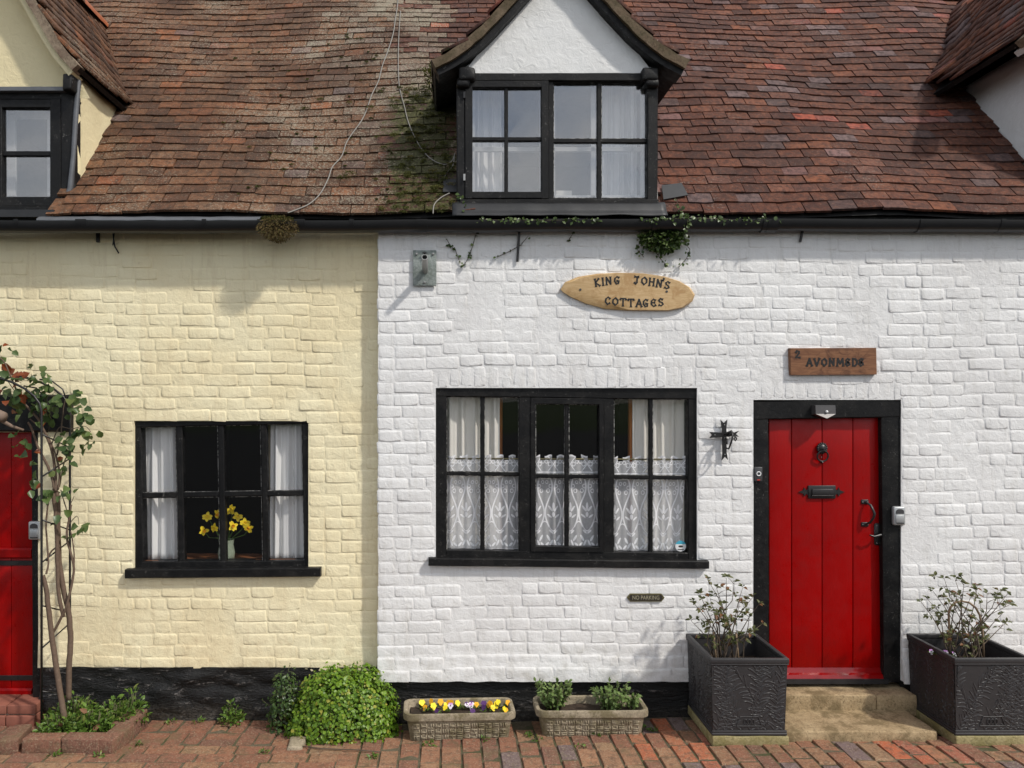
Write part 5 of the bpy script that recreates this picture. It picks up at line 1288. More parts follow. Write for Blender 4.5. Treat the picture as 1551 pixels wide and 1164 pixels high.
ol = [(30, 118), (50, 85), (110, 60), (200, 45), (300, 40), (420, 43), (520, 58), (590, 80), (640, 110), (662, 145), (650, 175), (610, 205), (540, 220), (450, 219), (350, 218), (240, 210), (150, 185), (80, 155), (40, 130)]
pts = [ZS(x, y, ys) for x, y in ol]; cen = ZS(355, 130, ys)
b = MB(); n = len(pts); inner = []
for (x, y), p in zip(ol, pts):
    k = .965 if x > 250 else (.80 if y > 100 else .93); inner.append(cen + (p - cen) * k)
vs = [p + V((0, .0, 0)) for p in inner] + [p + V((0, .012, 0)) for p in pts] + [p + V((0, .028, 0)) for p in pts]
fs = [tuple(range(n))] + [(i, n + i, n + (i + 1) % n, (i + 1) % n) for i in range(n)] + [(n + i, 2 * n + i, 2 * n + (i + 1) % n, n + (i + 1) % n) for i in range(n)]
b.add(vs, [f[::-1] for f in fs]); world_parent(b.build('board', 'pale_wood', None, True, 25), pl)
b = MB()
for ch, x, y, t in (('K', 202, 87, .16), ('I', 232, 83, .1), ('N', 254, 80, .06), ('G', 293, 77, 0), ('J', 387, 77, -.05), ('O', 421, 80, -.08), ('H', 457, 85, -.12), ('N', 492, 92, -.15), ("'", 518, 88, -.2), ('S', 530, 100, -.2),
                    ('C', 250, 173, -.1), ('O', 285, 177, -.05), ('T', 321, 180, -.03), ('T', 358, 183, 0), ('A', 397, 184, 0), ('G', 428, 184, .02), ('E', 465, 183, .04), ('S', 500, 180, .08)):
    b = MB(); glyph(b, ch, ZS(x, y, ys), .048, ys - .0015, .0100, t, .80 if ch not in 'O' else .85); world_parent(b.build('letter', 'letter_black'), pl)
for (x, y) in ((121, 121), (527, 130)): b = MB(); b.lathe([(.008, 0), (.0075, .003), (.003, .0035)], ZS(x, y, ys), 10, 'y'); world_parent(b.build('screw', 'key_safe_dark', None, True, 40), pl)
hs = empty('house_sign', ZS(1310, 458, -.02), 'brown wooden house sign reading 2 AVONMEDE above the plank door', 'sign')
q = [ZS(1106, 396, ys), ZS(1514, 394, ys), ZS(1517, 520, ys), ZS(1110, 523, ys)]
b = MB(); b.prism([(p.x, p.z) for p in q], ys + .004, -.002, .004); world_parent(b.build('board', 'brown_wood'), hs)
b = MB(); glyph(b, '2', ZS(1144, 425, ys), .046, ys + .003, .0105, 0, .75); world_parent(b.build('numeral', 'letter_black'), hs)
for ch, x in (('A', 1199), ('V', 1234), ('O', 1268), ('N', 1304), ('M', 1343), ('e', 1379), ('D', 1412), ('e', 1442)): b = MB(); glyph(b, ch, ZS(x, 462, ys), .048, ys + .0025, .0112, 0, .78 if ch != 'M' else .9); world_parent(b.build('letter', 'letter_black'), hs)
# NO PARKING plate
np_ = empty('parking_plate', P(978, 905.5, -.01), 'tiny dark plate reading NO PARKING below the wide window', 'plate')
c_ = P(978, 905.5, -.012); w, h = .124, .026
def pill(w, h): return [(c_.x + sx * (w - (h * .8 if abs(k) == 1 else 0)) , c_.z + k * h) for sx, k in ((-1, -1), (1, -1), (1, 0), (1, 1), (-1, 1), (-1, 0))]
b = MB(); b.prism(pill(w, h), -.016, .0, .002); world_parent(b.build('rim', 'brass'), np_)
b = MB(); b.prism(pill(w - .008, h - .006), -.0168, -.010); world_parent(b.build('face', 'sign_dark'), np_)
def text_mesh(body, size, loc, name, mat, parent, ext=.001, sx=1.0):
    cu = bpy.data.curves.new(name, 'FONT'); cu.body = body; cu.size = size; cu.extrude = ext; cu.align_x = 'CENTER'; cu.align_y = 'CENTER'
    t = bpy.data.objects.new(name, cu); COL.objects.link(t); dg = bpy.context.evaluated_depsgraph_get(); me = bpy.data.meshes.new_from_object(t.evaluated_get(dg)); bpy.data.objects.remove(t)
    me.transform(Matrix.Translation(loc) @ Matrix.Rotation(R(90), 4, 'X') @ Matrix.Diagonal((sx, 1, 1, 1))); me.materials.clear(); return world_parent(obj(name, me, mat), parent)
text_mesh('NO PARKING', .037, (c_.x, -.0178, c_.z), 'lettering', 'pale_brass', np_, .0012, .80)
b = MB()
for s in (-1, 1): b.lathe([(.004, 0), (.003, .002)], V((c_.x + s * (w - .014), -.0168, c_.z)), 8, 'y')
world_parent(b.build('screw', 'brass'), np_)

# ---- pole socket on a steel plate
ps = empty('pole_socket', P(644, 406, 0), 'galvanised wall plate with a slanting open tube at the white corner', 'bracket')
A, B_ = P(625.5, 433.5, -.012), P(661, 379.5, -.012)
b = MB(); b.rbox((A.x, -.022, A.z), (B_.x, -.012, B_.z), .003, (2, 1, 2), .001); world_parent(b.build('plate', 'plate_metal', None, True, 40), ps)
t0 = P(644, 411, -.02); t1 = t0 + V((0.002, -.165, .062)); b = MB(); b.tube([t0, t1], .0195, 16, False); b.tube([t1, t1 + (t0 - t1) * .6], .0165, 16, False)
dq = (t1 - t0).normalized(); a1 = dq.orthogonal().normalized(); b1 = dq.cross(a1); vs = [t1 + (a1 * math.cos(i * .3927) + b1 * math.sin(i * .3927)) * r_ for r_ in (.0195, .0165) for i in range(16)]; b.add(vs, [(i, (i + 1) % 16, 16 + (i + 1) % 16, 16 + i) for i in range(16)])
tb = world_parent(b.build('tube', 'steel', None, True, 40), ps)
b = MB(); b.lathe([(.0163, 0), (.0163, .001)], (0, 0, 0), 16); b.v = [tuple(t1 - dq * .02 + (a1 * p[0] + b1 * p[1]) + dq * p[2]) for p in b.v]; world_parent(b.build('bore_shade', 'hole_black'), ps)  # black disc plugging the tube, in place of the shade inside it
b = MB()
for (u, v) in ((631, 385), (656, 385), (643, 428)): b.lathe([(.009, 0), (.009, .003), (.006, .009), (.0, .010)], P(u, v, -.022), 6, 'y')
world_parent(b.build('bolt', 'steel', None, True, 40), ps)
b = MB(); c_ = P(643, 384, -.03); b.rbox((c_.x - .014, c_.y - .012, c_.z - .003), (c_.x + .014, c_.y - .004, c_.z + .007), .003, (1, 1, 1)); b.tube([c_, c_ + V((0, -.01, -.02))], .004, 6); world_parent(b.build('wing_screw', 'iron', None, True, 40), ps)

# ---- iron cross ornament
io = empty('iron_cross', P(1097, 668, 0), 'black iron cross ornament with curled ironwork between the wide window and the plank door', 'ornament')
def ZC(x, y, yd): return P(1060 + x / 9.70, 620 + y / 9.70, yd)
b = MB(); yo = -.030
vp = [ZC(x, y, yo) for x, y in ((305, 155), (355, 205), (405, 155), (392, 280), (395, 640), (415, 748), (370, 700), (322, 755), (335, 640), (325, 280))]
hp = [ZC(x, y, yo) for x, y in ((140, 335), (330, 345), (500, 345), (575, 320), (530, 365), (575, 408), (500, 395), (330, 410), (140, 425), (175, 380))]
b.prism([(p.x, p.z) for p in vp][::-1], yo, yo + .008); b.prism([(p.x, p.z) for p in hp][::-1], yo - .003, yo + .005); world_parent(b.build('bars', 'iron'), io)
b = MB(); b.tube([ZC(365, 380, yo - .01), ZC(400, 350, yo - .05), ZC(455, 325, yo - .08), ZC(480, 360, yo - .10), ZC(478, 430, yo - .11), ZC(450, 520, yo - .10), ZC(425, 585, yo - .07), ZC(400, 575, yo - .03)], .0055, 6)
b.tube([ZC(375, 430, yo - .02), ZC(405, 450, yo - .05), ZC(395, 510, yo - .06), ZC(372, 500, yo - .04), ZC(380, 460, yo - .02)], .006, 6)
b.tube([ZC(480, 390, yo - .06), ZC(520, 400, yo - .07), ZC(540, 440, yo - .07), ZC(520, 465, yo - .07), ZC(502, 440, yo - .07), ZC(515, 415, yo - .07)], .005, 6)
b.tube([ZC(400, 380, yo - .02), ZC(430, 350, yo - .05), ZC(462, 318, yo - .06), ZC(490, 350, yo - .07), ZC(450, 385, yo - .06), ZC(410, 395, yo - .03)], .007, 6); world_parent(b.build('scroll', 'iron', None, True), io)
b = MB()
for (x, y) in ((362, 230), (222, 378), (368, 665)): b.lathe([(.004, 0), (.0035, .003)], ZC(x, y, yo - .004), 8, 'y')
b.tube([ZC(362, 420, yo), ZC(362, 420, 0)], .006, 6); world_parent(b.build('rivet', 'steel'), io)
for o in []: pass
# bits of wire and a hook left in the yellow wall
b = MB(); b.tube([P(171, 349, YW - .03), P(172, 362, YW - .045), P(174, 374, YW - .03), P(180, 384, YW - .02)], .005, 6); b.tube([P(173, 352, YW - .02), P(171, 372, YW - .03)], .004, 5)
tag(b.build('wall_hook', 'iron', None, True), 'thin black hook hanging under the gutter on the yellow wall', 'hook')
b = MB(); b.rbox(tuple(P(145, 367, YW - .02)), tuple(P(150, 352, YW - .02) + V((0, .03, 0))), .003, (1, 1, 1)); tag(b.build('wall_peg', 'iron', None, True), 'stub of black peg under the gutter left of the hook', 'peg')

# ================================================================== steps, planters, troughs
ss = empty('stone_steps', (2.55, -.2, .05), 'worn sandstone steps below the plank door', 'steps')
x0, x1 = XU(1150, -.42), XU(1420, -.43)
b = MB(); b.rbox((x0 - .02, -.435, -.02), (x1, .04, .142), .010, (24, 12, 4), .005, 9); world_parent(b.build('step', 'step_stone', None, True, 60), ss)
b = MB(); b.rbox((x0, -.465, -.03), (x1 + .02, .0, .062), .014, (20, 4, 2), .007, 9); world_parent(b.build('footing', 'step_stone', None, True, 60), ss)
b = MB(); xm = XU(1325, -.1); xe = XU(1389, -.12)
b.rbox((x0 + .03, -.125, .10), (xm - .002, .17, .238), .009, (16, 8, 4), .004, 9); b.rbox((xm + .002, -.121, .10), (xe, .17, .236), .010, (8, 8, 4), .005, 9, seed=3); world_parent(b.build('step', 'step_stone', None, True, 60), ss)

def planter(u0, label, base_label):
    x0 = XU(u0, -.50); w, dp = .450, .465; y0, y1 = -.50, -.035; zb = g(x0 + .2, -.45) + .058; zt = zb + .462
    e = empty('planter', (x0 + w / 2, (y0 + y1) / 2, zb), label, 'planter', 'square dark metal planters by the plank door')
    tp = .012; b = MB(); zs = [zb, zt]; xc, yc_ = x0 + w / 2, (y0 + y1) / 2
    def ring(z, ins, k): t = (z - zb) / (zt - zb); s = (1 - t) * tp + ins; return [V((x0 + s, y0 + s, z)), V((x0 + w - s, y0 + s, z)), V((x0 + w - s, y1 - s, z)), V((x0 + s, y1 - s, z))]
    rings = [ring(zb, 0, 0), ring(zt - .03, .0, 0), ring(zt - .03, .014, 0), ring(zb + .30, .016, 0)]
    vs = [p for r_ in rings for p in r_]; fs = [(k * 4 + j, k * 4 + (j + 1) % 4, (k + 1) * 4 + (j + 1) % 4, (k + 1) * 4 + j) for k in range(3) for j in range(4)] + [(3, 2, 1, 0), (12, 13, 14, 15)]
    b.add(vs, fs); world_parent(b.build('box', 'planter_metal'), e)
    b = MB()
    for (xa, xb, ya, yb) in ((x0 - .008, x0 + w + .008, y0 - .008, y0 + .016), (x0 - .008, x0 + w + .008, y1 - .016, y1 + .008), (x0 - .008, x0 + .016, y0 + .0162, y1 - .0162), (x0 + w - .016, x0 + w + .008, y0 + .0162, y1 - .0162)):
        b.rbox((xa, ya, zt - .030), (xb, yb, zt), .005, (1, 1, 1)); b.rbox((xa + .002, ya + .002, zt - .040), (xb - .002, yb - .002, zt - .031), .003, (1, 1, 1))
    world_parent(b.build('rim', 'planter_metal', None, True, 40), e)
    b = MB()
    for (xa, xb, ya, yb) in ((x0, x0 + w, y0 - .0, y0 + .02), (x0 + .0, x0 + .02, y0 + .0202, y1)): b.rbox((xa + .002, ya + .002, zb + .0), (xb, yb, zb + .018), .006, (1, 1, 1)); b.rbox((xa + .005, ya + .005, zb + .0182), (xb, yb, zb + .030), .004, (1, 1, 1))
    world_parent(b.build('foot_moulding', 'planter_metal', None, True, 40), e)
    # willow-leaf relief on front and left side
    for side in (0, 1):
        b = MB(); r2 = random.Random(int(u0) + side)
        def emboss(px, pz, ang, L, wd):
            dx, dz = math.cos(ang), math.sin(ang); n = 7; vs = []
            for i in range(n + 1):
                t = i / n; hw_ = wd * math.sin(math.pi * min(1, t * .95 + .03)) ** .8 * .5; bend = .22 * L * t * t * (1 if dx > 0 else -1)
                cxx, czz = px + dx * L * t + dz * bend * .6, pz + dz * L * t - abs(dx) * abs(bend)
                for k, hh in ((-1, 0), (0, .0032), (1, 0)): vs.append((cxx - dz * hw_ * k, hh, czz + dx * hw_ * k))
            fs = [(i * 3 + k, i * 3 + k + 1, i * 3 + k + 4, i * 3 + k + 3) for i in range(n) for k in range(2)]
            out = []
            for (a, h, c_) in vs:
                a = max(.012, min((w if side == 0 else dp) - .012, a)); c_ = max(.036, min(.418, c_)); tt = (1 - c_ / .462) * tp
                out.append(V((x0 + a, y0 + tt - h - .0005 + .0005, zb + c_)) if side == 0 else V((x0 + tt - h, y1 - a, zb + c_)))
            b.add(out, fs if side == 0 else fs)
        W_ = w if side == 0 else dp
        for st_ in range(9):
            bx = .02 + W_ * (st_ + .3) / 9.2; a0 = r2.uniform(1.2, 1.9); z_ = .03; x_ = bx
            while z_ < .40:
                hid = side == 0 and abs(x_ - W_ / 2) < .075 and .055 < z_ < .105
                for s in (-1, 1):
                    if not hid: emboss(x_, z_, a0 + s * r2.uniform(.5, 1.0), r2.uniform(.045, .075), r2.uniform(.011, .016))
                x_ += .022 * math.cos(a0); z_ += .026; a0 += r2.uniform(-.22, .22)
        world_parent(b.build('leaf_relief', 'planter_metal', None, True, 70), e)
    # little raised cartouche
    b = MB(); cx_, cz_ = x0 + w / 2, zb + .082
    yy_ = y0 + .008
    for (ax_, az, bx_, bz) in ((-.075, -.025, .075, -.025), (-.055, .030, .055, .030), (-.075, -.025, -.055, .030), (.075, -.025, .055, .030)): b.beam(V((cx_ + ax_, yy_ - .003, cz_ + az)), V((cx_ + bx_, yy_ - .003, cz_ + bz)), .004, .006, .001)
    for k in range(3): b.tube([V((cx_ - .022 + k * .022 + .009 * math.cos(i * .6283), yy_ - .002, cz_ + .002 + .015 * math.sin(i * .6283))) for i in range(11)], .0022, 5)
    world_parent(b.build('cartouche', 'planter_metal', None, True, 40), e)
    b = MB(); n = 14; vs = []
    for j in range(n + 1):
        for i in range(n + 1): x, y = x0 + .014 + (w - .028) * i / n, y0 + .014 + (dp - .028) * j / n; vs.append(V((x, y, zb + .325 + .02 * pnoise(V((x * 12, y * 12, 1))))))
    b.add(vs, [(j * (n + 1) + i, j * (n + 1) + i + 1, (j + 1) * (n + 1) + i + 1, (j + 1) * (n + 1) + i) for j in range(n) for i in range(n)]); world_parent(b.build('soil', 'soil', None, True), e)
    b = MB(); b.rbox((x0 + .004, y0 - .004, zb - .062), (x0 + w + .006, y1, zb - .001), .006, (6, 4, 1), .004)
    tag(b.build('slab', 'planter_base', None, True, 50), base_label, 'slab')
    return e, x0, w, y0, y1, zb, zt
PLA = planter(1078, 'dark metal planter with leaf relief left of the stone steps', 'mossy slab under the planter left of the stone steps')
PLB = planter(1447, 'dark metal planter with leaf relief right of the stone steps', 'mossy slab under the planter right of the stone steps')

def trough(cx, cy, w, dp, z0, h, rot, label):
    e = empty('stone_trough', (cx, cy, z0), label, 'trough', 'reconstituted stone troughs against the white wall'); mt = Matrix.Translation((cx, cy, z0)) @ Matrix.Rotation(rot, 4, 'Z')
    def rr(w_, d_, r_, n=5): return [(sx * (w_ / 2 - r_) + r_ * math.cos(a0 + math.pi / 2 * i / n), sy * (d_ / 2 - r_) + r_ * math.sin(a0 + math.pi / 2 * i / n)) for sx, sy, a0 in ((1, 1, 0), (-1, 1, math.pi / 2), (-1, -1, math.pi), (1, -1, 1.5 * math.pi)) for i in range(n + 1)]
    secs = [(w - .10, dp - .06, .03, 0), (w - .09, dp - .05, .035, .012), (w - .05, dp - .028, .04, h - .055), (w - .045, dp - .026, .04, h - .05), (w - .004, dp, .05, h - .042), (w, dp + .004, .055, h - .02), (w - .008, dp - .004, .05, h - .003), (w - .03, dp - .024, .045, h), (w - .055, dp - .05, .04, h - .006), (w - .075, dp - .07, .035, h - .05), (w - .085, dp - .08, .035, h - .06)]
    b = MB(); vs = []; 
    for (a, c_, r_, z) in secs: vs += [V((x + pnoise(V((x * 9, y * 9, z * 9))) * .005, y + pnoise(V((x * 9, y * 9, z * 9 + 5))) * .005, z + pnoise(V((x * 7, y * 7, 3))) * .004)) for x, y in rr(a, c_, r_)]
    n = 24; fs = [(k * n + j, k * n + (j + 1) % n, (k + 1) * n + (j + 1) % n, (k + 1) * n + j) for k in range(len(secs) - 1) for j in range(n)] + [tuple(range(n))[::-1]]
    b.add([mt @ p for p in vs], fs); world_parent(b.build('basin', 'trough_stone', None, True, 50), e)
    k0 = (len(secs) - 1) * n; b2 = MB(); b2.add([mt @ (V((x, y, h - .045 + .012 * pnoise(V((x * 15, y * 15, 2)))))) for y in [-(dp - .09) / 2 + (dp - .09) * j / 6 for j in range(7)] for x in [-(w - .09) / 2 + (w - .09) * i / 24 for i in range(25)]], [(j * 25 + i, j * 25 + i + 1, (j + 1) * 25 + i + 1, (j + 1) * 25 + i) for j in range(6) for i in range(24)]); world_parent(b2.build('soil', 'soil', None, True), e)
    b = MB(); r2 = random.Random(int(cx * 100)); cols = 13
    def onface(a, t): yq = -(dp - .05) / 2 - (.022 / 2) * t - .0015; return V((a, yq, .014 + t * (h - .074)))
    for i in range(cols):
        for j in range(3):
            cxx = -(w - .12) / 2 + (w - .12) * (i + .5) / cols; t0 = j / 3; hx, ht = (w - .12) / cols / 2 * .8, .13
            for k in range(3):
                if r2.random() < .5: p, q = (cxx - hx, t0 + .05 + k * .1), (cxx + hx, t0 + .05 + k * .1)
                else: p, q = (cxx + (k - 1) * hx * .8, t0 + .03), (cxx + (k - 1) * hx * .8, t0 + .30)
                b.tube([mt @ onface(*p), mt @ onface((p[0] + q[0]) / 2 + .002, (p[1] + q[1]) / 2), mt @ onface(*q)], .0042, 5)
    world_parent(b.build('face_relief', 'trough_stone', None, True), e)
    return e, mt
TA = trough(XU(695, -.19), -.185, .70, .26, .012, .185, R(2.2), 'stone trough planted with yellow and purple pansies'); TB = trough(XU(893, -.19), -.185, .70, .26, .030, .185, R(.3), 'stone trough with two green sedum clumps')

# ================================================================== plants
UP = V((0, 0, 1))
def rdir(up=.0):
    while True:
        d = V((rnd.uniform(-1, 1), rnd.uniform(-1, 1), rnd.uniform(-1, 1)))
        if .05 < d.length < 1: return (d.normalized() + UP * up).normalized()
def thing_mesh(e, name, b, mat, smooth_=True): return world_parent(b.build(name, mat, None, smooth_), e)

# ---- bright green mound by the party line
def mound(name, c, rx, ry, rz, n, size, mat, label, cat, wfac=.9, stem='green_twig', hole=.0, shell=.55, seed=1.0):
    e = empty(name, c, label, cat); b = MB(); c = V(c); k = 0
    bumps = [rdir(.2) for _ in range(18)]
    while k < n:
        d = rdir(.15)
        if d.z < -.15: continue
        lump = .94 + .12 * max(max(0, d.dot(q)) ** 16 for q in bumps) + .12 * pnoise(d * 3 + V((seed, 0, 0))) + (.10 * rnd.random() ** 4)
        rr = lump * (shell + (1 - shell) * rnd.random() ** .35)
        p = c + V((d.x * rx, d.y * ry, max(0.0, d.z) * rz)) * rr
        if pnoise(p * 13) > .48 - hole: k += 1; continue
        nr = (V((d.x / rx, d.y / ry, d.z / rz)).normalized() + rdir() * .55 + V((.1, -.25, .35))).normalized()
        ld = (rdir() - nr * 0).cross(nr).normalized(); s = size * rnd.uniform(.5, 1.3); b.leaf(p, ld, nr, s, s * wfac, .12, (min(1, max(0, rnd.gauss(.42 + .3 * (rr - .9), .30))), rnd.random(), 0), .12); k += 1
    sh = MB()
    for i in range(int(n / 90)):                       # loose shoots standing out of the outline
        d = rdir(.5); d.z = abs(d.z); p0 = c + V((d.x * rx, d.y * ry, d.z * rz)) * .9; p1 = p0 + (d + rdir() * .4 + UP * .3).normalized() * rnd.uniform(.04, .085); sh.tube([p0, p1], [.002, .001], 4)
        for q_ in range(7): s = size * rnd.uniform(.4, .85); b.leaf(p0.lerp(p1, .3 + .7 * q_ / 6), rdir(.2), rdir(.6), s, s * wfac, .12, (rnd.random(), 0, 0), .12)
    thing_mesh(e, 'shoots', sh, stem)
    thing_mesh(e, 'foliage', b, mat); b = MB()
    for i in range(26):
        d = rdir(.6); b.tube([c + V((d.x * rx * .15, d.y * ry * .15, 0)), c + V((d.x * rx * .5, d.y * ry * .5, abs(d.z) * rz * .5)), c + V((d.x * rx * .88, d.y * ry * .88, abs(d.z) * rz * .88))], [.005, .004, .002], 5)
    thing_mesh(e, 'stems', b, stem); return e
mound('green_shrub', (XU(520, -.12), -.12, .02), .36, .25, .385, 8200, .0215, 'bright_leaf', 'bright green rounded shrub at the foot of the party line', 'shrub')
mound('dark_shrub', (XU(432, -.08), -.08, .01), .125, .13, .37, 1100, .024, 'dark_leaf', 'small dark leaved shrub against the black plinth left of the bright green one', 'shrub', .6, hole=.15, shell=.3)
# twig lying in front of the mound
b = MB(); b.tube([V((XU(450, -.42), -.42, .05)), V((XU(490, -.46), -.46, .05)), V((XU(540, -.47), -.47, .048)), V((XU(575, -.50), -.50, .05))], .0035, 5); tag(b.build('fallen_twig', 'twig', None, True), 'thin brown twig lying before the bright green shrub', 'twig')

# ---- weedy bed under the climbing rose, with brick edging
def weed(name, c, r_, h, n, mat, label, cat='weed', wf=.35, size=.035, group=None, ry=None):
    e = empty(name, c, label, cat, group); b = MB(); c = V(c); ry = ry or r_
    for i in range(n):
        a = rnd.uniform(0, 6.283); q = rnd.random() ** .6; p = c + V((math.cos(a) * r_ * q, math.sin(a) * ry * q, h * rnd.random() ** 1.3 * (1.1 - q * .8)))
        d = (V((math.cos(a), math.sin(a), 0)) * rnd.uniform(.2, 1) + UP * rnd.uniform(.0, 1.1) + rdir() * .5).normalized(); s = size * rnd.uniform(.5, 1.25)
        b.leaf(p, d, UP + rdir() * .7, s, s * wf * rnd.uniform(.8, 1.3), .15, (rnd.random(), rnd.random(), 0), .25)
    thing_mesh(e, 'foliage', b, mat); b = MB()
    for i in range(max(3, n // 40)):
        a = rnd.uniform(0, 6.283); q = rnd.random() * .7; b.tube([c + V((math.cos(a) * r_ * q * .6, math.sin(a) * ry * q * .6, 0)), c + V((math.cos(a) * r_ * q, math.sin(a) * ry * q, h * .8))], .0018, 4)
    thing_mesh(e, 'stems', b, 'green_twig'); return e
b = MB(); n = 20; xa, xb, ya, yb = XU(62, -.2), XU(205, -.2), -.40, .06
b.add([V((xa + (xb - xa) * i / n, ya + (yb - ya) * j / n, .045 + .02 * pnoise(V((i * .6, j * .6, 1))) - .05 * (i in (0, n) or j in (0, n)))) for j in range(n + 1) for i in range(n + 1)], [(j * (n + 1) + i, j * (n + 1) + i + 1, (j + 1) * (n + 1) + i + 1, (j + 1) * (n + 1) + i) for j in range(n) for i in range(n)]); tag(b.build('flower_bed', 'soil', None, True), kind='structure')
BEDW = ('green weeds at the front left of the rose bed behind the edging', 'green weeds in the middle front of the rose bed', 'green weeds at the right side of the rose bed', 'taller weeds against the black plinth at the right end of the rose bed', 'green weeds round the foot of the rose stems', 'low weeds spilling over the left corner of the rose bed')
for k_, (u, y, r_, h, n) in enumerate(((90, -.28, .14, .15, 520), (135, -.24, .15, .17, 560), (175, -.14, .14, .19, 480), (200, -.08, .10, .24, 280), (110, -.08, .16, .18, 480), (75, -.38, .09, .05, 160))):
    weed('bed_weed', (XU(u, y), y, .05), r_, h, n, 'weed_leaf', BEDW[k_], 'weed', .42, .038, 'weeds in the rose bed')
e = weed('corner_weed', (XU(352, .02), .0, .01), .075, .14, 240, 'weed_leaf', 'small leafy weed at the foot of the black plinth under the yellow window', 'weed', .5, .028)
JW = ["in front of the left trough's right end", "in front of the left trough's middle", 'in the gap between the two troughs', "just left of the second trough's front", 'before the middle of the second trough', 'before the right end of the second trough', "before the left trough's left corner", 'at the bottom edge below the bright shrub', 'at the foot of the left edging bricks', 'at the foot of the middle edging bricks', 'right of the rose bed edging', 'in the paving left of the dark shrub', 'at the plinth foot left of the corner weed', 'at the plinth foot nearest the rose bed', 'right of the second trough by the red pavers', 'at the bottom edge before the second trough']
for i, (u, v) in enumerate(((735, 1125), (700, 1118), (800, 1120), (815, 1128), (905, 1122), (975, 1115), (650, 1133), (565, 1155), (85, 1150), (150, 1152), (206, 1133), (400, 1145), (300, 1088), (260, 1090), (990, 1117), (880, 1145))):
    y = -D + F * (CZ - .02) / (v - YV); y = max(-.62, min(.02, y)); x = XU(u, y)
    weed('joint_weed', (x, y, g(x, y)), .022 + .016 * rnd.random(), .02, 22, 'weed_leaf', 'tiny green weed ' + JW[i], 'weed', .45, .024, 'weeds in the paving joints')
b = MB()
for (u, v) in ((132, 1080), (95, 1102), (140, 1106)):
    p = P(u, v, -.3); b.leaf(p, rdir(.3), rdir(.8), .05, .03, .3, None, .3)
for i in range(1): pass
tag(b.build('dead_leaves', 'dry_brown', None, True), 'few curled brown dead leaves among the weeds', 'leaf', None, 'stuff')
def edging(xa, ya, xb, yb, z, rot, label, t):
    c = V(((xa + xb) / 2, (ya + yb) / 2, z)); m = Matrix.Translation(c) @ Matrix.Rotation(rot, 4, 'Z') @ Matrix.Rotation(rnd.uniform(-.03, .03), 4, 'X'); b = MB()
    b.rbox((-(xb - xa) / 2, -(yb - ya) / 2, -.02), ((xb - xa) / 2, (yb - ya) / 2, .098), .007, (3, 2, 2), .003, 20, mat=m); o = b.build('edging_brick', 'paver_brick', None, True, 40); tone(o, (t, .5, 0)); tag(o, label, 'brick', 'bricks edging the rose bed')
edging(XU(38, -.46), -.50, XU(95, -.46), -.40, .025, R(1), 'edging brick second from left along the front of the rose bed', .18)
edging(XU(97, -.46), -.495, XU(154, -.46), -.395, .025, R(-1), 'edging brick third from left along the front of the rose bed', .06)
edging(XU(160, -.4), -.50, XU(187, -.4), -.27, .022, R(-9), 'edging brick set end on at the front right corner of the rose bed', .10)
edging(XU(178, -.2), -.265, XU(206, -.2), -.04, .020, R(-9), 'edging brick along the right side of the rose bed behind the corner one', .02)
edging(XU(10, -.4), -.50, XU(36, -.4), -.28, .022, R(8), 'edging brick set end on at the front left corner of the rose bed', .08)
b = MB(); b.rbox((XU(438, -.36), -.46, .0), (XU(462, -.36), -.30, .06), .02, (2, 2, 1), .012, 14); tag(b.build('small_stone', 'trough_stone', None, True, 60), 'small pale stone at the foot of the bright green shrub', 'stone')

# ---- climbing rose on an iron arch
ar = empty('iron_arch', (XU(84, -.05), -.10, 0), 'black iron garden arch carrying the climbing rose', 'arch'); xa1, xa2, yA, yB = XU(63, -.22), XU(106, -.02), -.22, -.02
b = MB(); r_ = .0075
def arch_side(yq, xs):
    top = ZV(600, yq); pts = [V((xs, yq, .02)), V((xs, yq, 1.0)), V((xs, yq, top - .1))]
    R_ = .62; c = V((xs - R_, yq, top - .1)); pts += [c + V((R_ * math.cos(a), 0, R_ * .42 * math.sin(a))) for a in [i * math.pi / 16 for i in range(1, 17)]]; pts.append(V((xs - 2 * R_, yq, .02))); return pts
sa = arch_side(yA, xa1); sb = arch_side(yB, xa2); b.tube(sa, r_, 7); b.tube(sb, r_, 7); thing_mesh(ar, 'hoops', b, 'iron')
b = MB()
for k in range(7):
    z = .30 + k * .27; b.tube([V((xa1, yA, z)), V((xa2, yB, z + .10 * (1 if k % 2 else -1)))], .005, 6)
for k in range(4, 14, 3): b.tube([sa[k], sb[k]], .005, 6)
thing_mesh(ar, 'rungs', b, 'iron')
b = MB(); c = P(112, 632, -.08); b.tube([P(60, 575, -.08) , P(78, 577, -.08), P(95, 590, -.08), P(100, 604, -.08)], .005, 6); b.tube([P(36, 585, -.1), P(55, 588, -.1), P(70, 605, -.1), P(77, 630, -.1), P(72, 655, -.1)], .005, 6); thing_mesh(ar, 'scroll', b, 'iron')
rs = empty('climbing_rose', (XU(102, -.2), -.2, .05), 'climbing rose with gnarled stems and dark leaves by the stable door', 'rose')
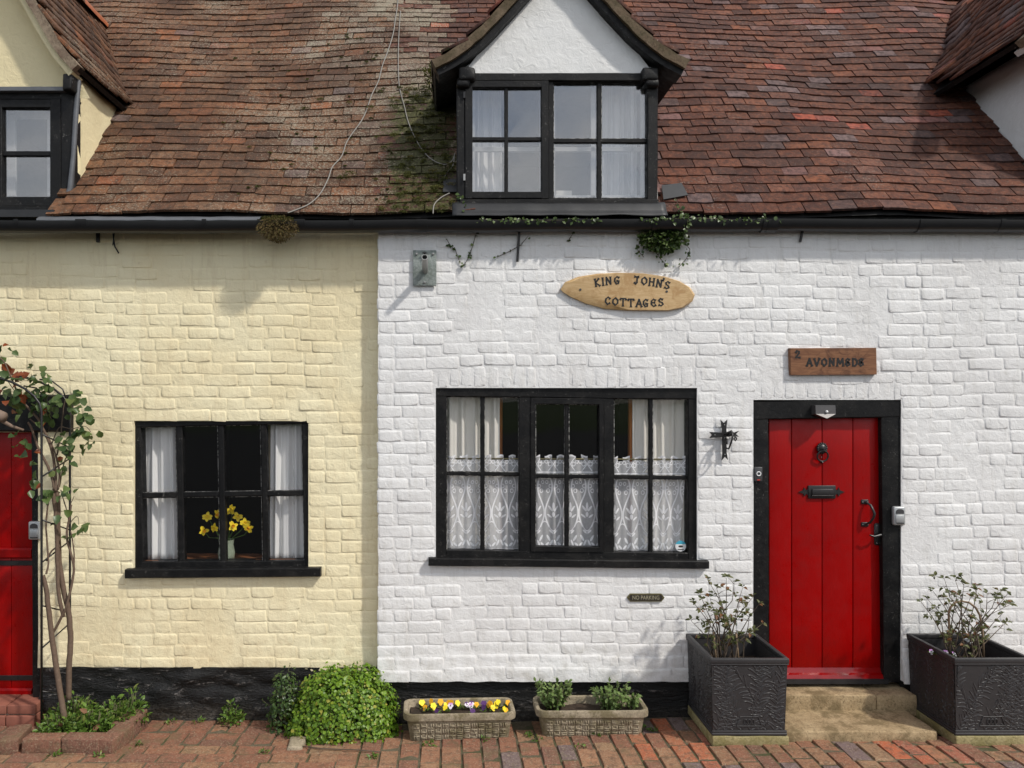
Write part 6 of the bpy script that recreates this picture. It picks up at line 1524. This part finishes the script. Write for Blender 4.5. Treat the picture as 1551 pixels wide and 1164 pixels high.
def stem(pts, r0, r1, mat='bark', name='stem', n=7):
    q = [P(u, v, y) for u, v, y in pts]; out = []
    for i in range(len(q) - 1):          # smooth the run
        p0, p1, p2, p3 = q[max(0, i - 1)], q[i], q[i + 1], q[min(len(q) - 1, i + 2)]
        for k in range(5):
            t = k / 5; out.append(.5 * ((2 * p1) + (-p0 + p2) * t + (2 * p0 - 5 * p1 + 4 * p2 - p3) * t * t + (-p0 + 3 * p1 - 3 * p2 + p3) * t ** 3))
    out.append(q[-1]); out = [p + V((pnoise(p * 14), pnoise(p * 14 + V((7, 0, 0))), 0)) * .004 for p in out]
    b = MB(); m = len(out); b.tube(out, [r0 + (r1 - r0) * i / (m - 1) + .0012 * pnoise(out[i] * 40) for i in range(m)], n); thing_mesh(rs, name, b, mat); return out
S1 = stem([(98, 1090, -.24), (90, 1040, -.22), (80, 975, -.2), (73, 920, -.2), (70, 890, -.2), (65, 872, -.2)], .019, .013)
S2 = stem([(104, 1060, -.16), (105, 1010, -.16), (107, 960, -.15), (103, 925, -.15), (96, 890, -.14), (90, 850, -.13), (88, 800, -.13), (88, 760, -.12), (83, 740, -.12)], .018, .015)
S3 = stem([(96, 935, -.17), (90, 905, -.17), (87, 860, -.16), (86, 820, -.16), (84, 775, -.16), (80, 748, -.15)], .012, .012)
S4 = stem([(80, 960, -.18), (88, 945, -.18), (100, 920, -.19), (108, 890, -.18), (112, 862, -.17), (106, 835, -.17), (101, 815, -.16), (104, 790, -.15), (108, 765, -.15)], .009, .006)
stem([(112, 862, -.17), (112, 840, -.17), (110, 822, -.17), (107, 805, -.16)], .005, .003); stem([(70, 850, -.16), (78, 835, -.15), (88, 828, -.15)], .007, .004)
stem([(70, 870, -.2), (73, 850, -.18), (71, 815, -.17), (70, 790, -.16), (73, 762, -.16), (76, 745, -.15)], .006, .005); stem([(83, 742, -.13), (78, 720, -.12), (66, 695, -.12), (55, 672, -.12), (48, 650, -.13), (42, 640, -.13)], .010, .006)
stem([(85, 745, -.13), (84, 720, -.12), (80, 690, -.12), (70, 660, -.13), (58, 635, -.14), (40, 615, -.15), (28, 600, -.15), (18, 575, -.16), (6, 548, -.16), (-10, 535, -.16)], .010, .004)
stem([(88, 742, -.13), (90, 715, -.12), (84, 690, -.12), (77, 672, -.12), (68, 655, -.12), (45, 635, -.13)], .007, .004); stem([(90, 738, -.12), (97, 700, -.11), (108, 685, -.1), (112, 676, -.1)], .004, .003, 'green_twig')
stem([(86, 690, -.12), (92, 660, -.12), (95, 630, -.12), (99, 605, -.12)], .005, .003, 'twig'); stem([(78, 672, -.12), (90, 648, -.12), (108, 650, -.11), (128, 646, -.1), (138, 655, -.1)], .004, .002, 'twig'); stem([(92, 742, -.12), (100, 768, -.14), (104, 790, -.15)], .004, .003, 'twig')
stem([(60, 640, -.13), (62, 615, -.13), (70, 600, -.13)], .004, .002, 'twig'); stem([(28, 600, -.15), (20, 590, -.15), (10, 575, -.15)], .003, .002, 'green_twig'); stem([(106, 765, -.15), (112, 752, -.14)], .003, .002, 'twig'); stem([(104, 795, -.15), (116, 782, -.14), (120, 795, -.14)], .003, .002, 'twig')
b = MB(); b.tube([P(-22, 628, -.22), P(-2, 630, -.22), P(7, 632, -.225)], [.05, .038, .030], 10); b.tube([P(2, 637, -.2), P(18, 646, -.17), P(36, 652, -.14)], [.014, .011, .008], 7); thing_mesh(rs, 'cut_stub', b, 'stub_wood')
# leaves: one shared set of meshes
LV = []
for k in range(6):
    b = MB(); b.leaf((0, 0, 0), (1, 0, 0), (0, 0, 1), .072 * rnd.uniform(.8, 1.1), .060 * rnd.uniform(.85, 1.1), rnd.uniform(.1, .3), None, rnd.uniform(.05, .3)); me = b.mesh('leaf'); me.materials.append(M['rose_leaf']); LV.append(me)
clusters = [(58, 560, 5), (62, 572, 6), (52, 580, 5), (45, 595, 6), (35, 600, 6), (30, 612, 6), (20, 580, 4), (12, 565, 3), (8, 590, 4), (25, 592, 5), (65, 590, 6), (72, 592, 4), (40, 575, 4), (28, 575, 3), (5, 530, 4), (14, 528, 3), (3, 518, 2), (62, 612, 6), (55, 620, 5), (66, 625, 5), (80, 617, 4), (35, 620, 3), (5, 612, 3), (98, 605, 4), (118, 600, 6), (122, 612, 5), (126, 628, 6), (112, 622, 4), (140, 645, 3), (132, 660, 5), (120, 668, 6), (108, 662, 5), (100, 672, 5), (95, 685, 5), (128, 672, 4),
            (28, 665, 5), (32, 680, 4), (40, 690, 3), (36, 700, 2), (95, 705, 4), (88, 715, 3), (60, 720, 3), (58, 735, 4), (66, 742, 3), (80, 755, 4), (86, 752, 3), (112, 745, 4), (98, 788, 3), (118, 798, 4), (112, 815, 3), (125, 804, 2), (10, 545, 2), (18, 600, 3), (72, 640, 3), (85, 630, 3)]
for (u, v, n) in clusters:
    for i in range(int(n * 1.15)):
        p = P(u + rnd.uniform(-13, 13), v + rnd.uniform(-9, 9), -.14 + rnd.uniform(-.07, .05)); d = (rdir(-.3) + V((0, -.4, -.2))).normalized(); nr = (V((rnd.uniform(-.4, .4), -.7, .6)) + rdir() * .5).normalized()
        nr = (nr - d * nr.dot(d)).normalized(); sd = nr.cross(d); o = bpy.data.objects.new('leaf', rnd.choice(LV)); COL.objects.link(o); o.parent = rs
        s = rnd.uniform(.62, 1.0); o.matrix_parent_inverse = Matrix.Translation(rs.location).inverted(); o.matrix_basis = frame(p, d, sd, nr) @ Matrix.Diagonal((s, s, s, 1)); tone(o, (rnd.random() * .84 if rnd.random() > (.06 if u > 45 else .2) else 1.0, rnd.random(), 0))

# ---- roses in the planters
def rose_bush(PL, label, pts_tip, hoops, seed, canes):
    e0, x0, w, y0, y1, zb, zt = PL; r2 = random.Random(seed); zs = zb + .325; c = V((x0 + w * .42, (y0 + y1) / 2 - .02, zs)); e = empty('rose_bush', c, label, 'rose'); st = MB(); lf = MB(); ends = []
    for (u, v) in pts_tip:
        yq = (y0 + y1) / 2 + r2.uniform(-.12, .12); tip = P(u, v, yq); base = c + V((r2.uniform(-.10, .10), r2.uniform(-.10, .10), 0))
        m1 = base.lerp(tip, .4) + V((r2.uniform(-.04, .04), r2.uniform(-.04, .04), .03)); m2 = base.lerp(tip, .75) + V((r2.uniform(-.02, .02), r2.uniform(-.03, .03), .02)); path = [base, base.lerp(m1, .5) + V((r2.uniform(-.01, .01), 0, 0)), m1, m2, tip]
        st.tube(path, [.0048, .0042, .0034, .0024, .0012], 5)
        for k in range(4):
            t = r2.uniform(.35, 1.0); i = min(3, int(t * 4)); p = path[i].lerp(path[i + 1], t * 4 - i); d = (V((r2.uniform(-1, 1), r2.uniform(-1, 1), r2.uniform(-.2, .8)))).normalized(); L = r2.uniform(.02, .06); q = p + d * L; st.tube([p, p.lerp(q, .5) + UP * .004, q], [.002, .0016, .001], 4); ends.append((q, d))
        ends.append((tip, (tip - m2).normalized()))
    for (q, d) in ends:
        for k in range(r2.choice((3, 4, 5, 5))):
            ld = (d * .6 + V((r2.uniform(-1, 1), r2.uniform(-1, 1), r2.uniform(-.6, .5)))).normalized(); s = r2.uniform(.020, .038); lf.leaf(q + ld * .004, ld, V((r2.uniform(-.5, .5), -.5, 1)), s, s * .62, .3, (r2.random() * .85 if r2.random() < .88 else 1.0, r2.random(), 0), .25)
    thing_mesh(e, 'branches', st, 'twig'); thing_mesh(e, 'foliage', lf, 'bronze_leaf'); return e
rose_bush(PLA, 'thin leaved rose bush in the planter left of the steps', [(1072, 878), (1100, 875), (1112, 882), (1052, 915), (1046, 940), (1060, 900), (1085, 890), (1125, 890), (1140, 905), (1150, 915), (1155, 945), (1135, 935), (1120, 910), (1095, 915), (1075, 905), (1105, 945), (1090, 935), (1065, 925), (1140, 955)], 0, 5, 0)
rose_bush(PLB, 'bushy rose with a cane hoop in the planter right of the steps', [(1430, 876), (1446, 876), (1412, 894), (1395, 912), (1405, 908), (1460, 885), (1480, 888), (1495, 900), (1512, 895), (1526, 900), (1530, 916), (1518, 930), (1525, 942), (1450, 900), (1470, 905), (1485, 915), (1440, 900), (1428, 905), (1465, 935), (1490, 950), (1490, 965), (1420, 930)], 0, 8, 0)
def in_planter(PL, fx, fy, dz=0): e0, x0, w, y0, y1, zb, zt = PL; return V((x0 + w * fx, y0 + (y1 - y0) * fy, zb + .32 + dz))
ch_ = empty('cane_hoop', in_planter(PLB, .2, .5), 'bent cane hoop standing in the planter right of the steps', 'hoop'); b = MB(); yq = -.28; a, c = P(1439, 995, yq), P(1490, 997, yq)
top = [P(1437, 930, yq), P(1440, 920, yq), P(1447, 913, yq), P(1456, 911, yq), P(1468, 913, yq), P(1478, 921, yq), P(1484, 932, yq), P(1488, 955, yq)]
b.tube([a] + top + [c], .0065, 7); thing_mesh(ch_, 'cane', b, 'cane'); b = MB(); b.add([P(1458, 968, yq), P(1462, 965, yq), P(1473, 973, yq), P(1471, 977, yq)], [(0, 1, 2, 3)]); o = thing_mesh(ch_, 'plant_tag', b, 'tag_white'); md = o.modifiers.new('t', 'SOLIDIFY'); md.thickness = .001
for (u0, v0, u1, v1) in ((1085, 1008, 1081, 958), (1119, 1008, 1115, 958)):
    b = MB(); yq = -.30; b.tube([P(u0, v0, yq), P(u1, v1, yq)], .006, 7); tag(b.build('plant_stake', 'cane', None, True), 'thin pale stake left of the pair in the left planter' if u0 < 1100 else 'thin pale stake right of the pair in the left planter', 'stake')
weed('planter_groundcover', in_planter(PLA, .5, .35, .01), .13, .035, 150, 'sedum_leaf', 'low green groundcover in the planter left of the steps', 'plant', .6, .022)
weed('planter_groundcover', in_planter(PLB, .3, .35, .01), .10, .03, 90, 'weed_leaf', 'low green groundcover in the planter right of the steps', 'plant', .6, .022)

# ---- pansies, violas, sedums
def pansy(p, cols, s, label, group, eye=True):
    e = empty('pansy', p, label, 'pansy', group); s *= .80; h = rnd.uniform(.012, .036); c = p + V((rnd.uniform(-.01, .01), rnd.uniform(-.01, .005), h)); d = (V((rnd.uniform(-.9, .9), -1, rnd.uniform(.0, 1.2)))).normalized(); q = d.to_track_quat('Z', 'Y')
    b = MB(); b.tube([p, c - d * .004], .0012, 4)
    for k in range(12): dd = rdir(.3); dd.z = abs(dd.z); b.leaf(p + V((rnd.uniform(-.012, .012), rnd.uniform(-.012, .012), rnd.uniform(0, h * .4))), dd, UP, .024, .012, .2, (rnd.random(), 0, 0))
    thing_mesh(e, 'leaves', b, 'weed_leaf'); b = MB(); b2 = MB()
    for k, (a, sc) in enumerate(((math.pi / 2 - .55, 1.1), (math.pi / 2 + .55, 1.1), (.05, 1), (math.pi - .05, 1), (-math.pi / 2, 1.15))):
        (b if k < 2 else b2).leaf(c + d * .0012 * k, q @ V((math.cos(a), math.sin(a), .08)), d, s * sc, s * 1.0 * sc, -.04, None, .05)
    thing_mesh(e, 'upper_petals', b, cols[0]); thing_mesh(e, 'lower_petals', b2, cols[1])
    if eye: b = MB(); b.lathe([(s * .22, 0), (s * .12, .0012)], (0, 0, 0), 7); b.v = [tuple(c + q @ V((v[0], v[1], v[2] + .0065))) for v in b.v]; thing_mesh(e, 'eye', b, 'flower_eye')
    return e
YEL = ('petal_yellow', 'petal_yellow'); ORA = ('petal_orange', 'petal_orange'); PUR = ('petal_purple', 'petal_white'); LIL = ('petal_lilac', 'petal_white'); DPU = ('petal_purple', 'petal_purple')
PS = sorted(((643, 1062, YEL, .026, 'yellow', 0), (653, 1065, YEL, .028, 'yellow', 0), (668, 1063, ORA, .026, 'orange yellow', 0), (678, 1058, YEL, .024, 'yellow', 0), (686, 1057, ORA, .022, 'orange yellow', 0), (692, 1064, YEL, .024, 'yellow', 0), (681, 1069, LIL, .024, 'lilac and white', 1), (662, 1070, DPU, .020, 'deep purple', 0),
                      (704, 1066, PUR, .022, 'purple and white', 1), (710, 1059, PUR, .024, 'purple and white', 1), (719, 1066, LIL, .024, 'lilac and white', 1), (731, 1057, DPU, .026, 'deep purple', 0), (742, 1056, ORA, .024, 'orange yellow', 0), (752, 1062, YEL, .028, 'yellow', 0), (748, 1067, YEL, .024, 'yellow', 0), (766, 1065, ORA, .024, 'orange yellow', 0), (739, 1066, ORA, .022, 'orange yellow', 0), (760, 1072, YEL, .020, 'yellow', 0)))
PS += [(u_, v_, cl_, .023, w_, 0) for u_, v_, cl_, w_ in ((648, 1070, ORA, 'orange yellow'), (658, 1059, ORA, 'orange yellow'), (673, 1068, YEL, 'yellow'), (684, 1063, ORA, 'orange yellow'), (697, 1058, DPU, 'deep purple'), (714, 1071, DPU, 'deep purple'), (724, 1061, ORA, 'orange yellow'), (735, 1070, DPU, 'deep purple'), (745, 1061, ORA, 'orange yellow'), (757, 1057, YEL, 'yellow'), (770, 1070, ORA, 'orange yellow'), (637, 1067, YEL, 'yellow'))]
PS.sort(key=lambda q: q[0])
for k_, (u, v, cl, s, what, eye) in enumerate(PS):
    x, y = 0, 0; z = .160; k = (CZ - z - .028) * F / (v - YV); y = max(-.25, min(-.12, k - D + rnd.uniform(-.06, .03))); p = V((XU(u + rnd.uniform(-4, 4), y), y, z)); cnt = [q for q in PS if q[4] == what]; pansy(p, cl, s, what + ' pansy in the left trough, ' + ORD[cnt.index(PS[k_])] + ' of that colour from the left', what + ' pansies in the left stone trough', eye)
pf = MB(); 
for k_, (u, v) in enumerate(((1412, 985), (1422, 988), (1432, 990), (1444, 990))): pansy(P(u, v + 6, -.33), LIL, .020, 'purple and white viola in the right planter, %s from the left' % ORD[k_], 'violas in the right planter', False)
def sedum(u, label, r_, h, n, dx=0):
    y = -.19; x = XU(u, y); c = V((x, y, .17)); e = empty('sedum', c, label, 'sedum'); b = MB(); st = MB()
    for i in range(n):
        a = rnd.uniform(0, 6.283); q = rnd.random() ** .5; d = V((math.cos(a) * q * .55, math.sin(a) * q * .5, 1)).normalized(); L = h * rnd.uniform(.55, 1.05); base = c + V((math.cos(a) * r_ * .35 * q, math.sin(a) * r_ * .3 * q, 0)); tip = base + V((math.cos(a) * r_ * .6 * q, math.sin(a) * r_ * .5 * q, L)); st.tube([base, tip], [.003, .002], 5)
        for k in range(22):
            t = rnd.random() ** .6; p = base.lerp(tip, t); ld = (rdir() + d * .4); s = .034 * rnd.uniform(.6, 1.1); b.leaf(p, ld.normalized(), d + ld * -.2, s, s * .55, .15, (min(1, .2 + t * .8 * rnd.random()), 0, 0), .05)
    thing_mesh(e, 'foliage', b, 'sedum_leaf'); thing_mesh(e, 'stems', st, 'green_twig')
sedum(838, 'dense green sedum clump at the left end of the right trough', .13, .175, 34); sedum(925, 'looser green sedum clump at the right end of the right trough', .13, .16, 26); sedum(955, 'small low sedum shoot at the far right of the right trough', .06, .09, 7)

# ---- what grows and hangs along the eaves
def clump(name, c, rx, ry, rz, n, size, mat, label, cat, down=.6, wf=.3, kind=None):
    e = empty(name, c, label, cat); b = MB(); c = V(c)
    for i in range(n):
        d = rdir(); q = rnd.random() ** .4; p = c + V((d.x * rx * q * (1 - .35 * max(0, -d.z)), d.y * ry * q, d.z * rz * q)); ld = (d + V((0, -.4, -down)) + rdir() * .5).normalized(); s = size * rnd.uniform(.6, 1.2); b.leaf(p, ld, rdir(.3), s, s * wf, .2, (rnd.random(), rnd.random(), 0), .2)
    thing_mesh(e, 'foliage', b, mat); return e
clump('moss_clump', P(421, 347, -.125), .135, .06, .085, 2600, .016, 'dead_moss', 'brown moss clump hanging over the gutter of the yellow cottage', 'moss', .9, .3)
clump('moss_tuft', P(420, 334, -.11), .12, .05, .022, 700, .014, 'moss', 'green moss cap on top of the brown clump at the gutter', 'moss', -.3, .3)
def vine(name, pts, nleaf, label, spread=.02, size=.03, mat='ivy_leaf', y=None):
    q = [P(u, v, yy_) for u, v, yy_ in pts]; e = empty(name, q[0], label, 'creeper'); b = MB(); b.tube(q, .0022, 5); thing_mesh(e, 'runner', b, 'twig'); b = MB()
    for i in range(nleaf):
        t = rnd.random() * (len(q) - 1); k = min(len(q) - 2, int(t)); p = q[k].lerp(q[k + 1], t - k) + rdir() * spread * rnd.random(); s = size * rnd.uniform(.5, 1.2); b.leaf(p, (rdir() + V((0, -.5, -.3))).normalized(), V((rnd.uniform(-.5, .5), -1, .5)), s, s * .85, .15, (rnd.random(), 0, 0), .15)
    thing_mesh(e, 'foliage', b, mat); return e
clump('ivy_clump', P(1003, 364, -.055), .165, .035, .082, 800, .026, 'ivy_leaf', 'hanging ivy clump under the gutter right of the oval plaque', 'ivy', .5, .8)
for i, pts in enumerate(([(985, 370, -.05), (1000, 392, -.04), (1012, 405, -.03)], [(1035, 365, -.07), (1045, 378, -.06), (1040, 392, -.04), (1028, 405, -.03)], [(970, 365, -.06), (965, 378, -.04), (975, 390, -.03)])): vine('ivy_strand', pts, 16, ('ivy strand trailing below the middle of the hanging clump', 'ivy strand trailing off the right of the hanging clump', 'ivy strand trailing off the left of the hanging clump')[i], .03, .022)
vine('creeper', [(725, 333, -.115), (780, 334, -.12), (840, 334, -.12), (905, 334, -.115)], 110, 'pale creeper along the gutter under the middle dormer', .022, .026)
vine('creeper', [(975, 336, -.115), (1040, 330, -.12), (1110, 333, -.12), (1185, 334, -.115)], 150, 'pale creeper along the gutter right of the middle dormer', .028, .026)
vine('creeper', [(1022, 300, -.02), (1030, 315, -.07), (1042, 335, -.125), (1040, 350, -.13)], 30, 'short creeper hanging at the right foot of the middle dormer', .03, .028)
vine('creeper', [(694, 296, -.02), (702, 310, -.06), (706, 318, -.08)], 22, 'small creeper at the left foot of the middle dormer', .03, .026)
vine('wall_creeper', [(722, 352, -.02), (716, 372, -.012), (712, 386, -.012), (703, 402, -.012), (696, 396, -.012), (690, 380, -.012), (682, 372, -.012), (676, 362, -.02)], 30, 'thin creeper dangling on the white wall right of the pole socket', .012, .024)
vine('wall_creeper', [(800, 358, -.02), (788, 372, -.014), (770, 382, -.012), (752, 390, -.01)], 10, 'thin creeper at the gutter rod on the white wall', .012, .020)
vine('wall_creeper', [(870, 350, -.02), (864, 360, -.014), (860, 366, -.012)], 6, 'tiny creeper under the gutter left of the hanging ivy', .012, .018)
clump('corner_moss', P(655, 116, .75), .06, .05, .10, 260, .03, 'moss', 'mossy growth where the middle dormer eave meets the roof on the left', 'moss', -.2, .4)
# ---- moss cushions on the tiles
b = MB(); spots = [(462, 168, .03), (486, 156, .036), (530, 163, .026), (556, 104, .02), (567, 100, .016), (527, 65, .016), (548, 68, .018), (530, 268, .045), (522, 274, .05), (640, 120, .06), (392, 290, .018)]
r3 = random.Random(3)
for i in range(150): 
    u = r3.gauss(645, 34); v = r3.uniform(140, 330)
    if 560 < u < 692: spots.append((u, v, r3.uniform(.010, .040)))
for i in range(40): spots.append((r3.uniform(330, 600), r3.uniform(60, 320), r3.uniform(.006, .014)))
for (u, v, s) in spots:
    c = roof_uv(u, v, .034); t = (r3.random() * .9, 0, 0)
    for k in range(int(26 + s * 1400)):
        d = rdir(); d = (d + NRM * .8).normalized(); p = c + V((d.x * s * 1.3, d.y * s, 0)) * r3.random() ** .5 + UPV * (d.z - .5) * s * .6 + NRM * s * .25 * r3.random(); b.leaf(p, (NRM + rdir() * .9).normalized(), rdir(), .010, .006, .2, (min(1, t[0] + .3 * r3.random()), 0, 0))
tag(b.build('roof_moss', 'moss', None, True), 'moss cushions scattered over the tiles round the party line', 'moss', None, 'stuff')

# ---- cables on the roof
def cable(pts, label, r_=.0042, h=.04):
    q = [roof_uv(u, v, h) for u, v in pts]; out = []
    for i in range(len(q) - 1):
        p0, p1, p2, p3 = q[max(0, i - 1)], q[i], q[i + 1], q[min(len(q) - 1, i + 2)]
        for k in range(6): t = k / 6; out.append(.5 * ((2 * p1) + (-p0 + p2) * t + (2 * p0 - 5 * p1 + 4 * p2 - p3) * t * t + (-p0 + 3 * p1 - 3 * p2 + p3) * t ** 3))
    out.append(q[-1]); b = MB(); b.tube(out, r_, 6); return tag(b.build('cable', 'cable', None, True), label, 'cable')
cable([(604, -30), (603, 10), (599, 40), (596, 62), (588, 90), (580, 110), (574, 132), (564, 152), (557, 172), (548, 190), (534, 208), (525, 222), (518, 242), (504, 258), (498, 275), (486, 298), (470, 314), (452, 323), (437, 329)], 'long grey cable running down the roof to the brown moss clump')
cable([(607, 25), (605, 55), (604, 90), (604, 120), (606, 145), (613, 172), (619, 195), (630, 220), (641, 238), (655, 252), (672, 260), (684, 256), (689, 245)], 'grey cable sagging to the left foot of the middle dormer', .0036)
cable([(688, 250), (686, 262), (677, 273), (671, 283)], 'short grey cable end beside the middle dormer', .0036); cable([(681, 303), (668, 309), (658, 318), (656, 331)], 'short bent grey cable above the gutter', .004)
